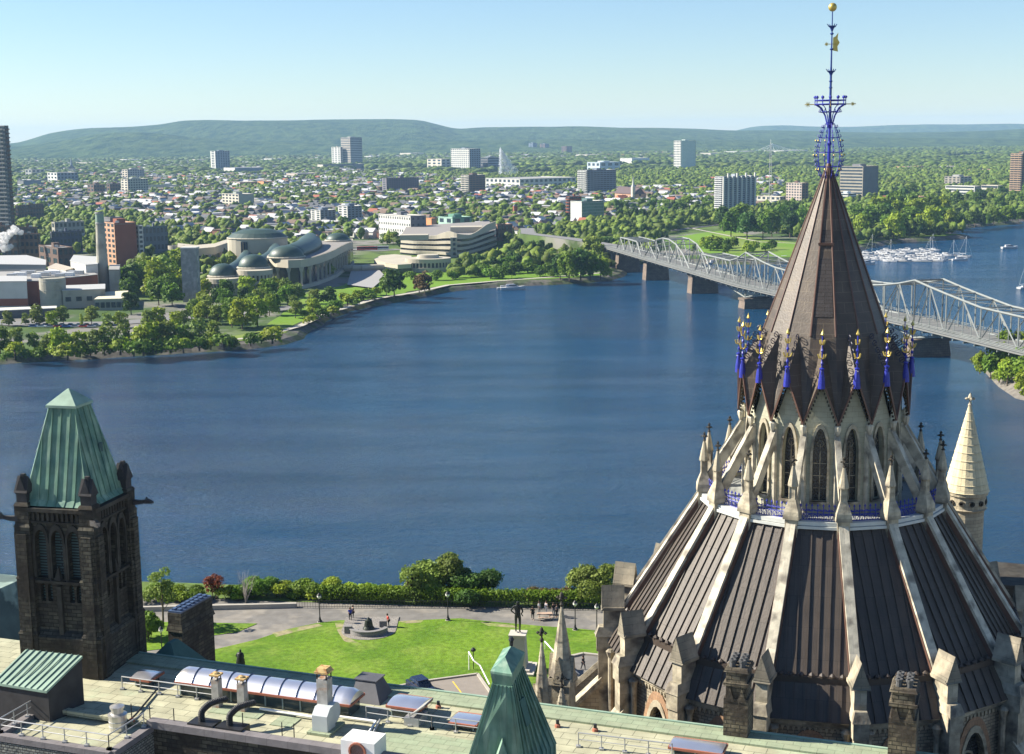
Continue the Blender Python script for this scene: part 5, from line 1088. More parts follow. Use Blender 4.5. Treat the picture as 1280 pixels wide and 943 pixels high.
ribbon('road', [(440, 214), (600, 207), (760, 205), (960, 206)], 22, mat('motorway', (.45, .44, .42)), dz=.4); ribbon('road', [(370, 214), (480, 209)], 30, mat('motorway', (0, 0, 0)), dz=.5)
ribbon('road', [(1160, 198), (1165, 214)], 14, road)
for q in ([(958, 212), (1065, 208.5), (1065, 206.5), (958, 209)], [(1190, 199), (1240, 196.5), (1230, 193.5), (1185, 196)], [(596, 219), (706, 219), (706, 216.5), (596, 216)]):
    sheet('lake', pxs(q, HG), HG+.3, waterM)
# ------------------------------------------------------------------ hills
prof1 = [(-260, 176), (-60, 178), (18, 180), (38, 175), (60, 168), (85, 164), (110, 161.5), (160, 160), (200, 157.5), (228, 153), (262, 152.5), (300, 153), (350, 151), (400, 149), (440, 148.5), (490, 148.5), (525, 150), (555, 158), (571, 162), (600, 160.5), (640, 161), (690, 161), (720, 159.5), (770, 159), (820, 159), (870, 161), (915, 164), (960, 164), (1010, 164), (1060, 165), (1110, 166), (1180, 165), (1240, 163), (1290, 160), (1500, 160)]
prof2 = [(-260, 185), (880, 175), (915, 164), (945, 158), (980, 157), (1030, 158.5), (1070, 159), (1110, 158), (1160, 155.5), (1220, 156.5), (1280, 158), (1400, 160), (1600, 165)]
def hill(profile, Y, depth, name, seed, nfreq=1.0):
    r_ = np.random.default_rng(seed); xs = np.array([p[0] for p in profile]); ys = np.array([p[1] for p in profile]); nx, ny = 420, 40
    px = np.linspace(xs[0], xs[-1], nx); py = np.interp(px, xs, ys); k = np.ones(5)/5; pp = np.convolve(np.pad(py, 2, 'edge'), k, 'valid')
    crest = np.array([aty(a, b, Y)[:] for a, b in zip(px, pp)])
    ph = r_.random((30, 3))*6.28; fq = r_.random((30, 2))
    V = np.zeros((ny, nx, 3))
    for j in range(ny):
        t = j/(ny-1); yy = Y-depth*(1-t/.75) if t < .75 else Y+depth*.5*(t-.75)/.25
        x = crest[:, 0]*yy/Y; s = min(1, t/.75); s = s*s*(3-2*s) if t < .75 else 1-(t-.75)/.25*.8
        n = sum(np.sin(x*(.0006+.005*fq[i, 0])+yy*(.0006+.004*fq[i, 1])+ph[i, 0])/(1+5*fq[i, 0]+4*fq[i, 1]) for i in range(30))
        V[j, :, 0] = x; V[j, :, 1] = yy; V[j, :, 2] = HG-3+(crest[:, 2]-HG+3)*s+n*9*min(1, 1.6*t)*(1.0 if t < .70 else max(0, (.78-t)/.08) if t < .78 else .0)
    I = np.arange(ny*nx).reshape(ny, nx); f = np.stack([I[:-1, :-1], I[:-1, 1:], I[1:, 1:], I[1:, :-1]], -1).reshape(-1, 4)
    me = mesh_np(name, V.reshape(-1, 3), f); me.polygons.foreach_set('use_smooth', [True]*len(me.polygons)); o = bpy.data.objects.new(name, me); C.objects.link(o); tag(o, kind='structure'); return o, V
hm = bpy.data.materials.new('hill_forest'); hm.use_nodes = True; nt = hm.node_tree; N = nt.nodes; L_ = nt.links; b = N['Principled BSDF']; b.inputs['Roughness'].default_value = 1; b.inputs['Specular IOR Level'].default_value = 0
g = N.new('ShaderNodeNewGeometry'); 
def _nz(s, st, d=5):
    mp = N.new('ShaderNodeMapping'); mp.inputs['Scale'].default_value = st; L_.new(g.outputs['Position'], mp.inputs[0]); n = N.new('ShaderNodeTexNoise'); n.inputs['Scale'].default_value = s; n.inputs['Detail'].default_value = d; n.inputs['Roughness'].default_value = .7; L_.new(mp.outputs[0], n.inputs[0]); return n.outputs[0]
n1 = _nz(.016, (1, .35, 1), 8); r = N.new('ShaderNodeValToRGB'); r.color_ramp.elements[0].position = .38; r.color_ramp.elements[0].color = (.02, .045, .025, 1); r.color_ramp.elements[1].position = .62; r.color_ramp.elements[1].color = (.085, .125, .045, 1); L_.new(n1, r.inputs[0])
n2 = _nz(.0025, (1, .6, 1)); x = N.new('ShaderNodeMix'); x.data_type = 'RGBA'; L_.new(r.outputs[0], x.inputs[6]); x.inputs[7].default_value = (.07, .115, .04, 1); rr = N.new('ShaderNodeMapRange'); rr.inputs[1].default_value = .55; rr.inputs[2].default_value = .7; rr.inputs[4].default_value = .7; L_.new(n2, rr.inputs[0]); L_.new(rr.outputs[0], x.inputs[0]); L_.new(x.outputs[2], b.inputs['Base Color'])
bp = N.new('ShaderNodeBump'); bp.inputs['Strength'].default_value = 1; bp.inputs['Distance'].default_value = 25; L_.new(n1, bp.inputs['Height']); L_.new(bp.outputs[0], b.inputs['Normal'])
h1, HV1 = hill(prof1, 10500, 3600, 'hills', 3); h1.data.materials.append(hm)
h2, HV2 = hill(prof2, 15500, 3000, 'far_hills', 5); h2.data.materials.append(hm)
prof3 = [(-200, 184), (0, 184), (40, 180), (80, 175), (120, 167), (160, 165), (200, 167), (240, 172), (300, 176), (400, 178), (560, 177), (700, 176), (900, 176), (1100, 175), (1300, 174), (1500, 174)]
h3, HV3 = hill(prof3, 8200, 1800, 'foothills', 9); h3.data.materials.append(hm)
# ------------------------------------------------------------------ bridge
BA = Vector((137, 800, 0)); BD = Vector((.237, -.9715, 0)).normalized(); BN = Vector((-BD.y, BD.x, 0))   # BN points to the right side
steel = mat('pale_bridge_paint', (.20, .215, .205), rough=.6, var=.12, vs=.3, spec=.3)
pierM = mat('pier_stone', (.20, .155, .12), pat='brick', psz=(2.2, 1.0), pc=((.16, .125, .10), (.08, .065, .05)), mortar=.05, var=.25, vs=.3)
zd = aty(943, 357, 800).z; zd2 = aty(1156, 404, 622).z; 
def zdeck(t):
    if t <= 0: return zd+ (t/260.0)*-1.0*(aty(775, 309, 1040).z-zd)*-1.0*-1.0 if False else zd+(-t/250.0)*(aty(762, 309, 1040).z-zd)
    return zd+(zd2-zd)*min(t, 185)/185
BW = 6.8
def BP(t, s, dz): q = BA+BD*t+BN*s; return Vector((q.x, q.y, zdeck(t)+dz))
br = empty('truss_bridge', (BA.x, BA.y, WZ), 0, 'long pale green steel cantilever truss bridge on stone piers across the river', 'bridge'); bo = Vector((BA.x, BA.y, WZ))
ts = list(range(-262, 421, 8))
mb = MB()
for s0, s1, d0, d1 in ((-BW-.5, BW+.5, -1.0, 0), (-BW-5.5, -BW-.9, -.5, .1), (BW+.9, BW+4.2, -.5, .1)):
    mb.loft([[BP(t, s, d)-bo for s, d in ((s0, d0), (s1, d0), (s1, d1), (s0, d1))] for t in ts])
mb.build('deck', mat('bridge_deck', (.17, .17, .16), var=.1), br)
for s in (-BW-5.5, -BW-.9, BW+4.2):
    mb = MB(); 
    for dz in (.6, 1.2): mb.path([BP(t, s, dz)-bo for t in ts], .12, 4)
    for t in range(-262, 421, 4): mb.tube(BP(t, s, 0)-bo, BP(t, s, 1.2)-bo, .08, 4)
    mb.build('railing', steel, br)
mb = MB()
for s in (-BW, BW):
    mb.path([BP(t, s, -1.6)-bo for t in ts], .5, 4)
for t in range(-262, 421, 8): mb.bar(BP(t, -BW-5.5, -1.2)-bo, BP(t, BW+4, -1.2)-bo, .4, .7)
mb.build('floor_beams', steel, br)
def truss(t0, t1, tops, bays, name='truss_span', bottoms=None):
    """tops: list of (fraction, height) of the upper chord"""
    def hh(lst, f):
        for (a, ha), (b_, hb) in zip(lst[:-1], lst[1:]):
            if a <= f <= b_: return ha+(hb-ha)*(f-a)/max(1e-6, b_-a)
        return lst[-1][1]
    for s in (-BW, BW):
        mb = MB()
        fs = [k/bays for k in range(bays+1)]
        T = [BP(t0+(t1-t0)*f, s, hh(tops, f))-bo for f in fs]; B = [BP(t0+(t1-t0)*f, s, 0 if not bottoms else hh(bottoms, f))-bo for f in fs]
        mb.path(T, .52, 4); mb.path(B, .45, 4)
        for k in range(bays+1):
            if (T[k]-B[k]).length > 1: mb.tube(T[k], B[k], .26 if k % 2 else .34, 4)
        for k in range(bays):
            if k % 2 == 0: mb.tube(B[k], T[k+1], .34, 4)
            else: mb.tube(T[k], B[k+1], .34, 4)
            if (T[k]-B[k]).length > 9 and (T[k+1]-B[k+1]).length > 9:
                m_ = (B[k]+T[k+1])/2 if k % 2 == 0 else (T[k]+B[k+1])/2; mb.tube(m_, Vector((m_.x, m_.y, (B[k].z+B[k+1].z)/2)), .18, 4)
        mb.build(name, steel, br)
    mb = MB(); fs = [k/bays for k in range(bays+1)]
    for k, f in enumerate(fs):
        h = hh(tops, f)
        if h > 6:
            mb.tube(BP(t0+(t1-t0)*f, -BW, h)-bo, BP(t0+(t1-t0)*f, BW, h)-bo, .28, 4)
            if k+1 < len(fs) and hh(tops, fs[k+1]) > 6:
                h2_ = hh(tops, fs[k+1]); mb.tube(BP(t0+(t1-t0)*f, -BW, h)-bo, BP(t0+(t1-t0)*fs[k+1], BW, h2_)-bo, .16, 4); mb.tube(BP(t0+(t1-t0)*f, BW, h)-bo, BP(t0+(t1-t0)*fs[k+1], -BW, h2_)-bo, .16, 4)
    mb.build('sway_bracing', steel, br)
truss(-232, -178, [(0, 0), (.17, 9), (.83, 9), (1, 0)], 6)
truss(-172, -86, [(0, 0), (.22, 12.5), (.4, 15.5), (.6, 15.5), (.8, 12), (1, 0)], 7)
truss(-78, 0, [(0, 0), (.12, 11.5), (.72, 11.8), (.9, 15), (1, 18.5)], 7, bottoms=[(0, 0), (.4, 0), (1, -6.5)])
truss(0, 185, [(0, 18.5), (.12, 15), (.24, 12.8), (.5, 12.3), (.76, 12.8), (.9, 15.5), (1, 19)], 14, bottoms=[(0, -6.5), (.2, 0), (.8, 0), (1, -6)])
truss(185, 420, [(0, 19), (.08, 16.5), (.22, 13), (.5, 12), (1, 12)], 18, bottoms=[(0, -6), (.16, 0), (1, 0)])
for t, w_, dp in ((-228, 15, 7), (-168, 15, 6.5), (-82, 16, 7), (0, 17, 8), (185, 17, 7.5)):
    base = BA+BD*t; ztop = zdeck(t)-(6.8 if t == 0 else 6.3 if t == 185 else 2.2); mb = MB()
    ang = math.atan2(BN.y, BN.x); mb.taper((base.x-bo.x, base.y-bo.y), -3, ztop-WZ-1.2, (w_+2, dp+1.5), (w_, dp), ang); mb.taper((base.x-bo.x, base.y-bo.y), ztop-WZ-1.2, ztop-WZ, (w_+1.2, dp+1), (w_+1.2, dp+1), ang)
    mb.build('pier', pierM, br)
mb = MB()     # trestle at the landward end
for t in (-262, -252, -242):
    for s in (-BW, BW): mb.tube(BP(t, s, -1.5)-bo, BP(t, s*1.2, HG-zdeck(t))-bo, .3, 4)
    for z in (.33, .66): mb.tube(BP(t, -BW, -1.5-10*z)-bo, BP(t, BW, -1.5-10*z)-bo, .2, 4)
    mb.tube(BP(t, -BW, -1.5)-bo, BP(t, BW, -12)-bo, .2, 4); mb.tube(BP(t, BW, -1.5)-bo, BP(t, -BW, -12)-bo, .2, 4)
mb.build('steel_trestle', steel, br)
# approach embankment road
a0 = BP(-262, 0, 0); 
q = [a0, a0+Vector((-28, 60, 1)), a0+Vector((-60, 140, 0)), a0+Vector((-60, 240, -2))]; mb = MB(); rr_ = []
for i, p in enumerate(q):
    d = q[min(i+1, 3)]-q[max(i-1, 0)]; n = Vector((-d.y, d.x, 0)).normalized(); rr_.append([Vector((p.x, p.y, HG))+n*9, Vector((p.x, p.y, p.z-.2))+n*7, Vector((p.x, p.y, p.z-.2))-n*7, Vector((p.x, p.y, HG))-n*9])
mb.loft(rr_); tag(mb.build('approach_embankment', townM), kind='structure')
mb = MB(); mb.loft([[r[1]*.5+r[2]*.5+(r[1]-r[2])*.42+Vector((0, 0, .15)), r[1]*.5+r[2]*.5-(r[1]-r[2])*.42+Vector((0, 0, .15))] for r in rr_], cap=False, closed=False); tag(mb.build('approach_road', road), kind='structure')
# ------------------------------------------------------------------ town buildings, each standing on the far bank where the eye places it
FOOT = []        # footprints kept free of trees and houses: (x, y, radius)
LAND = []        # landmarks used to say where a tree or a house stands: (px, py, phrase)
glass = mat('blue_window_glass', (.03, .045, .06), rough=.25, spec=.5, var=.25, vs=.15)
glassG = mat('green_curtain_glass', (.05, .16, .13), rough=.15, spec=.7, var=.25, vs=.05, pat='brick', psz=(1.6, 3.2), pc=((.04, .12, .11), (.35, .4, .38)), mortar=.12)
def wallm(nm, c, **k): return mat('wall_'+nm, c, var=.1, vs=.15, **k)
W_white = wallm('white', (.54, .53, .49)); W_cream = wallm('cream', (.50, .46, .38)); W_grey = wallm('grey', (.30, .30, .29)); W_dgrey = wallm('dark_grey', (.15, .15, .16)); W_brick = wallm('red_brick', (.24, .085, .05)); W_orange = wallm('orange_brick', (.46, .27, .17)); W_brown = wallm('brown_brick', (.13, .085, .065)); W_blue = wallm('blue_grey', (.16, .19, .24)); W_conc = wallm('concrete', (.36, .34, .28), col2=(.22, .21, .17), c2s=.08); W_beige = wallm('beige', (.42, .37, .30))  # blue grey: a wall tone, and shade painted on right-hand faces
roofM = mat('gravel_roof', (.30, .29, .27), var=.15, vs=.1); roofW = mat('white_roof', (.40, .40, .39), var=.08); roofG = mat('green_roof', (.12, .25, .18), var=.15)
def onland(px, py): return at(px, py, HG)
def bldg(p0, pm, p1, yt, yb, al, label, cat, wa, wb=None, floors=8, ca=4, cb_=6, style='grid', roof=None, pent=True, name='apartment_block', group=None, reserve=True, lm=None, base=None):  # wb: right-hand faces, many with their shade put into the wall colour
    wb = wb or wa; al = rad(al if p1 < 60 else max(al, 54)); P = onland(pm, yb); r0 = ray(p0, yb); r0 = r0[0]/r0[1]; r1 = ray(p1, yb); r1 = r1[0]/r1[1]
    dA = Vector((-math.cos(al), math.sin(al), 0)); dB = Vector((math.sin(al), math.cos(al), 0))
    LA = max(4, (P.x-r0*P.y)/(math.cos(al)+r0*math.sin(al))); LB = max(4, min(160, (r1*P.y-P.x)/(math.sin(al)-r1*math.cos(al)))); Hh = aty(pm, yt, P.y).z-HG
    t = empty(name, P, 0, label, cat, group)
    c = [Vector((0, 0, 0)), dB*LB, dB*LB+dA*LA, dA*LA]
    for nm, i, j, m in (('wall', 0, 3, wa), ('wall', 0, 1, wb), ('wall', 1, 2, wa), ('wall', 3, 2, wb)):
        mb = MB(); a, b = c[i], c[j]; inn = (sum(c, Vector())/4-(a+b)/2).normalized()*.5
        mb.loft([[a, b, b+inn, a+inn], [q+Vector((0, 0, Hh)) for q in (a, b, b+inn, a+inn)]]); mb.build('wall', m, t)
    mb = MB(); mb.loft([[q+Vector((0, 0, Hh-1.2)) for q in c], [q+Vector((0, 0, Hh-.7)) for q in c]]); mb.build('roof', roof or roofM, t)
    nw = 0; left = MB()
    FH = (Hh-(base or 2.0))/floors
    for L_len, d, n, cols in ((LA, dA, -dB, ca), (LB, dB, -dA, cb_)):
        if cols == 0: continue
        n = n.normalized(); ang = math.atan2(d.y, d.x)
        if style == 'band':
            for f in range(floors):
                z = (base or 2.0)+f*FH+FH*.55; mb = MB(); mb.box(tuple(d*L_len/2+n*.05+Vector((0, 0, z))), (L_len*.94, .25, FH*.5), ang); mb.build('window_band', glass, t)
            continue
        w = L_len/cols; me = None
        for f in range(floors):
            for k in range(cols):
                z = (base or 2.0)+f*FH+FH*.5; q = d*(w*(k+.5))+n*.06+Vector((0, 0, z)); ww = w*(.55 if style == 'grid' else .35 if style == 'small' else .82)
                if nw < 96:
                    if me is None:
                        mb = MB(); mb.box((0, 0, 0), (ww, .2, FH*(.36 if style == 'small' else .55)), ang); o = mb.build('window', glass, t); me = o.data; o.location = q
                    else:
                        o = bpy.data.objects.new('window', me); C.objects.link(o); o.parent = t; o.location = q
                    nw += 1
                else: left.box(tuple(q), (ww, .2, FH*.55), ang)
        if style == 'balcony':
            for f in range(floors):
                z = (base or 2.0)+f*FH+.1; mb = MB(); mb.box(tuple(d*L_len/2+n*.7+Vector((0, 0, z))), (L_len*.9, 1.4, .25), ang); mb.box(tuple(d*L_len/2+n*1.35+Vector((0, 0, z+.55))), (L_len*.9, .12, 1.0), ang); mb.build('balcony', wa if d is dA else wb, t)
    if left.f: tag(left.build('windows', glass, t), kind='stuff')
    if pent:
        q = (c[0]+c[2])/2; mb = MB(); mb.box(tuple(q+Vector((0, 0, Hh+.8))), (min(LA, LB)*.45, min(LA, LB)*.4, 3.4), math.atan2(dA.y, dA.x)); mb.build('roof_penthouse', wb, t)
        mb = MB(); mb.box(tuple(q*.6+Vector((0, 0, Hh+.2))), (2.5, 2.0, 2.0), 0); mb.build('roof_vent', grey_metal, t)
    if reserve:
        nn = int(max(LA, LB)/12)+1
        for i in range(nn+1):
            for j in range(nn+1): q = P+dB*LB*i/nn+dA*LA*j/nn; FOOT.append((q.x, q.y, 9))
        # keep the sight line in front clear of tall trees as in the photograph
        for i in range(5): q = P+dB*LB*.25*i; FOOT.append((q.x*.99, q.y*.99, 8)); q = P+dA*LA*.25*i; FOOT.append((q.x*.99, q.y*.99, 8))
    if lm: LAND.append(((p0+p1)/2, yb, lm))
    return t, P, dA, dB, LA, LB, Hh
B = bldg
B(-30, 15.5, 20, 157, 296, 20, 'very tall grey brown tower block cut off by the frame at the far left', 'tower block', mat('tower_grey_brown', (.30, .29, .28), var=.1), W_brown, 26, 7, 2, 'balcony', lm='the very tall tower block')
B(22, 24, 56, 257, 280, 20, 'long dark brick block just right of the very tall tower block', 'building', W_brown, W_brown, 4, 1, 9, lm='the long dark brick block')
B(-20, 24, 26, 282, 324, 15, 'tall brown brick mill building behind the white steam', 'mill building', W_brown, W_brown, 4, 6, 1)
B(10, 49, 51, 292, 322, 12, 'lower brown brick mill with small windows beside the steam', 'mill building', wallm('mill_brown', (.22, .14, .10)), W_brown, 3, 7, 1, lm='the brown brick mill')
B(25, 46, 48, 284, 318, 12, 'pale roofed stair block rising behind the lower brown mill', 'building', W_brown, W_brown, 3, 3, 1)
B(66, 70, 107, 278, 306, 28, 'grey flat roofed block behind the low dark row left of the mill chimney', 'building', W_conc, W_grey, 3, 1, 7)
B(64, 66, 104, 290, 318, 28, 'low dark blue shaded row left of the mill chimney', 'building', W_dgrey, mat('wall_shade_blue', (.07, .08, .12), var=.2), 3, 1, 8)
B(50, 74, 93, 310, 336, 45, 'low dark brick hall between the brown mill and the chimney', 'building', W_brown, W_brown, 2, 3, 3)
B(131.5, 146, 173, 279, 334, 42, 'tall brick block, orange where lit and red where shaded, right of the mill chimney', 'apartment block', W_orange, W_brick, 8, 3, 0, lm='the tall red brick block')  # one brick: lit and shaded tones put into two wall colours
B(133, 141, 156, 272, 330, 42, 'dark service block on the roof of the red brick block', 'roof block', W_dgrey, W_dgrey, 10, 0, 0, pent=False, reserve=False)
B(173, 175, 178.5, 282, 332, 30, 'narrow white balcony stack at the end of the red brick block', 'stair tower', W_white, W_white, 8, 1, 1, pent=False)
B(176, 178, 211, 284, 318, 30, 'dark grey block with a green mansard roof edge right of the red brick block', 'building', W_dgrey, wallm('slate_blue', (.13, .15, .17)), 3, 1, 7, roof=roofG, lm='the green edged grey block')
# pulp mill on the shore
def flat(pts, yb_pt, ztop, label, cat, wm, rm, name='mill_shed', bands=None, extra=None, zb=None, group=None):
    """flat roofed building given by the outline of its roof at height ztop above the bank"""
    P = [at(x, y, HG+ztop) for x, y in pts]; o0 = Vector((P[0].x, P[0].y, HG)); t = empty(name, o0, 0, label, cat, group)
    mb = MB(); mb.loft([[Vector((p.x, p.y, HG+(zb or 0)))-o0 for p in P], [p-o0-Vector((0, 0, .3)) for p in P]]); mb.build('wall', wm, t)
    cen = sum(P, Vector())/len(P); mb = MB(); mb.loft([[(p+(p-cen).normalized()*.4)-o0-Vector((0, 0, .4)) for p in P], [(p+(p-cen).normalized()*.4)-o0 for p in P]]); mb.build('roof', rm, t)
    for i, (f0, f1, m) in enumerate(bands or []):
        mb = MB(); mb.loft([[(p+(p-cen).normalized()*.25)-o0-Vector((0, 0, ztop*(1-f))) for p in P] for f in (f0, f1)]); mb.build('wall_band', m, t)
    for p in P: FOOT.append((p.x, p.y, 10)); q = p.lerp(cen, .5); FOOT.append((q.x, q.y, 22))
    FOOT.append((cen.x, cen.y, 25)); return t, P, o0
def wins(t, a, b, z0, z1, n, w, m=glass, out=None):
    """n windows between two roof points of a wall"""
    d = (b-a); d.z = 0; L_ = d.length; d.normalize(); ang = math.atan2(d.y, d.x); nn = Vector((d.y, -d.x, 0)); nn = nn if nn.y < 0 else -nn
    for k in range(n):
        q = a+d*L_*(k+.5)/n+nn*.12; q.z = 0; mb = MB(); mb.box(tuple(q+Vector((0, 0, (z0+z1)/2))), (w, .2, z1-z0), ang); mb.build('window', m, t)
t, P, o = flat([(-20, 330), (57, 331), (57, 325), (33, 319), (-20, 320)], 0, 10, 'pale grey flat roofed mill shed behind the white box', 'mill shed', W_grey, roofW)
t, P, o = flat([(-20, 352), (47, 351), (122, 343), (108, 338), (-20, 340)], 0, 14, 'large red brick mill hall with a cluttered grey roof', 'mill hall', W_brick, roofM)
for k in range(9): mb = MB(); mb.box(tuple(at(15+k*10, 345-(k % 3)*2, HG+15)-o), (5+k % 3*2, 4, 2.5)); mb.build('roof_unit', white_paint if k % 2 else grey_metal, t)
t, P, o = flat([(-20, 352), (33, 351.5), (33, 345), (-20, 345)], 0, 16, 'white panelled box with a brick band at the mill frontage', 'mill building', W_white, roofW, bands=[(0, .12, W_grey), (.12, .38, W_brick)])
t, P, o = flat([(88, 326), (107, 331), (122, 330), (122, 321), (92, 319)], 0, 19, 'white panelled rooftop hall beside the mill chimney', 'mill building', W_white, roofW)
t, P, o = flat([(60, 334), (82, 338), (92, 335), (70, 329)], 0, 15, 'small white monitor roof in front of the panelled hall', 'mill building', W_white, W_beige)
t, P, o = flat([(78, 363), (131, 361), (131, 355), (78, 357)], 0, 10.5, 'grey concrete mill block right of the round silo', 'mill building', W_conc, roofW); wins(t, P[0]-o, P[1]-o, 4, 6.5, 4, 3)
t, P, o = flat([(118, 374), (158, 373), (160, 363.5), (131, 365)], 0, 6.5, 'small concrete mill office with a cream roof', 'mill building', W_conc, mat('cream_roof', (.62, .56, .42))); wins(t, P[0]-o, P[1]-o, 1.5, 4.5, 6, 2.2)
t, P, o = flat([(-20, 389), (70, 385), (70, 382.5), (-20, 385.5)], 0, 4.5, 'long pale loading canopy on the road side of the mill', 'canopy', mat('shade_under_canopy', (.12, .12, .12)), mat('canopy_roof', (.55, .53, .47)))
t, P, o = flat([(136, 337), (149, 337), (150, 331), (137, 331)], 0, 17, 'plain concrete block against the mill chimney', 'mill building', W_conc, roofM)
c = at(62.5, 387, HG); t = empty('concrete_silo', c, 0, 'short wide round concrete silo at the mill frontage', 'silo'); r_ = (at(78, 387, HG)-at(47, 387, HG)).length/2; zt = aty(62, 349, c.y).z-HG; c2 = Vector((0, r_, 0))
mb = MB(); mb.lathe([(r_, 0), (r_, zt), (r_*.94, zt+.1), (r_*.94, zt-.5), (0, zt-.5)], 28, tuple(c2)); mb.build('wall', W_conc, t); mb = MB(); [mb.lathe([(r_+.02, z), (r_+.12, z+.1), (r_+.02, z+.2)], 28, tuple(c2), cap=False) for z in (zt*.3, zt*.6, zt*.9)]; mb.build('ring_band', W_grey, t); FOOT.append((c.x, c.y+r_, r_+4))
c = at(130, 366, HG); t = empty('mill_chimney', c, 0, 'tall tapering concrete mill chimney with a greenish top', 'chimney'); zt = aty(122.5, 266, c.y).z-HG; r0_ = (at(137, 366, HG)-at(123, 366, HG)).length/2
mb = MB(); mb.lathe([(r0_*1.15, 0), (r0_, zt*.3), (r0_*.72, zt*.86)], 18, cap=False); mb.build('shaft', W_conc, t); mb = MB(); mb.lathe([(r0_*.72, zt*.86), (r0_*.68, zt), (r0_*.5, zt)], 18, cap=False); mb.build('top_section', mat('greenish_concrete', (.22, .30, .24)), t); mb = MB(); [mb.lathe([(r0_*.76-.4*0, zt*f), (r0_*.8, zt*f+.5), (r0_*.72, zt*f+1)], 18, cap=False) for f in (.86, .985)]; mb.build('ring_band', W_grey, t)
LAND.append((130, 366, 'the mill chimney')); LAND.append((62, 390, 'the round silo')); LAND.append((16, 390, 'the white mill box'))
c = at(238, 378, HG); t = empty('stone_slab_tower', c, rad(-8), 'freestanding grey slab tower standing in the trees before the museum', 'slab tower'); zt = aty(238, 311, c.y).z-HG; wd = (at(247, 378, HG)-at(228.5, 378, HG)).length
mb = MB(); mb.box((0, 3, zt/2), (wd, 6, zt)); mb.build('wall', mat('slab_grey', (.25, .25, .24), col2=(.33, .32, .30), c2s=.2, var=.2, vs=.4), t); mb = MB(); mb.box((0, 3, zt+.3), (wd+.6, 6.6, .8)); mb.build('coping', W_white, t); LAND.append((238, 378, 'the grey slab tower')); FOOT.append((c.x, c.y, 12))
# ------------------------------------------------------------------ museum, domed wing
pale = mat('museum_limestone', (.42, .38, .30), var=.08, vs=.1); copD = mat('museum_dome_copper', (.035, .065, .052), rough=.5, spec=.5, var=.2, vs=.08); copT = mat('museum_roof_terrace', (.25, .23, .21), var=.1)
mu = at(372, 356, HG); ms = empty('domed_museum', mu, 0, 'curved limestone museum with dark green copper domes and a colonnaded glass wall', 'museum')
zT = aty(397, 320, at(397, 355.5, HG).y).z-HG
def rp(px, py, z): p = at(px, py, HG+z); return p-mu
front = [(332, 317), (333, 320), (338, 322.5), (346, 324.3), (360, 325.4), (376, 324.8), (387, 322.8), (397, 320.3), (408, 316.8), (418, 312.8), (426, 308.3), (434, 304.5), (441, 302.5)]; back = [(441, 298.5), (425, 298.5), (405, 301), (390, 302), (375, 304), (350, 308), (338, 313)]
FP = [rp(x, y, zT) for x, y in front]; BP_ = [rp(x, y, zT) for x, y in back]
# smooth the plan
def drop(P, z): return [Vector((p.x, p.y, z)) for p in P]
cenM = sum(FP+BP_, Vector())/len(FP+BP_)
mb = MB(); mb.loft([drop(FP+BP_, zT-5), drop(FP+BP_, zT)]); mb.build('fascia', pale, ms)
mb = MB(); mb.add(drop([p.lerp(cenM, .03) for p in FP+BP_], zT+.1), [tuple(t_) for t_ in tessellate_polygon([[Vector((p.x, p.y, 0)) for p in FP+BP_]])]); mb.build('roof_terrace', copT, ms)
inn = [p+(cenM-p).normalized()*5 for p in FP]; mb = MB(); mb.loft([drop(inn+BP_, 0), drop(inn+BP_, zT-4.9)]); mb.build('glass_wall', mat('museum_glass', (.03, .04, .05), rough=.2, spec=.6), ms)
Lc = []
for a, b in zip(FP[1:-1], FP[2:]): 
    n = max(1, int((b-a).length/9)); Lc += [a.lerp(b, k/n) for k in range(n)]
for p in Lc[:44]:
    p = p+(cenM-p).normalized()*1.4; mb = MB(); mb.taper((p.x, p.y), 0, zT-8, (1.3, 1.3), (1.1, 1.1)); mb.taper((p.x, p.y), zT-8, zT-4.9, (1.3, 1.3), (3.2, 2.0)); mb.build('column', pale, ms)
mb = MB(); mb.loft([drop([p+(p-cenM).normalized()*2 for p in FP]+BP_, -.5), drop([p+(p-cenM).normalized()*2 for p in FP]+BP_, 2.2)]); mb.build('plinth', pale, ms)
def dome(pxc, py_rim, wpx, z0, hpx, depth=1.0, tail=None, rim=True, parent=ms, org=mu):
    c0 = at(pxc, py_rim, HG+z0)-org; dist = (c0+org).y; rx = wpx/2*dist/F; hz = hpx*dist/F; n = 20; rings = []
    for j in range(9):
        a = j/8*math.pi/2*.98; k = math.cos(a)**.85; rings.append([c0+Vector((rx*k*math.cos(t_), rx*depth*(k*math.sin(t_))+rx*depth, hz*math.sin(a))) for t_ in [2*math.pi*q/n for q in range(n)]])
    mb = MB(); mb.loft(rings)
    if tail:
        c1 = at(tail[0], tail[1], HG+z0)-org; ax = (c1-c0-Vector((0, rx*depth, 0))); nrm_ = Vector((ax.y, -ax.x, 0)).normalized(); R2 = rx*(.8 if depth < .92 else .5); rr = []
        for j in range(9):
            f = j/8; p = c0+Vector((0, rx*depth, 0))+ax*f+nrm_*(math.sin(f*math.pi)*rx*.35); rr.append([p+nrm_*R2*math.cos(t_)*(1 if f < .95 else .7)+Vector((0, 0, hz*((.95+.12*f) if depth < .92 else .6*(1-.3*f))*math.sin(t_))) for t_ in [math.pi*q/10 for q in range(11)]])
        mb.loft(rr, closed=True)
    mb.build('dome', copD, parent, smooth=True)
    if rim:
        mb = MB(); ringp = [c0+Vector((rx*1.04*math.cos(t_), rx*depth*(1.04*math.sin(t_))+rx*depth, .3)) for t_ in [2*math.pi*q/24 for q in range(25)]]; mb.path(ringp, .7, 5); mb.build('dome_rim', pale, parent)
dome(355, 323.5, 45, zT+.5, 15, .9, tail=(388, 305))
dome(314, 336.5, 39, zT-4, 17, .95, tail=(345, 310))
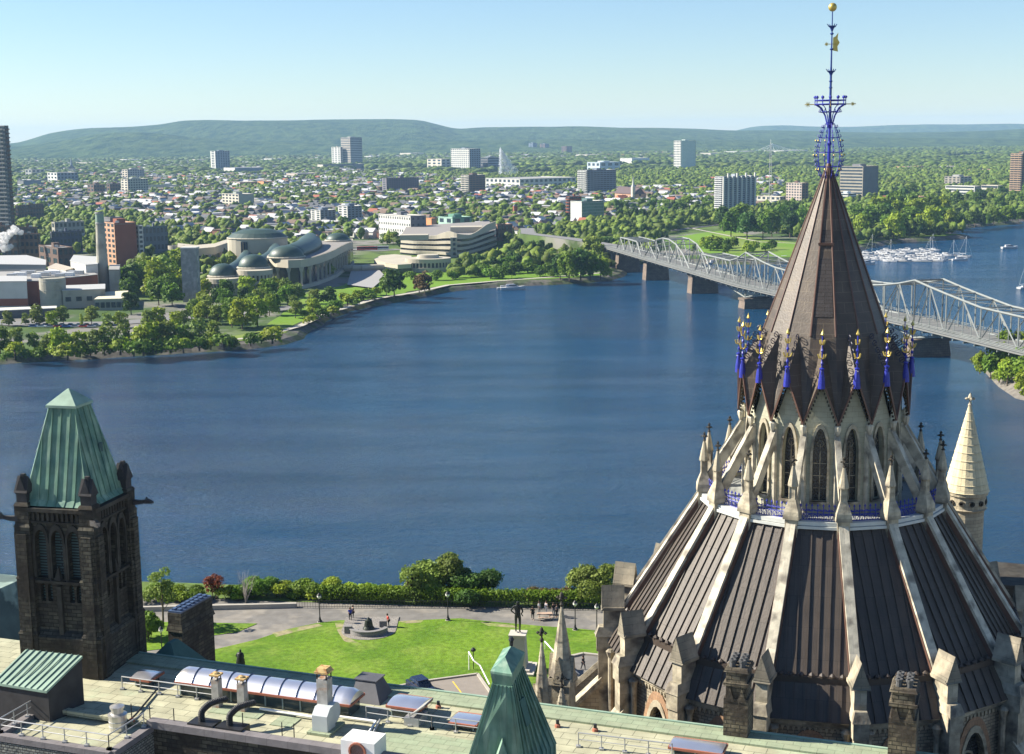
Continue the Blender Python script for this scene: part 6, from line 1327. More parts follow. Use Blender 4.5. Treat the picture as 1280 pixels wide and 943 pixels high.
dome(275.5, 347, 36, zT-8, 16, .95, tail=(308, 318))
dome(420.5, 302, 30, zT+.5, 9.5, 1.0)
for (pxc, py, wpx, z, label) in ((314, 339, 46, zT-4.2, 1), (275, 349.5, 42, zT-8.2, 0)):
    c0 = at(pxc, py, HG+z)-mu; d0 = (c0+mu).y; rx = wpx/2*d0/F; n = 28
    ell = lambda k, zz: [c0+Vector((rx*k*math.cos(t_), rx*(.95*k*math.sin(t_)+.95), zz-c0.z)) for t_ in [2*math.pi*q/n for q in range(n)]]
    mb = MB(); mb.loft([ell(1, z-3), ell(1, z)]); mb.build('drum_fascia', pale, ms)
    mb = MB(); mb.loft([ell(.95, 0), ell(.95, z-2.9)]); mb.build('drum_glazing', MATS['museum_glass'], ms)
    mb = MB(); mb.loft([ell(1.02, -.5), ell(1.02, max(1, z-6.5))]); mb.build('drum_base', pale, ms)
    for q in range(14, 28): p = ell(.99, 0)[q]; mb = MB(); mb.box((p.x, p.y, z-4.6), (1.1, 1.1, 4)); mb.build('column', pale, ms)
# back part: copper roofed curatorial drum and low curved wing
m2 = at(300, 332, HG); mb_ = empty('museum_rear_wing', m2, 0, 'rear museum wing with a pale drum, curved fascia and broad green copper roof', 'museum')

c0 = at(317, 301, HG+zT+1.5)-m2; rx = 38*((c0+m2).y)/F; mb = MB(); n = 28
ell = lambda k, zz: [Vector((c0.x+rx*k*math.cos(t_), c0.y+rx*.75*(k*math.sin(t_)+1), zz)) for t_ in [2*math.pi*q/n for q in range(n)]]
mb.loft([ell(1, 0), ell(1, zT+1.8), ell(1.03, zT+2.6), ell(1.0, zT+3.2)]); mb.build('drum_wall', pale, mb_); mb = MB(); mb.loft([ell(1.0, zT+3.1), ell(.8, zT+6.2), ell(.5, zT+8.6), ell(.3, zT+9.0)]); mb.build('copper_roof', copD, mb_, smooth=False)
mb = MB(); p = at(311, 300, HG+zT)-m2; mb.box((p.x, p.y-2, zT+3), (2.2, 3, 14)); mb.build('pylon', pale, mb_)
for x in (303, 306, 309): mb = MB(); p = at(x, 312, HG+zT-5)-m2; mb.box((p.x, c0.y+rx*.02, zT-4), (1.2, 1.4, 9)); mb.build('window', glass, mb_)
c1 = at(218, 308, HG+14)-m2; r1 = 10.5*((c1+m2).y)/F; mb = MB(); mb.lathe([(r1, 0), (r1, 14), (r1*.9, 14), (r1*.9, 13), (0, 13)], 26, (c1.x, c1.y+r1, 0)); mb.build('round_tower', pale, mb_)
crv = [(222, 308.5), (245, 311), (268, 309), (286, 303)]; cf = [at(x, y, HG+14)-m2 for x, y in crv]; cbk = [at(x, y-4.5, HG+14)-m2 for x, y in reversed(crv)]
mb = MB(); mb.loft([drop(cf+cbk, 8.5), drop(cf+cbk, 14)]); mb.build('curved_fascia', pale, mb_); mb = MB(); ci = [p+Vector((0, 4, 0)) for p in cf]; mb.loft([drop(ci+cbk, 0), drop(ci+cbk, 8.6)]); mb.build('recessed_glazing', MATS['museum_glass'], mb_)
for x, y in ((238, 310), (252, 311), (262, 310), (275, 307)): mb = MB(); p = at(x, y, HG+14)-m2; mb.box((p.x, p.y+1.2, 4.5), (2.0, 1.6, 9)); mb.build('column', pale, mb_)
for x in range(210, 440, 8): q = at(x, 330 if x > 300 else 325, HG); FOOT.append((q.x, q.y, 16)); q = at(x, 340, HG) if x > 255 else q; FOOT.append((q.x, q.y, 13)); q = at(x, 320, HG); FOOT.append((q.x, q.y, 16))
for x in range(260, 440, 7):
    for y in (344, 350, 355): q = at(x, y, HG); FOOT.append((q.x, q.y, 7))
LAND.append((330, 362, 'the domed museum')); LAND.append((222, 330, 'the rear museum wing')); LAND.append((405, 362, 'the museum colonnade'))
# ------------------------------------------------------------------ museum, terraced wing
base = [(500, 318), (516, 319.5), (532, 320), (546, 320.5), (560, 321.5), (575, 322), (590, 319), (605, 314.5), (621, 309)]
m3 = at(560, 321, HG); mt_ = empty('terraced_museum', m3, 0, 'wavy limestone museum wing with four terraced floors and dark window bands', 'museum')
BC = smooth_line([at(x, y, HG)-m3 for x, y in base], 4, 0); bk = [at(x, y, HG)-m3 for x, y in ((612, 296), (560, 299), (508, 304))]; cen3 = sum(BC+bk, Vector())/len(BC+bk)
zt3 = aty(530, 297, (at(530, 320, HG)).y).z-HG; FHm = zt3/4
def inset(P, d): return [p+Vector((cen3.x*.15+p.x*.0-p.x*.12, 60, 0)).normalized()*d for p in P]
def add_h(px):   # rise of the roofline along the facade
    xs = [500, 516, 532, 545, 552, 562, 572, 588, 598, 608, 622]; hs = [0, 0, .5, 1, 3.0, 5.2, 3.5, 1.0, 2.8, 6.0, 7.0]; return float(np.interp(px, xs, hs))
for k in range(4):
    P = inset(BC, 2.8*k); z = k*FHm; pxk = [proj(p+m3)[0] for p in P]; bk2 = [p for p in bk]
    mb = MB(); Q = inset(P, 1.6); mb.loft([drop(Q+bk2, z-.2), drop(Q+bk2, z+FHm*.45)]); mb.build('window_band', MATS['museum_glass'], mt_)
    tops = [z+FHm*(1.0)+(add_h(q) if k == 3 else add_h(q)*.12*k) for q in pxk]
    mb = MB(); n = len(P); rings = []
    for i, p in enumerate(P):
        d = (inset([p], 1.0)[0]-p).normalized(); lo = z+FHm*.42+(add_h(pxk[i])*.12*k); rings.append([p+Vector((0, 0, lo)), p+d*3+Vector((0, 0, lo)), p+d*3+Vector((0, 0, tops[i])), p+Vector((0, 0, tops[i]))])
    mb.loft(rings); mb.build('terrace_fascia', pale, mt_)
P = inset(BC, 10); mb = MB(); mb.loft([drop(P+bk, zt3-1), drop(P+bk, zt3-.3)]); mb.build('roof', copT, mt_)
for (x, y, w_, d_, h_) in ((583, 290, 26, 18, 5), (518, 299, 22, 14, 4)): p = at(x, y, HG+zt3)-m3; mb = MB(); mb.box((p.x, p.y, zt3+h_/2-.5), (w_, d_, h_)); mb.build('roof_block', pale, mt_)
q = BC[18]; mb = MB(); mb.box((q.x, q.y+3, zt3*.5), (5, 7, zt3+2)); mb.build('stair_bay', pale, mt_)
for kz in range(4): mb = MB(); mb.box((q.x+.5, q.y-1.6, kz*FHm+3), (2, .4, 2)); mb.build('window', glass, mt_)
t, P, o = flat([(468, 324), (476, 319.5), (493, 318), (514, 320), (514, 330), (497, 331), (482, 328.5)], 0, 6.5, 'low curving limestone terrace running left from the round pavilion', 'terrace', MATS['museum_glass'], pale, name='low_terrace', bands=[(.55, .99, pale)])
c = at(534, 341, HG); t = empty('round_pavilion', c, 0, 'round low limestone pavilion with a windowed band and roof terrace by the river lawn', 'pavilion'); r_ = 29*c.y/F; cc = (0, r_*.8, 0); n = 36
def el(k, z): return [Vector((r_*k*math.cos(a), r_*.8*(1+k*math.sin(a)), z)) for a in [2*math.pi*i/n for i in range(n)]]
mb = MB(); mb.loft([el(1.12, 0), el(1.12, 3.2), el(1.08, 3.2)]); mb.build('lower_terrace', pale, t); mb = MB(); mb.loft([el(.96, 3.0), el(.96, 6.6)]); mb.build('window_band', glass, t); mb = MB(); mb.loft([el(1.0, 6.4), el(1.0, 9.2)]); mb.build('fascia', pale, t)
mb = MB(); [mb.box(tuple(el(.99, 4.8)[i]), (1.0, 1.0, 3.6)) for i in range(18, 36)]; mb.build('mullions', pale, t); mb = MB(); mb.loft([el(.5, 9.1), el(.45, 11.5)]); mb.build('roof_lantern', pale, t)
mb = MB(); [mb.path([Vector((-r_*1.05-k*6, r_*.7+3*math.sin(k*.8), 3.0)) for k in range(8)], 2.2, 8)]; mb.build('curving_canopy', pale, t)
for x in range(470, 626, 6):
    for y in (300, 306, 312, 318, 324, 332, 340, 346):
        if y < 324 and x < 496: continue
        if y > 324 and x > 565: continue
        q = at(x, y, HG); FOOT.append((q.x, q.y, 8))
LAND.append((531, 352, 'the round pavilion')); LAND.append((600, 322, 'the terraced museum wing'))
q0 = at(425, 366, HG); mb = MB(); mb.loft([[at(x, y, HG+z)-q0 for x, y in ((434, 356), (466, 360), (482, 346), (470, 333), (440, 334))] for z in (.1, 1.2)]); o = mb.build('museum_plaza', mat('plaza_stone', (.30, .29, .28), var=.1)); o.location = q0; tag(o, kind='structure')
for x in range(436, 500, 6):
    for y in (340, 346, 352, 358): q = at(x, y, HG); FOOT.append((q.x, q.y, 9))
# ------------------------------------------------------------------ other blocks of the town
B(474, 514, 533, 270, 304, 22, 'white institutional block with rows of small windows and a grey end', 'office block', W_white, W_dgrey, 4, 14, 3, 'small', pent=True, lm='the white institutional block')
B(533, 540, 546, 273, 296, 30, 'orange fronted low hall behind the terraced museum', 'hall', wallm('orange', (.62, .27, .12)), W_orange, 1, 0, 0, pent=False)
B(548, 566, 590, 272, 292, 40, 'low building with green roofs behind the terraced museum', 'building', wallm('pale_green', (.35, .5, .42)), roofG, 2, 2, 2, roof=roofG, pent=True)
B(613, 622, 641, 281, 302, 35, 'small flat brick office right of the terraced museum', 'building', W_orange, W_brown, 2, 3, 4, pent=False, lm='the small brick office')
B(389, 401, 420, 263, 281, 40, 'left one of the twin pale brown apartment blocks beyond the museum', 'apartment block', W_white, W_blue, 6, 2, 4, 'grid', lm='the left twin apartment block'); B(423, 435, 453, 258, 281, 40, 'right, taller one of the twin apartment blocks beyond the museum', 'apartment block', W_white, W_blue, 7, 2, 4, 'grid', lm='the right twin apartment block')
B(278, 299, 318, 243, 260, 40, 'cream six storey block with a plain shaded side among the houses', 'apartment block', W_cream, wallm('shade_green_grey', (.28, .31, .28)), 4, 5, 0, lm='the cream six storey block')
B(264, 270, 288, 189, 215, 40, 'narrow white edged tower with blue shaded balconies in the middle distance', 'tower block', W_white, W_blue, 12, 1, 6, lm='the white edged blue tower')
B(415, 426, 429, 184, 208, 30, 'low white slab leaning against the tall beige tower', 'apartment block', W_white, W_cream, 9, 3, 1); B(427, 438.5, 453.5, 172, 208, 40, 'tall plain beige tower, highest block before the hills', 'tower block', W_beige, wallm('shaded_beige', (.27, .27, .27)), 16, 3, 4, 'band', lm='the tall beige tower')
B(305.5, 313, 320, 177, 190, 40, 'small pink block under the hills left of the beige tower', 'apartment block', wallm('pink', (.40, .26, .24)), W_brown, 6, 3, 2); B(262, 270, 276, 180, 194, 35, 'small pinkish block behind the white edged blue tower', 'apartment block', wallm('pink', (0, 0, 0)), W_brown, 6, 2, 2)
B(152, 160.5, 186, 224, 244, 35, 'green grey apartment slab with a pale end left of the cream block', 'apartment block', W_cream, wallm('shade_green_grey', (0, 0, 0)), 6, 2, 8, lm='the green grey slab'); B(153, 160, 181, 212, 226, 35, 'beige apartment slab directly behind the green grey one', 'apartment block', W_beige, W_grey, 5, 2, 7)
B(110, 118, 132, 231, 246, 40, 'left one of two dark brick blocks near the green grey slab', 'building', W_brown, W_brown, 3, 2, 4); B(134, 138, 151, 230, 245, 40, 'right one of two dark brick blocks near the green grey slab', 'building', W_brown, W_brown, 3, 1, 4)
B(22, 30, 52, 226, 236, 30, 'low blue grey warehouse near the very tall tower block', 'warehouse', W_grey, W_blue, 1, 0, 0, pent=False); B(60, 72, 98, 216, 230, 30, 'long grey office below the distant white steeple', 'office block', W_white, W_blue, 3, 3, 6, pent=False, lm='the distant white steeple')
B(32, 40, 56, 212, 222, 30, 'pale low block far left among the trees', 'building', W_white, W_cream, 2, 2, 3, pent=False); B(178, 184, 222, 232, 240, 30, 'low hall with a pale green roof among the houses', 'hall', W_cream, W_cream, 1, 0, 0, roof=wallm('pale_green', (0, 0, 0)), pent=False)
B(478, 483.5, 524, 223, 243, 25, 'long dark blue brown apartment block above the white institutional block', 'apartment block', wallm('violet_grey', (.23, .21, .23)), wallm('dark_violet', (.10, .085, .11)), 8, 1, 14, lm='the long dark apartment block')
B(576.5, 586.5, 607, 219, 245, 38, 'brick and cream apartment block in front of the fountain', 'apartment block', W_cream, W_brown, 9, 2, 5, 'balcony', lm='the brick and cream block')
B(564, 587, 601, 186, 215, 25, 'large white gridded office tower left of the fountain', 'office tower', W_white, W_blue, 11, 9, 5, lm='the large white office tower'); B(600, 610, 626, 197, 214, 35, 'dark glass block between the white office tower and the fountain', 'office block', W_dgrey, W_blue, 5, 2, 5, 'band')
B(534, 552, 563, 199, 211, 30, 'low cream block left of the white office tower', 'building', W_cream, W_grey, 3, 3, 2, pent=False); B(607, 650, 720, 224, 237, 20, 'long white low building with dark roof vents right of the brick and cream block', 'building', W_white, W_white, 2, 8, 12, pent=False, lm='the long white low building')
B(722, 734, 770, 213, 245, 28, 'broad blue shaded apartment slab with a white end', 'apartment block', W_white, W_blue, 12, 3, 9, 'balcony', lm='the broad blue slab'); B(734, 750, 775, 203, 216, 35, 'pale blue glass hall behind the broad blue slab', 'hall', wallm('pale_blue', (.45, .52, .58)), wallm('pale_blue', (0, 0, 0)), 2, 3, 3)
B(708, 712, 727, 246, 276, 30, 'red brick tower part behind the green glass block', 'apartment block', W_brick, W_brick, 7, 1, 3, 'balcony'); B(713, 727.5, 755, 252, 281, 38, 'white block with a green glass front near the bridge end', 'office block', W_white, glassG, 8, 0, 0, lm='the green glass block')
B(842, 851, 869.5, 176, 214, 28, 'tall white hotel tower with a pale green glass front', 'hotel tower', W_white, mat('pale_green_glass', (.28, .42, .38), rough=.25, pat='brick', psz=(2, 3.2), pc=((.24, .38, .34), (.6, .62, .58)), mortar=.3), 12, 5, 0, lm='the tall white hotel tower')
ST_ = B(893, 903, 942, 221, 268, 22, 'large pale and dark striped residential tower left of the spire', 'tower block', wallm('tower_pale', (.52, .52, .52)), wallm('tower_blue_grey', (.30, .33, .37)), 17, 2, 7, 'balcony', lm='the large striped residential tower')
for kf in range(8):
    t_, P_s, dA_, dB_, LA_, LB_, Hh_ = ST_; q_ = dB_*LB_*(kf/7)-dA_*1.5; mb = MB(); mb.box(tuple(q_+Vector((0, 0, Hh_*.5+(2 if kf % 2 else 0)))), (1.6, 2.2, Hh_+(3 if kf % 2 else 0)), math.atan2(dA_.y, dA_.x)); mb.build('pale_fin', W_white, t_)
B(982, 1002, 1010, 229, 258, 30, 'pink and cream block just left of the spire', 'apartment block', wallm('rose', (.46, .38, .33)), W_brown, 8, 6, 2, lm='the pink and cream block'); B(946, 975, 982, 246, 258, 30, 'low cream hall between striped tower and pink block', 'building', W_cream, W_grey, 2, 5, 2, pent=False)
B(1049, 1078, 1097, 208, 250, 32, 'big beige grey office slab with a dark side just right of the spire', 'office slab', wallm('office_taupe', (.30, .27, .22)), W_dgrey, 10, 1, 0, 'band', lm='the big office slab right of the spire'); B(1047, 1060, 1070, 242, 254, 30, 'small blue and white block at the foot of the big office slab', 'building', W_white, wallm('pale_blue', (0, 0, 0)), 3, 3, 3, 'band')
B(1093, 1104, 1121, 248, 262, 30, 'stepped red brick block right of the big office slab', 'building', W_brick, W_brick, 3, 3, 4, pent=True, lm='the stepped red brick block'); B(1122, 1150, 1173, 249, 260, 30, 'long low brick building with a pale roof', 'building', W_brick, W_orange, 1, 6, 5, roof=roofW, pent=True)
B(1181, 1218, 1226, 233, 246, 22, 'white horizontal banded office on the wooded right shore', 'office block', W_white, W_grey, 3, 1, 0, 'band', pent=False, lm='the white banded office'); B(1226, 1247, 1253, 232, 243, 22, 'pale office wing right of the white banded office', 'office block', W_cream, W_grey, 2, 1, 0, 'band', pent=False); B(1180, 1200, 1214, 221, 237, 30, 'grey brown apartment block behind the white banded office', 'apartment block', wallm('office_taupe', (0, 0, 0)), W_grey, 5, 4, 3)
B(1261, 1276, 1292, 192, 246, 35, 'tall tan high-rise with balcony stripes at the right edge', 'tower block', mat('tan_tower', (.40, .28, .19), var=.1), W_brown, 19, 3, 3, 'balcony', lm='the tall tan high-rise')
B(661, 666, 671.5, 179, 192, 30, 'left one of two tiny blue towers under the hills', 'tower block', W_blue, W_blue, 7, 1, 1); B(675, 681, 686.5, 180, 192, 30, 'right one of two tiny dark towers under the hills', 'tower block', W_brown, W_blue, 7, 1, 2); B(702, 708, 715, 183, 193, 30, 'small brown block far right of the two tiny towers', 'building', W_brown, W_brown, 5, 2, 2, pent=False)
B(280, 294, 330, 210, 219, 25, 'low white and blue mall hall right of the white edged blue tower', 'hall', W_white, W_blue, 1, 0, 0, pent=False, roof=roofW); B(397, 404, 455, 206, 213, 20, 'long low dark roofed mall under the beige tower', 'hall', W_cream, W_dgrey, 1, 0, 0, pent=False, roof=roofW); B(358, 372, 400, 217, 223, 20, 'low pink beige warehouse below the long mall', 'warehouse', wallm('rose', (0, 0, 0)), W_dgrey, 1, 0, 0, pent=False, roof=roofW)
B(322, 330, 340, 227, 234, 30, 'tiny orange shop box among the trees', 'shop', wallm('orange', (0, 0, 0)), W_brown, 1, 0, 0, pent=False); B(282, 300, 322, 228, 234, 20, 'low row with a red pink front left of the orange shop box', 'building', wallm('rose', (0, 0, 0)), W_brick, 1, 0, 0, pent=False)
B(775, 790, 812, 198, 206, 30, 'low white box hall far behind the church', 'hall', W_white, wallm('pale_blue', (0, 0, 0)), 1, 0, 0, pent=False, roof=roofW); B(755, 765, 786, 183, 190, 30, 'tiny brown blocks below the far hills', 'building', wallm('rose', (0, 0, 0)), W_blue, 3, 3, 4, pent=False)
for i, (x0, x1, y, c_) in enumerate(((1120, 1155, 213, W_orange), (1162, 1200, 213, W_beige), (1205, 1246, 217, W_orange), (720, 752, 198, W_cream), (870, 890, 190, W_white), (905, 945, 194, W_white), (955, 1010, 193, W_white), (875, 905, 196, W_cream), (1020, 1045, 195, W_white), (455, 475, 200, W_white), (500, 530, 196, W_cream), (585, 600, 170, W_white), (150, 175, 204, W_white), (190, 212, 190, W_cream), (95, 125, 208, W_cream), (50, 75, 200, W_white), (330, 352, 203, W_white), (240, 258, 204, W_cream), (690, 716, 207, W_white), (1040, 1075, 186, W_white))):
    y = max(y, 187); nmn = ['warm brick', 'beige', 'orange brick', 'cream', 'white', 'bright white', 'long white', 'pale cream', 'small white', 'flat white', 'low cream', 'tiny white', 'lone white', 'lone cream', 'broad cream', 'wide white', 'middle white', 'boxy cream', 'slim white', 'far white'][i]
    ref = ['the tall tan high-rise', 'the stepped red brick block', 'the white banded office', 'the broad blue slab', 'the tall white hotel tower', 'the cable mast', 'the white tent bridge', 'the striped residential tower', 'the spire', 'the tall beige tower', 'the large white office tower', 'the fountain', 'the beige slab', 'the foothills', 'the green grey slab', 'the very tall tower block', 'the mall hall', 'the white edged blue tower', 'the long white low building', 'the far hills'][i]
    B(x0, x0+(x1-x0)*.45, x1, y-4.5, y, 25, nmn+' terrace far off near '+ref, 'terrace', c_, c_, 1, 0, 0, pent=False, name='low_building', roof=roofW if i % 2 else roofM)
# church with white steeple
c = at(800, 252, HG); t = empty('church', c, rad(25), 'brown roofed church with a slim white steeple among the trees', 'church'); s_ = c.y/F
def hb(p): return p*s_
mb = MB(); w_, l_, h_ = hb(12), 60, hb(9); mb.box((0, l_/2, h_/2), (w_, l_, h_)); mb.build('nave_wall', W_orange, t)
mb = MB(); mb.loft([[(-w_/2-1, -1, h_), (w_/2+1, -1, h_), (0, -1, h_+hb(8))], [(-w_/2-1, l_, h_), (w_/2+1, l_, h_), (0, l_, h_+hb(8))]]); mb.build('nave_roof', mat('church_roof', (.10, .07, .07)), t)
mb = MB(); mb.box((-w_/2-2, 4, hb(9)), (hb(4), hb(4), hb(18))); mb.build('bell_tower', W_cream, t); mb = MB(); mb.lathe([(hb(2.2), 0), (hb(1.2), hb(4)), (hb(.2), hb(13))], 8, (-w_/2-2, 4, hb(18))); mb.build('steeple', W_white, t)
mb = MB(); mb.lathe([(hb(1.6), 0), (hb(1.6), 1), (hb(1.2), 1), (hb(1.2), 0)], 14); mb.v = [(x, z*.5-.3, y+h_*.9) for x, y, z in mb.v]; mb.build('rose_window', glass, t)
for k in range(6): mb = MB(); mb.box((-w_/2-.1, 8+k*8, h_*.5), (.4, 2.4, h_*.5)); mb.build('window', glass, t)
mb = MB(); mb.loft([[(w_*.5, 20, 0), (w_*1.6, 20, 0), (w_*1.6, 34, 0), (w_*.5, 34, 0)], [(w_*.5, 20, h_), (w_*1.6, 20, h_), (w_*1.6, 34, h_), (w_*.5, 34, h_)], [(w_*.5, 27, h_+hb(5)), (w_*1.6, 27, h_+hb(5)), (w_*1.6, 27.2, h_+hb(5)), (w_*.5, 27.2, h_+hb(5))]]); mb.build('transept', W_orange, t)
LAND.append((800, 258, 'the church')); [FOOT.append((c.x+dx, c.y+dy, 16)) for dx in (-20, 0, 20) for dy in (-25, -10, 10, 30, 50)]
c = at(90, 218, HG); t = empty('distant_church', c, 0, 'tiny church spire far left below the hills', 'church'); mb = MB(); mb.box((0, 0, 8), (14, 20, 16)); mb.build('nave_wall', W_cream, t); mb = MB(); mb.lathe([(5, 0), (4.5, 22), (.3, 48)], 6); mb.build('steeple', W_blue, t); mb = MB(); mb.loft([[(-8, -10, 16), (8, -10, 16), (0, -10, 25)], [(-8, 10, 16), (8, 10, 16), (0, 10, 25)]]); mb.build('nave_roof', W_dgrey, t)
c = at(644, 274, HG); t = empty('brick_church_tower', c, rad(20), 'small brick bell tower among houses right of the terraced museum', 'tower'); s_ = c.y/F; mb = MB(); mb.box((0, 0, 8*s_), (4.5*s_, 4.5*s_, 16*s_)); mb.build('wall', W_brick, t); mb = MB(); mb.lathe([(3.4*s_, 16*s_), (.2, 19*s_)], 4, th0=rad(45)); mb.build('roof', W_dgrey, t); mb = MB(); mb.box((6*s_, 4, 2.5*s_), (10*s_, 14, 5*s_)); mb.build('nave', W_orange, t)
for x, y in ((738, 272), (765, 280), (826, 284)):
    pass
for i, (x, y, w_, lb) in enumerate(((760, 279, 9, 'steep red orange roofed house right of the green glass block'), (822, 278, 11, 'orange roofed house above the park beside the bridge'), (777, 252, 12, 'long red brick school roof left of the church'))):
    c = at(x, y, HG); s_ = c.y/F; t = empty('house', c, rad(30), lb, 'house'); mb = MB(); mb.box((0, 0, 2*s_), (w_*s_, 8*s_, 4*s_)); mb.build('wall', W_cream if i else W_orange, t); mb = MB(); mb.loft([[(-w_*s_*.55, -4.4*s_, 4*s_), (-w_*s_*.55, 4.4*s_, 4*s_), (-w_*s_*.55, 0, 8*s_)], [(w_*s_*.55, -4.4*s_, 4*s_), (w_*s_*.55, 4.4*s_, 4*s_), (w_*s_*.55, 0, 8*s_)]]); mb.build('roof', mat('orange_tiles', (.50, .16, .08)), t); mb = MB(); mb.box((2, 0, 7.5*s_), (1.2, 1.2, 2*s_)); mb.build('chimney', W_brick, t); FOOT.append((c.x, c.y, 12)); FOOT.append((c.x*.985, c.y*.985, 9))
# mast, tent bridge, fountain, steam
c = at(962, 262, HG); t = empty('lattice_mast', c, 0, 'very tall thin lattice mast left of the spire', 'mast'); zt = aty(961, 181, c.y).z-HG; mb = MB(); n = 24
for k in range(3):
    a = k*2.094; mb.tube((2.0*math.cos(a), 2.0*math.sin(a), 0), (1.2*math.cos(a), 1.2*math.sin(a), zt), .16, 4)
for j in range(n):
    z0, z1 = zt*j/n, zt*(j+1)/n
    for k in range(3): a, b_ = k*2.094, (k+1)*2.094; mb.tube((1.8*math.cos(a), 1.8*math.sin(a), z0), (1.8*math.cos(b_), 1.8*math.sin(b_), z1), .08, 4)
mb.build('lattice', mat('mast_grey', (.42, .42, .42)), t); mb = MB(); mb.tube((0, 0, zt), (0, 0, zt+6), .2, 4); mb.build('antenna', white_paint, t); LAND.append((962, 262, 'the lattice mast'))
c = at(965, 191, HG); t = empty('cable_stayed_bridge', c, 0, 'distant white cable bridge with a pointed pylon beyond the trees', 'bridge'); s_ = c.y/F; mb = MB()
for q in (-1, 1): mb.tube((q*4*s_, 0, 0), (0, 0, 11*s_), .35*s_, 5)
mb.build('pylon', white_paint, t); mb = MB(); mb.box((5*s_, 0, 3*s_), (60*s_, 12, 1.0*s_)); mb.build('deck', white_paint, t); mb = MB(); [mb.tube((0, 0, 10.5*s_), (k*3.5*s_, 0, 3.2*s_), .14*s_, 4) for k in (-5, -4, -3, -2, 2, 3, 4, 5, 6, 7)]; mb.build('cables', white_paint, t)
c = at(631, 223, HG); t = empty('fountain_plume', c, 0, 'tall white fountain plume drifting to the right above the trees', 'fountain'); s_ = c.y/F
fm = bpy.data.materials.new('fountain_spray'); fm.use_nodes = True; nt = fm.node_tree; bb = nt.nodes['Principled BSDF']; bb.inputs['Base Color'].default_value = (.9, .92, .95, 1); bb.inputs['Alpha'].default_value = .8; bb.inputs['Roughness'].default_value = .9; bb.inputs['Subsurface Weight'].default_value = 0
P_ = []; S_ = []
for k in range(9000):
    f = rng.random(); 
    if f < .3: z = rng.random()*38; x = -4+rng.normal()*(.4+.9*(1-z/38))
    else: q = rng.random(); x = -4+q**1.1*19*(.15+.85*rng.random()**.7); z = 38-38*(q**1.1)*(.75+.4*rng.random())
    P_.append((x*s_*1.25, rng.normal()*1.5*s_, max(0, z)*s_)); S_.append(.5*s_*(.4+rng.random()*.6))
P_ = np.array(P_); S_ = np.array(S_); nn_ = rng.normal(size=P_.shape); nn_ /= np.linalg.norm(nn_, axis=1)[:, None]
P_[:, 2] = P_[:, 2]*.98; me = mesh_np('water_spray', quads(P_, nn_, S_, rng)); me.materials.append(fm); o = bpy.data.objects.new('water_spray', me); C.objects.link(o); o.parent = t; LAND.append((635, 223, 'the fountain'))
sm = bpy.data.materials.new('steam_volume'); sm.use_nodes = True; nt = sm.node_tree; nt.nodes.remove(nt.nodes['Principled BSDF']); pv = nt.nodes.new('ShaderNodeVolumePrincipled'); pv.inputs['Density'].default_value = .5; pv.inputs['Color'].default_value = (1, 1, 1, 1); pv.inputs['Anisotropy'].default_value = .3; nt.links.new(pv.outputs[0], nt.nodes['Material Output'].inputs['Volume'])
# ------------------------------------------------------------------ trees and houses of the far bank
def inpoly(x, y, poly):
    c = False; n = len(poly)
    for i in range(n):
        x0, y0 = poly[i]; x1, y1 = poly[(i+1) % n]
        if (y0 > y) != (y1 > y) and x < (x1-x0)*(y-y0)/(y1-y0)+x0: c = not c
    return c
ORD = ['first', 'second', 'third', 'fourth', 'fifth', 'sixth', 'seventh', 'eighth', 'ninth', 'tenth', 'eleventh', 'twelfth', 'thirteenth', 'fourteenth', 'fifteenth', 'sixteenth', 'seventeenth', 'eighteenth', 'nineteenth', 'twentieth', 'twenty-first', 'twenty-second', 'twenty-third', 'twenty-fourth', 'twenty-fifth', 'twenty-sixth', 'twenty-seventh', 'twenty-eighth', 'twenty-ninth', 'thirtieth']
KINDS = {}; LR = lambda h, r, g: lobes_round(h, r, g, 12, .06)
for nm, m, fn, hh, rr, n, sz in (('round green', leafM, LR, 12, 5.2, 1000, .62), ('yellow green', leafY, LR, 11, 5.0, 900, .6), ('dark green', leafD, LR, 12, 4.8, 1000, .6), ('olive', leafO, LR, 12, 4.4, 750, .6), ('dark conifer', leafD, lobes_cone, 13, 3.0, 700, .5), ('poplar', leafY, lobes_column, 14, 1.9, 600, .5), ('low shrub', leafM, lambda h, r, g: lobes_round(h, r, g, 6, .05), 4, 3.4, 420, .42), ('yellow shrub', leafY, lambda h, r, g: lobes_round(h, r, g, 6, .05), 4, 3.4, 420, .42), ('bronze', leafB, LR, 11, 4.6, 750, .6)):
    vs_ = []
    for k in range(3): vs_.append((crown_mesh('crown', fn(hh, rr, rng), n, sz, rng, m), trunk_mesh('trunk', hh, .28, rng, hh*.6)))
    KINDS[nm] = (vs_, hh)
rows = []   # (px, py, height px, kind)
def scatter(poly, n, hp, kinds, mind=7, seed=0):
    r = random.Random(seed); xs = [p[0] for p in poly]; ys = [p[1] for p in poly]; out = []; tries = 0
    while len(out) < n and tries < n*60:
        tries += 1; x = r.uniform(min(xs), max(xs)); y = r.uniform(min(ys), max(ys))
        if not inpoly(x, y, poly): continue
        if any(abs(x-a)/1.0+abs(y-b)*1.6 < mind for a, b, _, _ in out): continue
        out.append((x, y, r.uniform(*hp), r.choice(kinds)))
    rows.extend(out)
def rowline(pts, n, hp, kinds, seed=0, jit=2.0):
    r = random.Random(seed); xs = [p[0] for p in pts]; ys = [p[1] for p in pts]
    for k in range(n): x = xs[0]+(xs[-1]-xs[0])*(k+.5)/n+r.uniform(-jit, jit); rows.append((x, float(np.interp(x, xs, ys))+r.uniform(-1, 1)*jit*.4, r.uniform(*hp), r.choice(kinds)))
rowline([(-6, 441), (60, 444), (110, 443), (200, 437), (275, 431)], 15, (27, 38), ['yellow green', 'yellow green', 'round green', 'olive'], 1, 4)
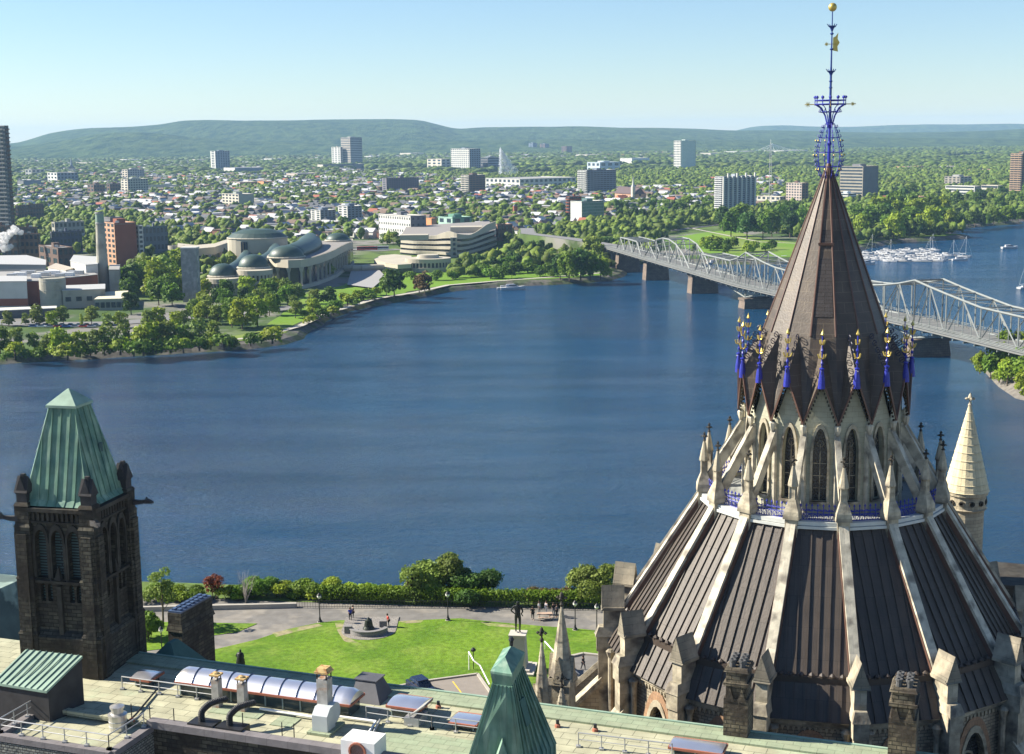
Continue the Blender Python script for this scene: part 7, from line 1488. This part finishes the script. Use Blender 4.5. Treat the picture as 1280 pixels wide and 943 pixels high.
rowline([(-4, 449), (60, 449), (150, 444), (270, 437), (350, 427)], 22, (10, 20), ['low shrub', 'yellow shrub', 'low shrub'], 2, 5)
rowline([(5, 408), (160, 409)], 9, (15, 26), ['poplar', 'yellow green', 'round green', 'olive'], 3, 5)
rowline([(180, 412), (300, 404)], 8, (18, 30), ['olive', 'yellow green'], 4, 5)
scatter([(150, 345), (228, 345), (228, 395), (160, 395), (150, 365)], 13, (26, 36), ['round green', 'yellow green', 'round green', 'dark green'], 12, 5)
rows += [(171, 366, 34, 'round green'), (199, 372, 46, 'yellow green'), (208, 362, 40, 'round green'), (183, 362, 34, 'round green'), (303, 412, 38, 'yellow green'), (322, 408, 36, 'yellow green'), (290, 410, 30, 'round green'), (258, 398, 30, 'olive'), (245, 402, 28, 'round green')]
scatter([(250, 372), (330, 368), (410, 372), (428, 384), (395, 398), (330, 400), (255, 402)], 24, (19, 27), ['round green', 'dark green', 'yellow green', 'olive', 'round green'], 12, 6)
scatter([(375, 395), (436, 380), (436, 390), (405, 400), (375, 412)], 9, (8, 14), ['low shrub', 'yellow shrub'], 7, 7)
scatter([(425, 372), (470, 366), (470, 376), (440, 384)], 9, (7, 12), ['low shrub', 'yellow shrub'], 6, 8)
rows += [(493, 372, 35, 'dark green'), (483, 371, 26, 'round green'), (531, 367, 27, 'bronze'), (524, 366, 22, 'bronze'), (546, 351, 12, 'low shrub'), (566, 350, 10, 'low shrub'), (514, 350, 10, 'low shrub')]
scatter([(572, 336), (630, 322), (700, 318), (700, 334), (640, 338), (590, 341)], 24, (12, 18), ['dark conifer', 'dark green', 'dark green'], 8, 9)
scatter([(580, 340), (660, 338), (672, 348), (600, 350)], 14, (10, 19), ['round green', 'dark green', 'low shrub'], 8, 10)
scatter([(668, 340), (705, 338), (705, 346), (668, 348)], 5, (9, 15), ['low shrub', 'round green'], 7, 11)
rows += [(700, 349, 30, 'dark green'), (712, 351, 36, 'round green'), (726, 350, 38, 'dark green'), (738, 350, 34, 'round green'), (751, 349, 26, 'yellow green'), (720, 346, 34, 'round green'), (742, 330, 36, 'olive'), (747, 333, 30, 'olive')]
rowline([(476, 306), (510, 304)], 6, (10, 16), ['olive', 'round green', 'yellow green'], 12)
scatter([(880, 288), (1000, 284), (1010, 300), (960, 302), (900, 298)], 13, (24, 34), ['round green', 'dark green', 'round green'], 12, 13)
scatter([(845, 314), (900, 308), (985, 312), (985, 320), (870, 318)], 12, (9, 16), ['low shrub', 'round green', 'yellow shrub'], 8, 14)
scatter([(1062, 282), (1100, 270), (1190, 270), (1198, 289), (1150, 296), (1075, 304)], 30, (22, 32), ['round green', 'dark green', 'round green', 'yellow green'], 10, 15)
rowline([(1190, 286), (1285, 277)], 12, (14, 22), ['dark green', 'round green'], 16)
scatter([(1100, 252), (1285, 246), (1285, 268), (1100, 268)], 22, (14, 22), ['round green', 'dark green'], 10, 17)
rowline([(770, 300), (800, 296), (840, 300)], 7, (10, 18), ['dark green', 'dark conifer'], 18); rowline([(640, 322), (775, 314)], 20, (13, 20), ['dark green', 'round green'], 19)
scatter([(760, 262), (890, 262), (880, 282), (780, 288)], 20, (12, 20), ['round green', 'dark green'], 9, 20)
LAND += [(60, 446, 'the shore path end by the mill'), (200, 442, 'the left shore bank'), (350, 425, 'the rocky point'), (510, 376, 'the curving lawn shore'), (720, 352, 'the lawn by the bridge abutment'), (640, 345, 'the river promenade'), (930, 310, 'the park beside the bridge'), (1130, 296, 'the wooded point by the marina'), (1240, 282, 'the far right shore'), (190, 398, 'the riverside road'), (420, 395, 'the shore below the colonnade'), (790, 312, 'the bridge entrance'), (660, 305, 'the bridge approach road'), (870, 285, 'the park path')]
def near_lm(px, py):
    return min(LAND, key=lambda l: (l[0]-px)**2+((l[1]-py)*2.2)**2)
def size_word(h, lo=16, hi=29): return 'small' if h < lo else 'large' if h > hi else 'middle sized'
items = []
for px, py, hp, kd in rows:
    p = at(px, py, HG)
    items.append([px, py, hp, kd, p])
groups = {}
for it in items:
    lm = near_lm(it[0], it[1])[2]; key = (size_word(it[2])+' '+it[3], lm); groups.setdefault(key, []).append(it)
# the treed point of the near right bank
nb = [at(x, y, WZ) for x, y in ((1243, 497), (1250, 505), (1262, 511), (1282, 518))]
for key, its in groups.items():
    its.sort(key=lambda q: q[0])
    for i, it in enumerate(its):
        px, py, hp, kd, p = it; vs_, hh = KINDS[kd]; v = rng.integers(3); s_ = hp*p.y/F/hh*1.05/math.cos(.1)
        noun = 'tree' if 'shrub' not in kd and kd != 'poplar' and 'conifer' not in kd else ''
        d = (key[0]+' '+noun).strip(); lb = d+' near '+key[1] if len(its) == 1 else d+', '+ORD[i]+' from left near '+key[1]
        if kd in ('round green',): lb = lb.replace('round green', 'round leafy green')
        wv = rng.uniform(.9, 1.2)
        make_tree('shrub' if 'shrub' in kd else 'poplar_tree' if kd == 'poplar' else 'conifer_tree' if 'conifer' in kd else 'broadleaf_tree', vs_[v][0], vs_[v][1], p, (s_*wv, s_*wv, s_), rng.random()*6.28, lb, 'shrub' if 'shrub' in kd else 'tree', 'trees and shrubs along the far bank')
        FOOT.append((p.x, p.y, 4))
print('trees', len(items))
# near right bank point
bnk = [(190, 575), (184, 540), (182, 515), (187, 503), (198, 496), (215, 488), (410, 470), (410, 640), (240, 640)]
mb = MB(); o1 = [(x, y, WZ-1) for x, y in bnk]; cx_, cy2 = 280, 560; o2_ = [(x+(cx_-x)*.05, y+(cy2-y)*.05, WZ+2.5) for x, y in bnk]; o3 = [(x+(cx_-x)*.2, y+(cy2-y)*.2, WZ+14) for x, y in bnk]
mb.loft([o1, o2_, o3]); tag(mb.build('rocky_shore', mat('pale_rock_bank', (.15, .135, .115), var=.4, vs=.5, bump=1, bs=.8)), kind='structure')
r7 = random.Random(4)
nb_pts = []
for k in range(34):
    q = (183.5+((k*37) % 34)*1.0, 506+((k*53) % 34)*2.0); nb_pts.append((q[0]+r7.uniform(-1, 1), q[1]+r7.uniform(-2, 2)))
nb_pts = sorted(p for p in nb_pts if p[0] < 222); nbp = [(proj((x, y, WZ+4)), x, y) for x, y in nb_pts]
for i, (pp, x, y) in enumerate(nbp):
    kd = ['yellow green', 'yellow green', 'round green', 'yellow shrub'][i % 4]; vs_, hh = KINDS[kd]
    lb = kd.replace('round green', 'green')+(' tree, ' if 'shrub' not in kd else ', ')+ORD[i % 30]+(' counting from the water' if i < 30 else ' counting back from the frame edge')+' on the rocky right bank'
    make_tree('broadleaf_tree' if 'shrub' not in kd else 'shrub', vs_[i % 3][0], vs_[i % 3][1], (x, y, WZ+1.5+max(0, x-186)*.35), r7.uniform(.75, 1.0) if 'shrub' not in kd else 1.1, r7.random()*6, lb, 'tree' if 'shrub' not in kd else 'shrub', 'trees on the right bank')
# ------------------------------------------------------------------ houses
cell = {}
def occ(x, y, r=0):
    k = (int(x//20), int(y//20))
    for i in (-1, 0, 1):
        for j in (-1, 0, 1):
            for a, b, q in cell.get((k[0]+i, k[1]+j), ()):
                if (a-x)**2+(b-y)**2 < (q+r)**2: return True
    return False
def put(x, y, q): cell.setdefault((int(x//20), int(y//20)), []).append((x, y, q))
for a, b, q in FOOT:
    if q > 20:
        for i in (-1, 0, 1):
            for j in (-1, 0, 1): put(a+i*q*.6, b+j*q*.6, q*.6)
    else: put(a, b, q)
GREEN = [[(440, 311), (500, 309), (632, 300), (640, 318), (568, 336), (568, 362), (455, 366)], [(455, 366), (560, 350), (700, 336), (780, 342), (780, 360), (455, 392)], [(820, 300), (870, 283), (930, 283), (1010, 302), (1080, 308), (1080, 325), (820, 325)], [(0, 385), (372, 385), (372, 410), (0, 410)], [(0, 320), (165, 320), (165, 400), (0, 400)], [(425, 300), (480, 300), (500, 315), (425, 322)], [(640, 296), (770, 299), (770, 305), (640, 302)], [(425, 322), (505, 322), (505, 368), (425, 368)], [(160, 400), (380, 385), (420, 395), (380, 436), (0, 462), (0, 400)], [(955, 212.5), (1066, 209), (1066, 206), (955, 208.5)], [(1185, 199.5), (1242, 197), (1232, 193), (1183, 195.5)], [(440, 216), (960, 207.5), (960, 204.5), (440, 212)], [(596, 220), (706, 220), (706, 216), (596, 216)]]
def green(px, py): return any(inpoly(px, py, g) for g in GREEN)
shoreW = [(p.x, p.y) for p in o2]+far
def onbank(x, y): return inpoly(x, y, shoreW)
HOUSE = [[(18, 208), (300, 203), (600, 226), (720, 240), (890, 236), (890, 262), (700, 288), (640, 300), (470, 298), (300, 285), (20, 262)], [(180, 262), (500, 262), (480, 312), (180, 312)], [(20, 190), (440, 186), (560, 190), (900, 186), (900, 200), (20, 206)], [(890, 225), (980, 225), (980, 262), (890, 262)]]
wm_ = {'white': mat('house_white', (.66, .65, .61), rnd=.12), 'cream': mat('house_cream', (.50, .45, .36), rnd=.12), 'brick': mat('house_brick', (.24, .11, .075), rnd=.15), 'grey': mat('house_grey', (.36, .36, .36), rnd=.15)}
rm_ = {'pale grey': mat('roof_pale_grey', (.40, .40, .41), rnd=.12), 'dark grey': mat('roof_dark_grey', (.10, .105, .115), rnd=.2), 'brown': mat('roof_brown', (.17, .12, .09), rnd=.2), 'white': mat('roof_white_sheet', (.50, .50, .50), rnd=.08), 'red': mat('roof_red', (.32, .11, .07), rnd=.15)}
def house_mesh(w, l, h, rh, kind):
    v = [(-w/2, -l/2, 0), (w/2, -l/2, 0), (w/2, l/2, 0), (-w/2, l/2, 0), (-w/2, -l/2, h), (w/2, -l/2, h), (w/2, l/2, h), (-w/2, l/2, h), (0, -l/2, h+rh), (0, l/2, h+rh)]
    wf = [(0, 1, 5, 4), (1, 2, 6, 5), (2, 3, 7, 6), (3, 0, 4, 7), (4, 5, 8), (6, 7, 9)]
    e = .5; rv = [(-w/2-e, -l/2-e, h-.3), (0, -l/2-e, h+rh+.1), (w/2+e, -l/2-e, h-.3), (-w/2-e, l/2+e, h-.3), (0, l/2+e, h+rh+.1), (w/2+e, l/2+e, h-.3)]
    rf = [(0, 1, 4, 3), (1, 2, 5, 4), (0, 2, 1), (3, 4, 5), (0, 3, 5, 2)]; return v, wf, rv, rf
HM = []
for w, l, h, rh in ((8, 11, 6, 3.2), (9, 12, 5.5, 3.6), (7.5, 10, 7, 3), (11, 14, 6.5, .6), (10, 18, 8, .5)):
    v, wf, rv, rf = house_mesh(w, l, h, rh, 0); mw = bpy.data.meshes.new('house_wall'); mw.from_pydata(v, [], wf); mr = bpy.data.meshes.new('roof'); mr.from_pydata(rv, [], rf); HM.append((mw, mr, v, wf, rv, rf, rh))
HMM = {}
rh_ = random.Random(11); cand = []
ga = rad(-33)
for i in range(-260, 260):
    for j in range(0, 330):
        u = i*15.0+rh_.uniform(-2.5, 2.5); w = j*22.0+(9 if j % 2 else 0)+rh_.uniform(-2, 2)
        x = u*math.cos(ga)-w*math.sin(ga)-1200; y = u*math.sin(ga)+w*math.cos(ga)+900
        if y < 1000 or y > 7600 or abs(x) > .37*y+30: continue
        if i % 9 == 0: continue
        px, py = proj((x, y, HG))
        if not any(inpoly(px, py, h) for h in HOUSE) or green(px, py): continue
        p_keep = .56 if y < 2600 else .40
        nz = math.sin(x*.009+1.3)*math.sin(y*.006+.4)+.5*math.sin(x*.021+y*.017)
        if rh_.random() > p_keep+.25*nz: continue
        if occ(x, y, 5): continue
        cand.append((y, x, px, py, rh_.random(), rh_.random(), rh_.randrange(4)))
cand.sort(); print('houses', len(cand))
sv = {k: ([], []) for k in wm_}; sr = {k: ([], []) for k in rm_}
hg = {}; chosen = []
for n_, (y, x, px, py, a, b, q) in enumerate(cand):
    wk = 'white' if a < .38 else 'cream' if a < .60 else 'grey' if a < .80 else 'brick'; rk = 'pale grey' if b < .30 else 'dark grey' if b < .64 else 'brown' if b < .87 else 'white' if b < .98 else 'red'
    ty = 3 if a*7 % 1 > .86 else 4 if a*7 % 1 > .80 else q % 3; rz = ga+(math.pi/2 if b*13 % 1 > .5 else 0); put(x, y, 8.0)
    if n_ < 290: chosen.append((x, y, px, py, wk, rk, ty, rz)); continue
    mw, mr, v, wf, rv, rf, rh2 = HM[ty]; s_ = 1.0+.15*(y/3000); c_, s2 = math.cos(rz)*s_, math.sin(rz)*s_
    for (VV, FF), vv, ff in ((sv[wk], v, wf), (sr[rk], rv, rf)):
        n0 = len(VV); VV.extend([(x+p[0]*c_-p[1]*s2, y+p[0]*s2+p[1]*c_, HG+p[2]) for p in vv]); FF.extend([tuple(t+n0 for t in f) for f in ff])
allv, allf, mi, mats_ = [], [], [], []
for d, src in ((sv, wm_), (sr, rm_)):
    for k, (VV, FF) in d.items():
        n0 = len(allv); allv += VV; allf += [tuple(t+n0 for t in f) for f in FF]; mi += [len(mats_)]*len(FF); mats_.append(src[k])
me = bpy.data.meshes.new('distant_houses'); me.from_pydata(allv, [], allf); [me.materials.append(m) for m in mats_]; me.polygons.foreach_set('material_index', mi); o = bpy.data.objects.new('distant_houses', me); C.objects.link(o); tag(o, kind='stuff')
for h in chosen: hg.setdefault((h[4], h[5], h[6] > 2, near_lm(h[2], h[3])[2]), []).append(h)
for (wk, rk, fl, lm), hs in hg.items():
    hs.sort(key=lambda q: q[2])
    for i, (x, y, px, py, _, _, ty, rz) in enumerate(hs):
        d = wk+(' flat roofed house' if fl else ' gabled house')+' with '+rk+' roof'; lb = d+' near '+lm if len(hs) == 1 else d+', '+ORD[i]+' from left near '+lm.replace('the ', '')
        key = (ty, wk, rk)
        if key not in HMM:
            a_, b_ = HM[ty][0].copy(), HM[ty][1].copy(); a_.materials.append(wm_[wk]); b_.materials.append(rm_[rk]); HMM[key] = (a_, b_)
        a_, b_ = HMM[key]; t = bpy.data.objects.new('house', a_); C.objects.link(t); t.location = (x, y, HG); t.rotation_euler = (0, 0, rz); tag(t, lb, 'house', 'houses of the old town'); r = bpy.data.objects.new('roof', b_); C.objects.link(r); r.parent = t
# ------------------------------------------------------------------ the mass of town trees and far woods
iv0, if0 = ico(1); iv1, if1 = ico(2)
def forest(name, P, R_, Hh, m, detail, leaves=0, lsize=.7):
    n = len(P); V, Fc, T = [], [], []; iv, ff = (iv1, if1) if detail == 2 else (iv0, if0)
    lob = 2 if detail == 1 else 1
    allV = []; allF = []; allT = []; off = 0
    tint = rng.random(n)
    for k in range(lob):
        nv = len(iv); jit = 1+.28*rng.normal(size=(n, nv, 1)); v = iv[None]*jit; sc3 = np.stack([R_*(1-.25*k), R_*(1-.25*k), Hh*.42*(1-.15*k)], 1)[:, None, :]; a = rng.random(n)*6.28; 
        ca, sa = np.cos(a)[:, None], np.sin(a)[:, None]; vx = v[..., 0]*ca-v[..., 1]*sa; vy = v[..., 0]*sa+v[..., 1]*ca; v = np.stack([vx, vy, v[..., 2]], -1)*sc3
        v = v+P[:, None, :]+np.stack([R_*.5*k*np.cos(a*3), R_*.5*k*np.sin(a*3), Hh*(.56+.12*k)], 1)[:, None, :]
        f = ff[None]+(np.arange(n)*nv)[:, None, None]+off; allV.append(v.reshape(-1, 3)); allF.append(f.reshape(-1, 3)); allT.append(np.repeat(tint, nv)); off += n*nv
    me = mesh_np(name, np.concatenate(allV), np.concatenate(allF), np.concatenate(allT)); me.materials.append(m); o = bpy.data.objects.new(name, me); C.objects.link(o); tag(o, kind='stuff')
    if leaves:
        idx = np.repeat(np.arange(n), leaves); d = rng.normal(size=(n*leaves, 3)); d /= np.linalg.norm(d, axis=1)[:, None]; d[:, 2] = np.abs(d[:, 2])*1.0-.25
        c = P[idx]+np.stack([d[:, 0]*R_[idx]*1.02, d[:, 1]*R_[idx]*1.02, Hh[idx]*(.56+.45*d[:, 2])], 1); nn = d+.6*rng.normal(size=d.shape); nn /= np.linalg.norm(nn, axis=1)[:, None]
        me = mesh_np(name+'_leaves', quads(c, nn, lsize*(.6+.8*rng.random(n*leaves)), rng), tint=np.repeat(tint[idx], 4)); me.materials.append(m); o2b = bpy.data.objects.new(name+'_leaves', me); C.objects.link(o2b); o2b.parent = o; tag(o2b, kind='stuff')
def dens(x, y, px, py):
    nz = math.sin(x*.011+.7)*math.sin(y*.0073+2.1)+.6*math.sin(x*.027-y*.019+1)
    h = any(inpoly(px, py, q) for q in HOUSE)
    d = (.66 if h else .97)+.30*nz
    return d
FD = {'n': [], 'm': [], 'f': []}
rt_ = random.Random(21)
def gen(y0, y1, sp, key):
    y = y0
    while y < y1:
        xm = .372*y+20; x = -xm
        while x < xm:
            xx = x+rt_.uniform(-.45, .45)*sp; yy = y+rt_.uniform(-.45, .45)*sp; x += sp
            px, py = proj((xx, yy, HG))
            if rt_.random() > dens(xx, yy, px, py) or green(px, py): continue
            if yy < 2600 and not onbank(xx, yy): continue
            if occ(xx, yy, 3.0 if key != 'f' else 0): continue
            FD[key].append((xx, yy, HG))
        y += sp
gen(930, 1700, 9.5, 'n'); gen(1700, 3600, 12.5, 'm'); gen(3600, 8600, 25, 'f')
tmat = foliage('town_tree_leaves', (.13, .20, .030), rnd=.45, vs=.02, dark=.75, lean=(1.3, 1.15, .8)); fmat = foliage('far_wood_leaves', (.105, .165, .030), rnd=.40, vs=.004, dark=.7, lean=(1.35, 1.2, .8))
print({k: len(v) for k, v in FD.items()})
for key, nm, det, lv, m, r0, r1, h0, h1 in (('n', 'town_trees', 1, 110, tmat, 2.8, 5.2, 6, 12), ('m', 'distant_trees', 1, 22, tmat, 3.4, 7.0, 6, 12), ('f', 'far_woods', 0, 3, fmat, 10, 17, 9, 15)):
    P = np.array(FD[key]); n = len(P); q = rng.random(n); forest(nm, P, r0+(r1-r0)*q, h0+(h1-h0)*rng.random(n), m, det, lv, .62 if key == 'n' else 1.05 if key == 'm' else 3)
# ------------------------------------------------------------------ boats
hullM = mat('boat_white_hull', (.48, .48, .48), rough=.35, rnd=.08); cabM = mat('boat_dark_window', (.03, .04, .06), rough=.2); blueH = mat('boat_blue_cover', (.06, .10, .22), rnd=.2)
def boat(kind, loc, rz, s, label, grp):
    t = empty('sail_boat' if kind == 'sail' else 'motor_boat', loc, rz, label, 'boat', grp); L_ = 9*s
    mb = MB(); mb.loft([[(x*L_, -w*L_, .1), (x*L_, w*L_, .1), (x*L_, w*L_*1.15, z*s), (x*L_, -w*L_*1.15, z*s)] for x, w, z in ((-.5, .13, 1.0), (-.2, .15, 1.05), (.2, .13, 1.2), (.4, .07, 1.4), (.52, .01, 1.5))]); mb.build('hull', hullM, t)
    mb = MB(); mb.loft([[(x*L_, -w*L_, 1.0*s), (x*L_, w*L_, 1.0*s), (x*L_, w*L_*.8, z*s), (x*L_, -w*L_*.8, z*s)] for x, w, z in ((-.28, .1, 2.1), (.05, .1, 2.2), (.22, .06, 1.4))] if kind != 'sail' else [[(x*L_, -w*L_, 1.0*s), (x*L_, w*L_, 1.0*s), (x*L_, w*L_*.8, z*s), (x*L_, -w*L_*.8, z*s)] for x, w, z in ((-.2, .07, 1.6), (.15, .06, 1.5))]); cb2 = mb.build('cabin', hullM, t)
    mb = MB(); mb.box((0, 0, 1.75*s if kind != 'sail' else 1.4*s), (.3*L_, .19*L_, .35*s)); mb.build('cabin_window', cabM, cb2)
    if kind == 'sail':
        mb = MB(); mb.tube((.05*L_, 0, 1), (.05*L_, 0, 13*s), .09, 5); mb.tube((.05*L_, 0, 2.4*s), (-.4*L_, 0, 2.3*s), .14, 5); mb.tube((.05*L_, 0, 13*s), (.5*L_, 0, 1.4*s), .04, 3); mb.tube((.05*L_, 0, 13*s), (-.5*L_, 0, 1.2*s), .04, 3); mb.build('mast', white_paint, t)
    return t
rb = random.Random(9); spots = []
for k in range(400):
    x = rb.uniform(1078, 1208); y = rb.uniform(313, 327.5)
    if x > 1170 and (y > 326 or y < 320): continue
    if x < 1100 and y < 318: continue
    if abs(x-1140)/70+abs(y-321)/7.5 > 1.35: continue
    if any(abs(x-a)*.8+abs(y-b)*2.2 < 5.5 for a, b in spots): continue
    spots.append((x, y))
    if len(spots) >= 52: break
spots.sort(key=lambda q: (q[1]//3, q[0])); rws = {}
for x, y in spots: rws.setdefault(int(y//3), []).append((x, y))
rn = ['farthest', 'second farthest', 'middle', 'second nearest', 'nearest', 'foremost']
for ri, (k, lst) in enumerate(sorted(rws.items())):
    for i, (x, y) in enumerate(sorted(lst)):
        kd = 'sail' if rb.random() < (.28 if x > 1155 else .06) else 'motor'
        boat(kd, at(x, y, WZ), rad(-35)+rb.choice([0, math.pi])+rb.uniform(-.15, .15), rb.uniform(.95, 1.35), ('bare masted sail boat' if kd == 'sail' else 'white motor boat')+', '+ORD[i]+' from the left in the '+rn[ri]+' marina row', 'boats moored in the marina')
mb = MB(); [mb.bar(at(a, b, WZ+.3), at(c, d, WZ+.3), 2.5, .4) for a, b, c, d in ((1085, 322, 1200, 325), (1095, 318, 1160, 320), (1110, 327, 1165, 327))]; o = mb.build('floating_dock', mat('dock_boards', (.4, .38, .34))); tag(o, 'pale floating docks running between the moored marina boats', 'dock')
boat('motor', at(1084, 331, WZ), .3, 1.4, 'lone white motor boat just right of the spire, off the marina', None)
boat('motor', at(1262, 311, WZ), .1, 1.5, 'small motor boat alone on the open water at the right', None); boat('sail', at(1280, 361, WZ), .6, 1.2, 'white sail boat cut by the right frame edge above the bridge', None); boat('motor', at(1200, 326, WZ), 0, 1.3, 'white motor boat at the right end of the marina docks', None)
boat('motor', at(900, 355, WZ), .2, 1.8, 'dark sided boat under the bridge between two piers', None); boat('motor', at(893, 330, WZ), .2, 1.3, 'white boat by the park shore behind the bridge', None); boat('motor', at(982, 325, WZ), .2, 1.5, 'white boat by the park shore next to the spire', None); boat('motor', at(970, 321, WZ), .4, 1.3, 'white boat close to the park lawn left of the spire', None)
boat('motor', at(641, 362.5, WZ), .05, 1.7, 'white tour boat moored at the promenade landing', None); boat('motor', at(631, 361.5, WZ), .1, 1.1, 'small white boat left of the tour boat at the landing', None)
# cars and lorries on the far roads
cm_ = [mat('far_car_'+n, c, rough=.3) for n, c in (('white', (.65, .65, .65)), ('red', (.45, .03, .03)), ('dark', (.03, .03, .04)), ('silver', (.4, .4, .42)), ('blue', (.05, .1, .3)))]; cn = ['white', 'red', 'dark', 'silver', 'blue']
def far_car(px, py, rz, k, lb, L_=4.5, h=1.5, dz=.3):
    p = at(px, py, HG) if dz < 3 else at(px, py, dz); t = empty('parked_car' if L_ < 8 else 'city_bus', (p.x, p.y, p.z+(dz if dz < 3 else 0)), rz, lb, 'car' if L_ < 8 else 'bus', 'vehicles on the far bank'); mb = MB()
    mb.loft([[(x*L_, -.9, .3), (x*L_, .9, .3), (x*L_, .85, z), (x*L_, -.85, z)] for x, z in ((-.5, h*.55), (-.48, h*.62), (.3, h*.6), (.5, h*.45))] if L_ < 8 else [[(x*L_, -1.2, .4), (x*L_, 1.2, .4), (x*L_, 1.2, h), (x*L_, -1.2, h)] for x in (-.5, .5)]); mb.build('body', cm_[k], t)
    mb = MB(); mb.loft([[(x*L_, -.75, h*.55), (x*L_, .75, h*.55), (x*L_, .65, z), (x*L_, -.65, z)] for x, z in ((-.42, h*.6), (-.28, h), (.08, h), (.25, h*.6))] if L_ < 8 else [[(x*L_, -1.22, h*.5), (x*L_, 1.22, h*.5), (x*L_, 1.22, h*.85), (x*L_, -1.22, h*.85)] for x in (-.48, .48)]); mb.build('window', cabM, t); return t
rc = random.Random(3)
for i in range(16):
    x = 42+i*5.2+rc.uniform(-.6, .6); k = rc.randrange(5); far_car(x, 410-(i % 2)*1.5, rc.uniform(0, .2), k, cn[k]+' car, '+ORD[i]+' from the left in the riverside car park')
for i in range(14):
    x = 650+i*9.2+rc.uniform(-2, 2); k = rc.randrange(5); far_car(x, 300+(i % 3)*2, .1, k, cn[k]+' car, '+ORD[i]+' from the left on the bridge approach road')
far_car(459, 313.5, .1, 1, 'red articulated bus before the white institutional block', 17, 3.2); far_car(477, 313, .1, 0, 'white bus right behind the red articulated bus', 12, 3.2)
# ------------------------------------------------------------------ steam of the mill
c = at(13, 333, HG); t = empty('steam', c, 0); iv, ff = ico(2)
mb = MB()
for (px, py, r_) in ((1, 305, 6), (6, 300, 5.5), (3, 294, 5), (9, 296, 5), (14, 291, 5), (20, 289, 5), (26, 291, 4), (17, 285.5, 4), (10, 310, 4), (5, 311, 5), (14, 308, 3)):
    p = aty(px, py, c.y)-c; rr_ = r_*c.y/F; j = 1+.22*rng.normal(size=(len(iv), 1)); mb.add([tuple(Vector(v)*rr_+p) for v in iv*j], [tuple(int(q) for q in f) for f in ff])
o = mb.build('steam_cloud', None, None, uv=False); o.location = c; o.data.materials.append(sm); tag(o, kind='stuff'); bpy.data.objects.remove(t)
# ------------------------------------------------------------------ haze
hz = bpy.data.materials.new('haze_air'); hz.use_nodes = True; nt = hz.node_tree; nt.nodes.remove(nt.nodes['Principled BSDF']); pv = nt.nodes.new('ShaderNodeVolumePrincipled'); pv.inputs['Density'].default_value = 4.3e-5; pv.inputs['Color'].default_value = (.44, .68, 1.0, 1); pv.inputs['Anisotropy'].default_value = .0; nt.links.new(pv.outputs[0], nt.nodes['Material Output'].inputs['Volume'])
mb = MB(); mb.box((0, 8700, 87), (24000, 18600, 256)); o = mb.build('haze', hz, uv=False); tag(o, kind='stuff'); o.hide_render = NOHAZE if 'NOHAZE' in globals() else False
# ------------------------------------------------------------------ camera, light, sky, water
cam = bpy.data.cameras.new('camera'); co = bpy.data.objects.new('camera', cam); C.objects.link(co); sc.camera = co
cam.sensor_width = 36; cam.lens = F/1280*36; cam.clip_end = 60000; cam.clip_start = 1
fwd = Vector((0, math.cos(PIT), -math.sin(PIT))); up0 = Vector((0, math.sin(PIT), math.cos(PIT))); rt0 = Vector((1, 0, 0))
rt = rt0*math.cos(ROL)+up0*math.sin(ROL)*1.0; up = up0*math.cos(ROL)-rt0*math.sin(ROL)
# scene-up appears leaning left in the frame, so the camera's own up leans right
c_, s_ = math.cos(ROL), math.sin(ROL)
rt = rt0*c_-up0*s_; up = rt0*s_+up0*c_
M4 = Matrix((( rt.x, up.x, -fwd.x, 0), (rt.y, up.y, -fwd.y, 0), (rt.z, up.z, -fwd.z, H), (0, 0, 0, 1)))
co.matrix_world = M4
SEL, SAZ = rad(34), None
sdir = Vector((-math.cos(SEL)*math.cos(rad(11)), math.cos(SEL)*math.sin(rad(11)), math.sin(SEL)))
sun = bpy.data.lights.new('sun', 'SUN'); sun.energy = 5.0; sun.angle = rad(.53); sun.color = (1, .93, .80)
so = bpy.data.objects.new('sun', sun); C.objects.link(so); so.rotation_euler = sdir.to_track_quat('Z', 'Y').to_euler(); so.location = (0, 0, 200)
w = bpy.data.worlds.new('World'); sc.world = w; w.use_nodes = True; nt = w.node_tree
sky = nt.nodes.new('ShaderNodeTexSky'); sky.sky_type = 'NISHITA'; sky.sun_disc = False; sky.sun_elevation = SEL
sky.sun_rotation = math.atan2(sdir.x, sdir.y); sky.altitude = 100; sky.air_density = 1.0; sky.dust_density = 0.0; sky.ozone_density = 3.0
mxs = nt.nodes.new('ShaderNodeMix'); mxs.data_type = 'RGBA'; mxs.blend_type = 'MULTIPLY'; mxs.inputs[0].default_value = 1; mxs.inputs[7].default_value = (.90, 1.0, 1.13, 1); nt.links.new(sky.outputs[0], mxs.inputs[6]); nt.links.new(mxs.outputs[2], nt.nodes['Background'].inputs[0]); nt.nodes['Background'].inputs[1].default_value = .056
vs = sc.view_settings; sc.display_settings.display_device = 'sRGB'; vs.view_transform = 'Standard'; vs.look = 'None'; vs.exposure = 1.25; vs.gamma = 1
cy = sc.cycles; cy.max_bounces = 6; cy.diffuse_bounces = 2; cy.glossy_bounces = 3; cy.transmission_bounces = 4; cy.volume_bounces = 1; cy.transparent_max_bounces = 6
cy.use_denoising = True; cy.use_adaptive_sampling = True; cy.caustics_reflective = False; cy.caustics_refractive = False
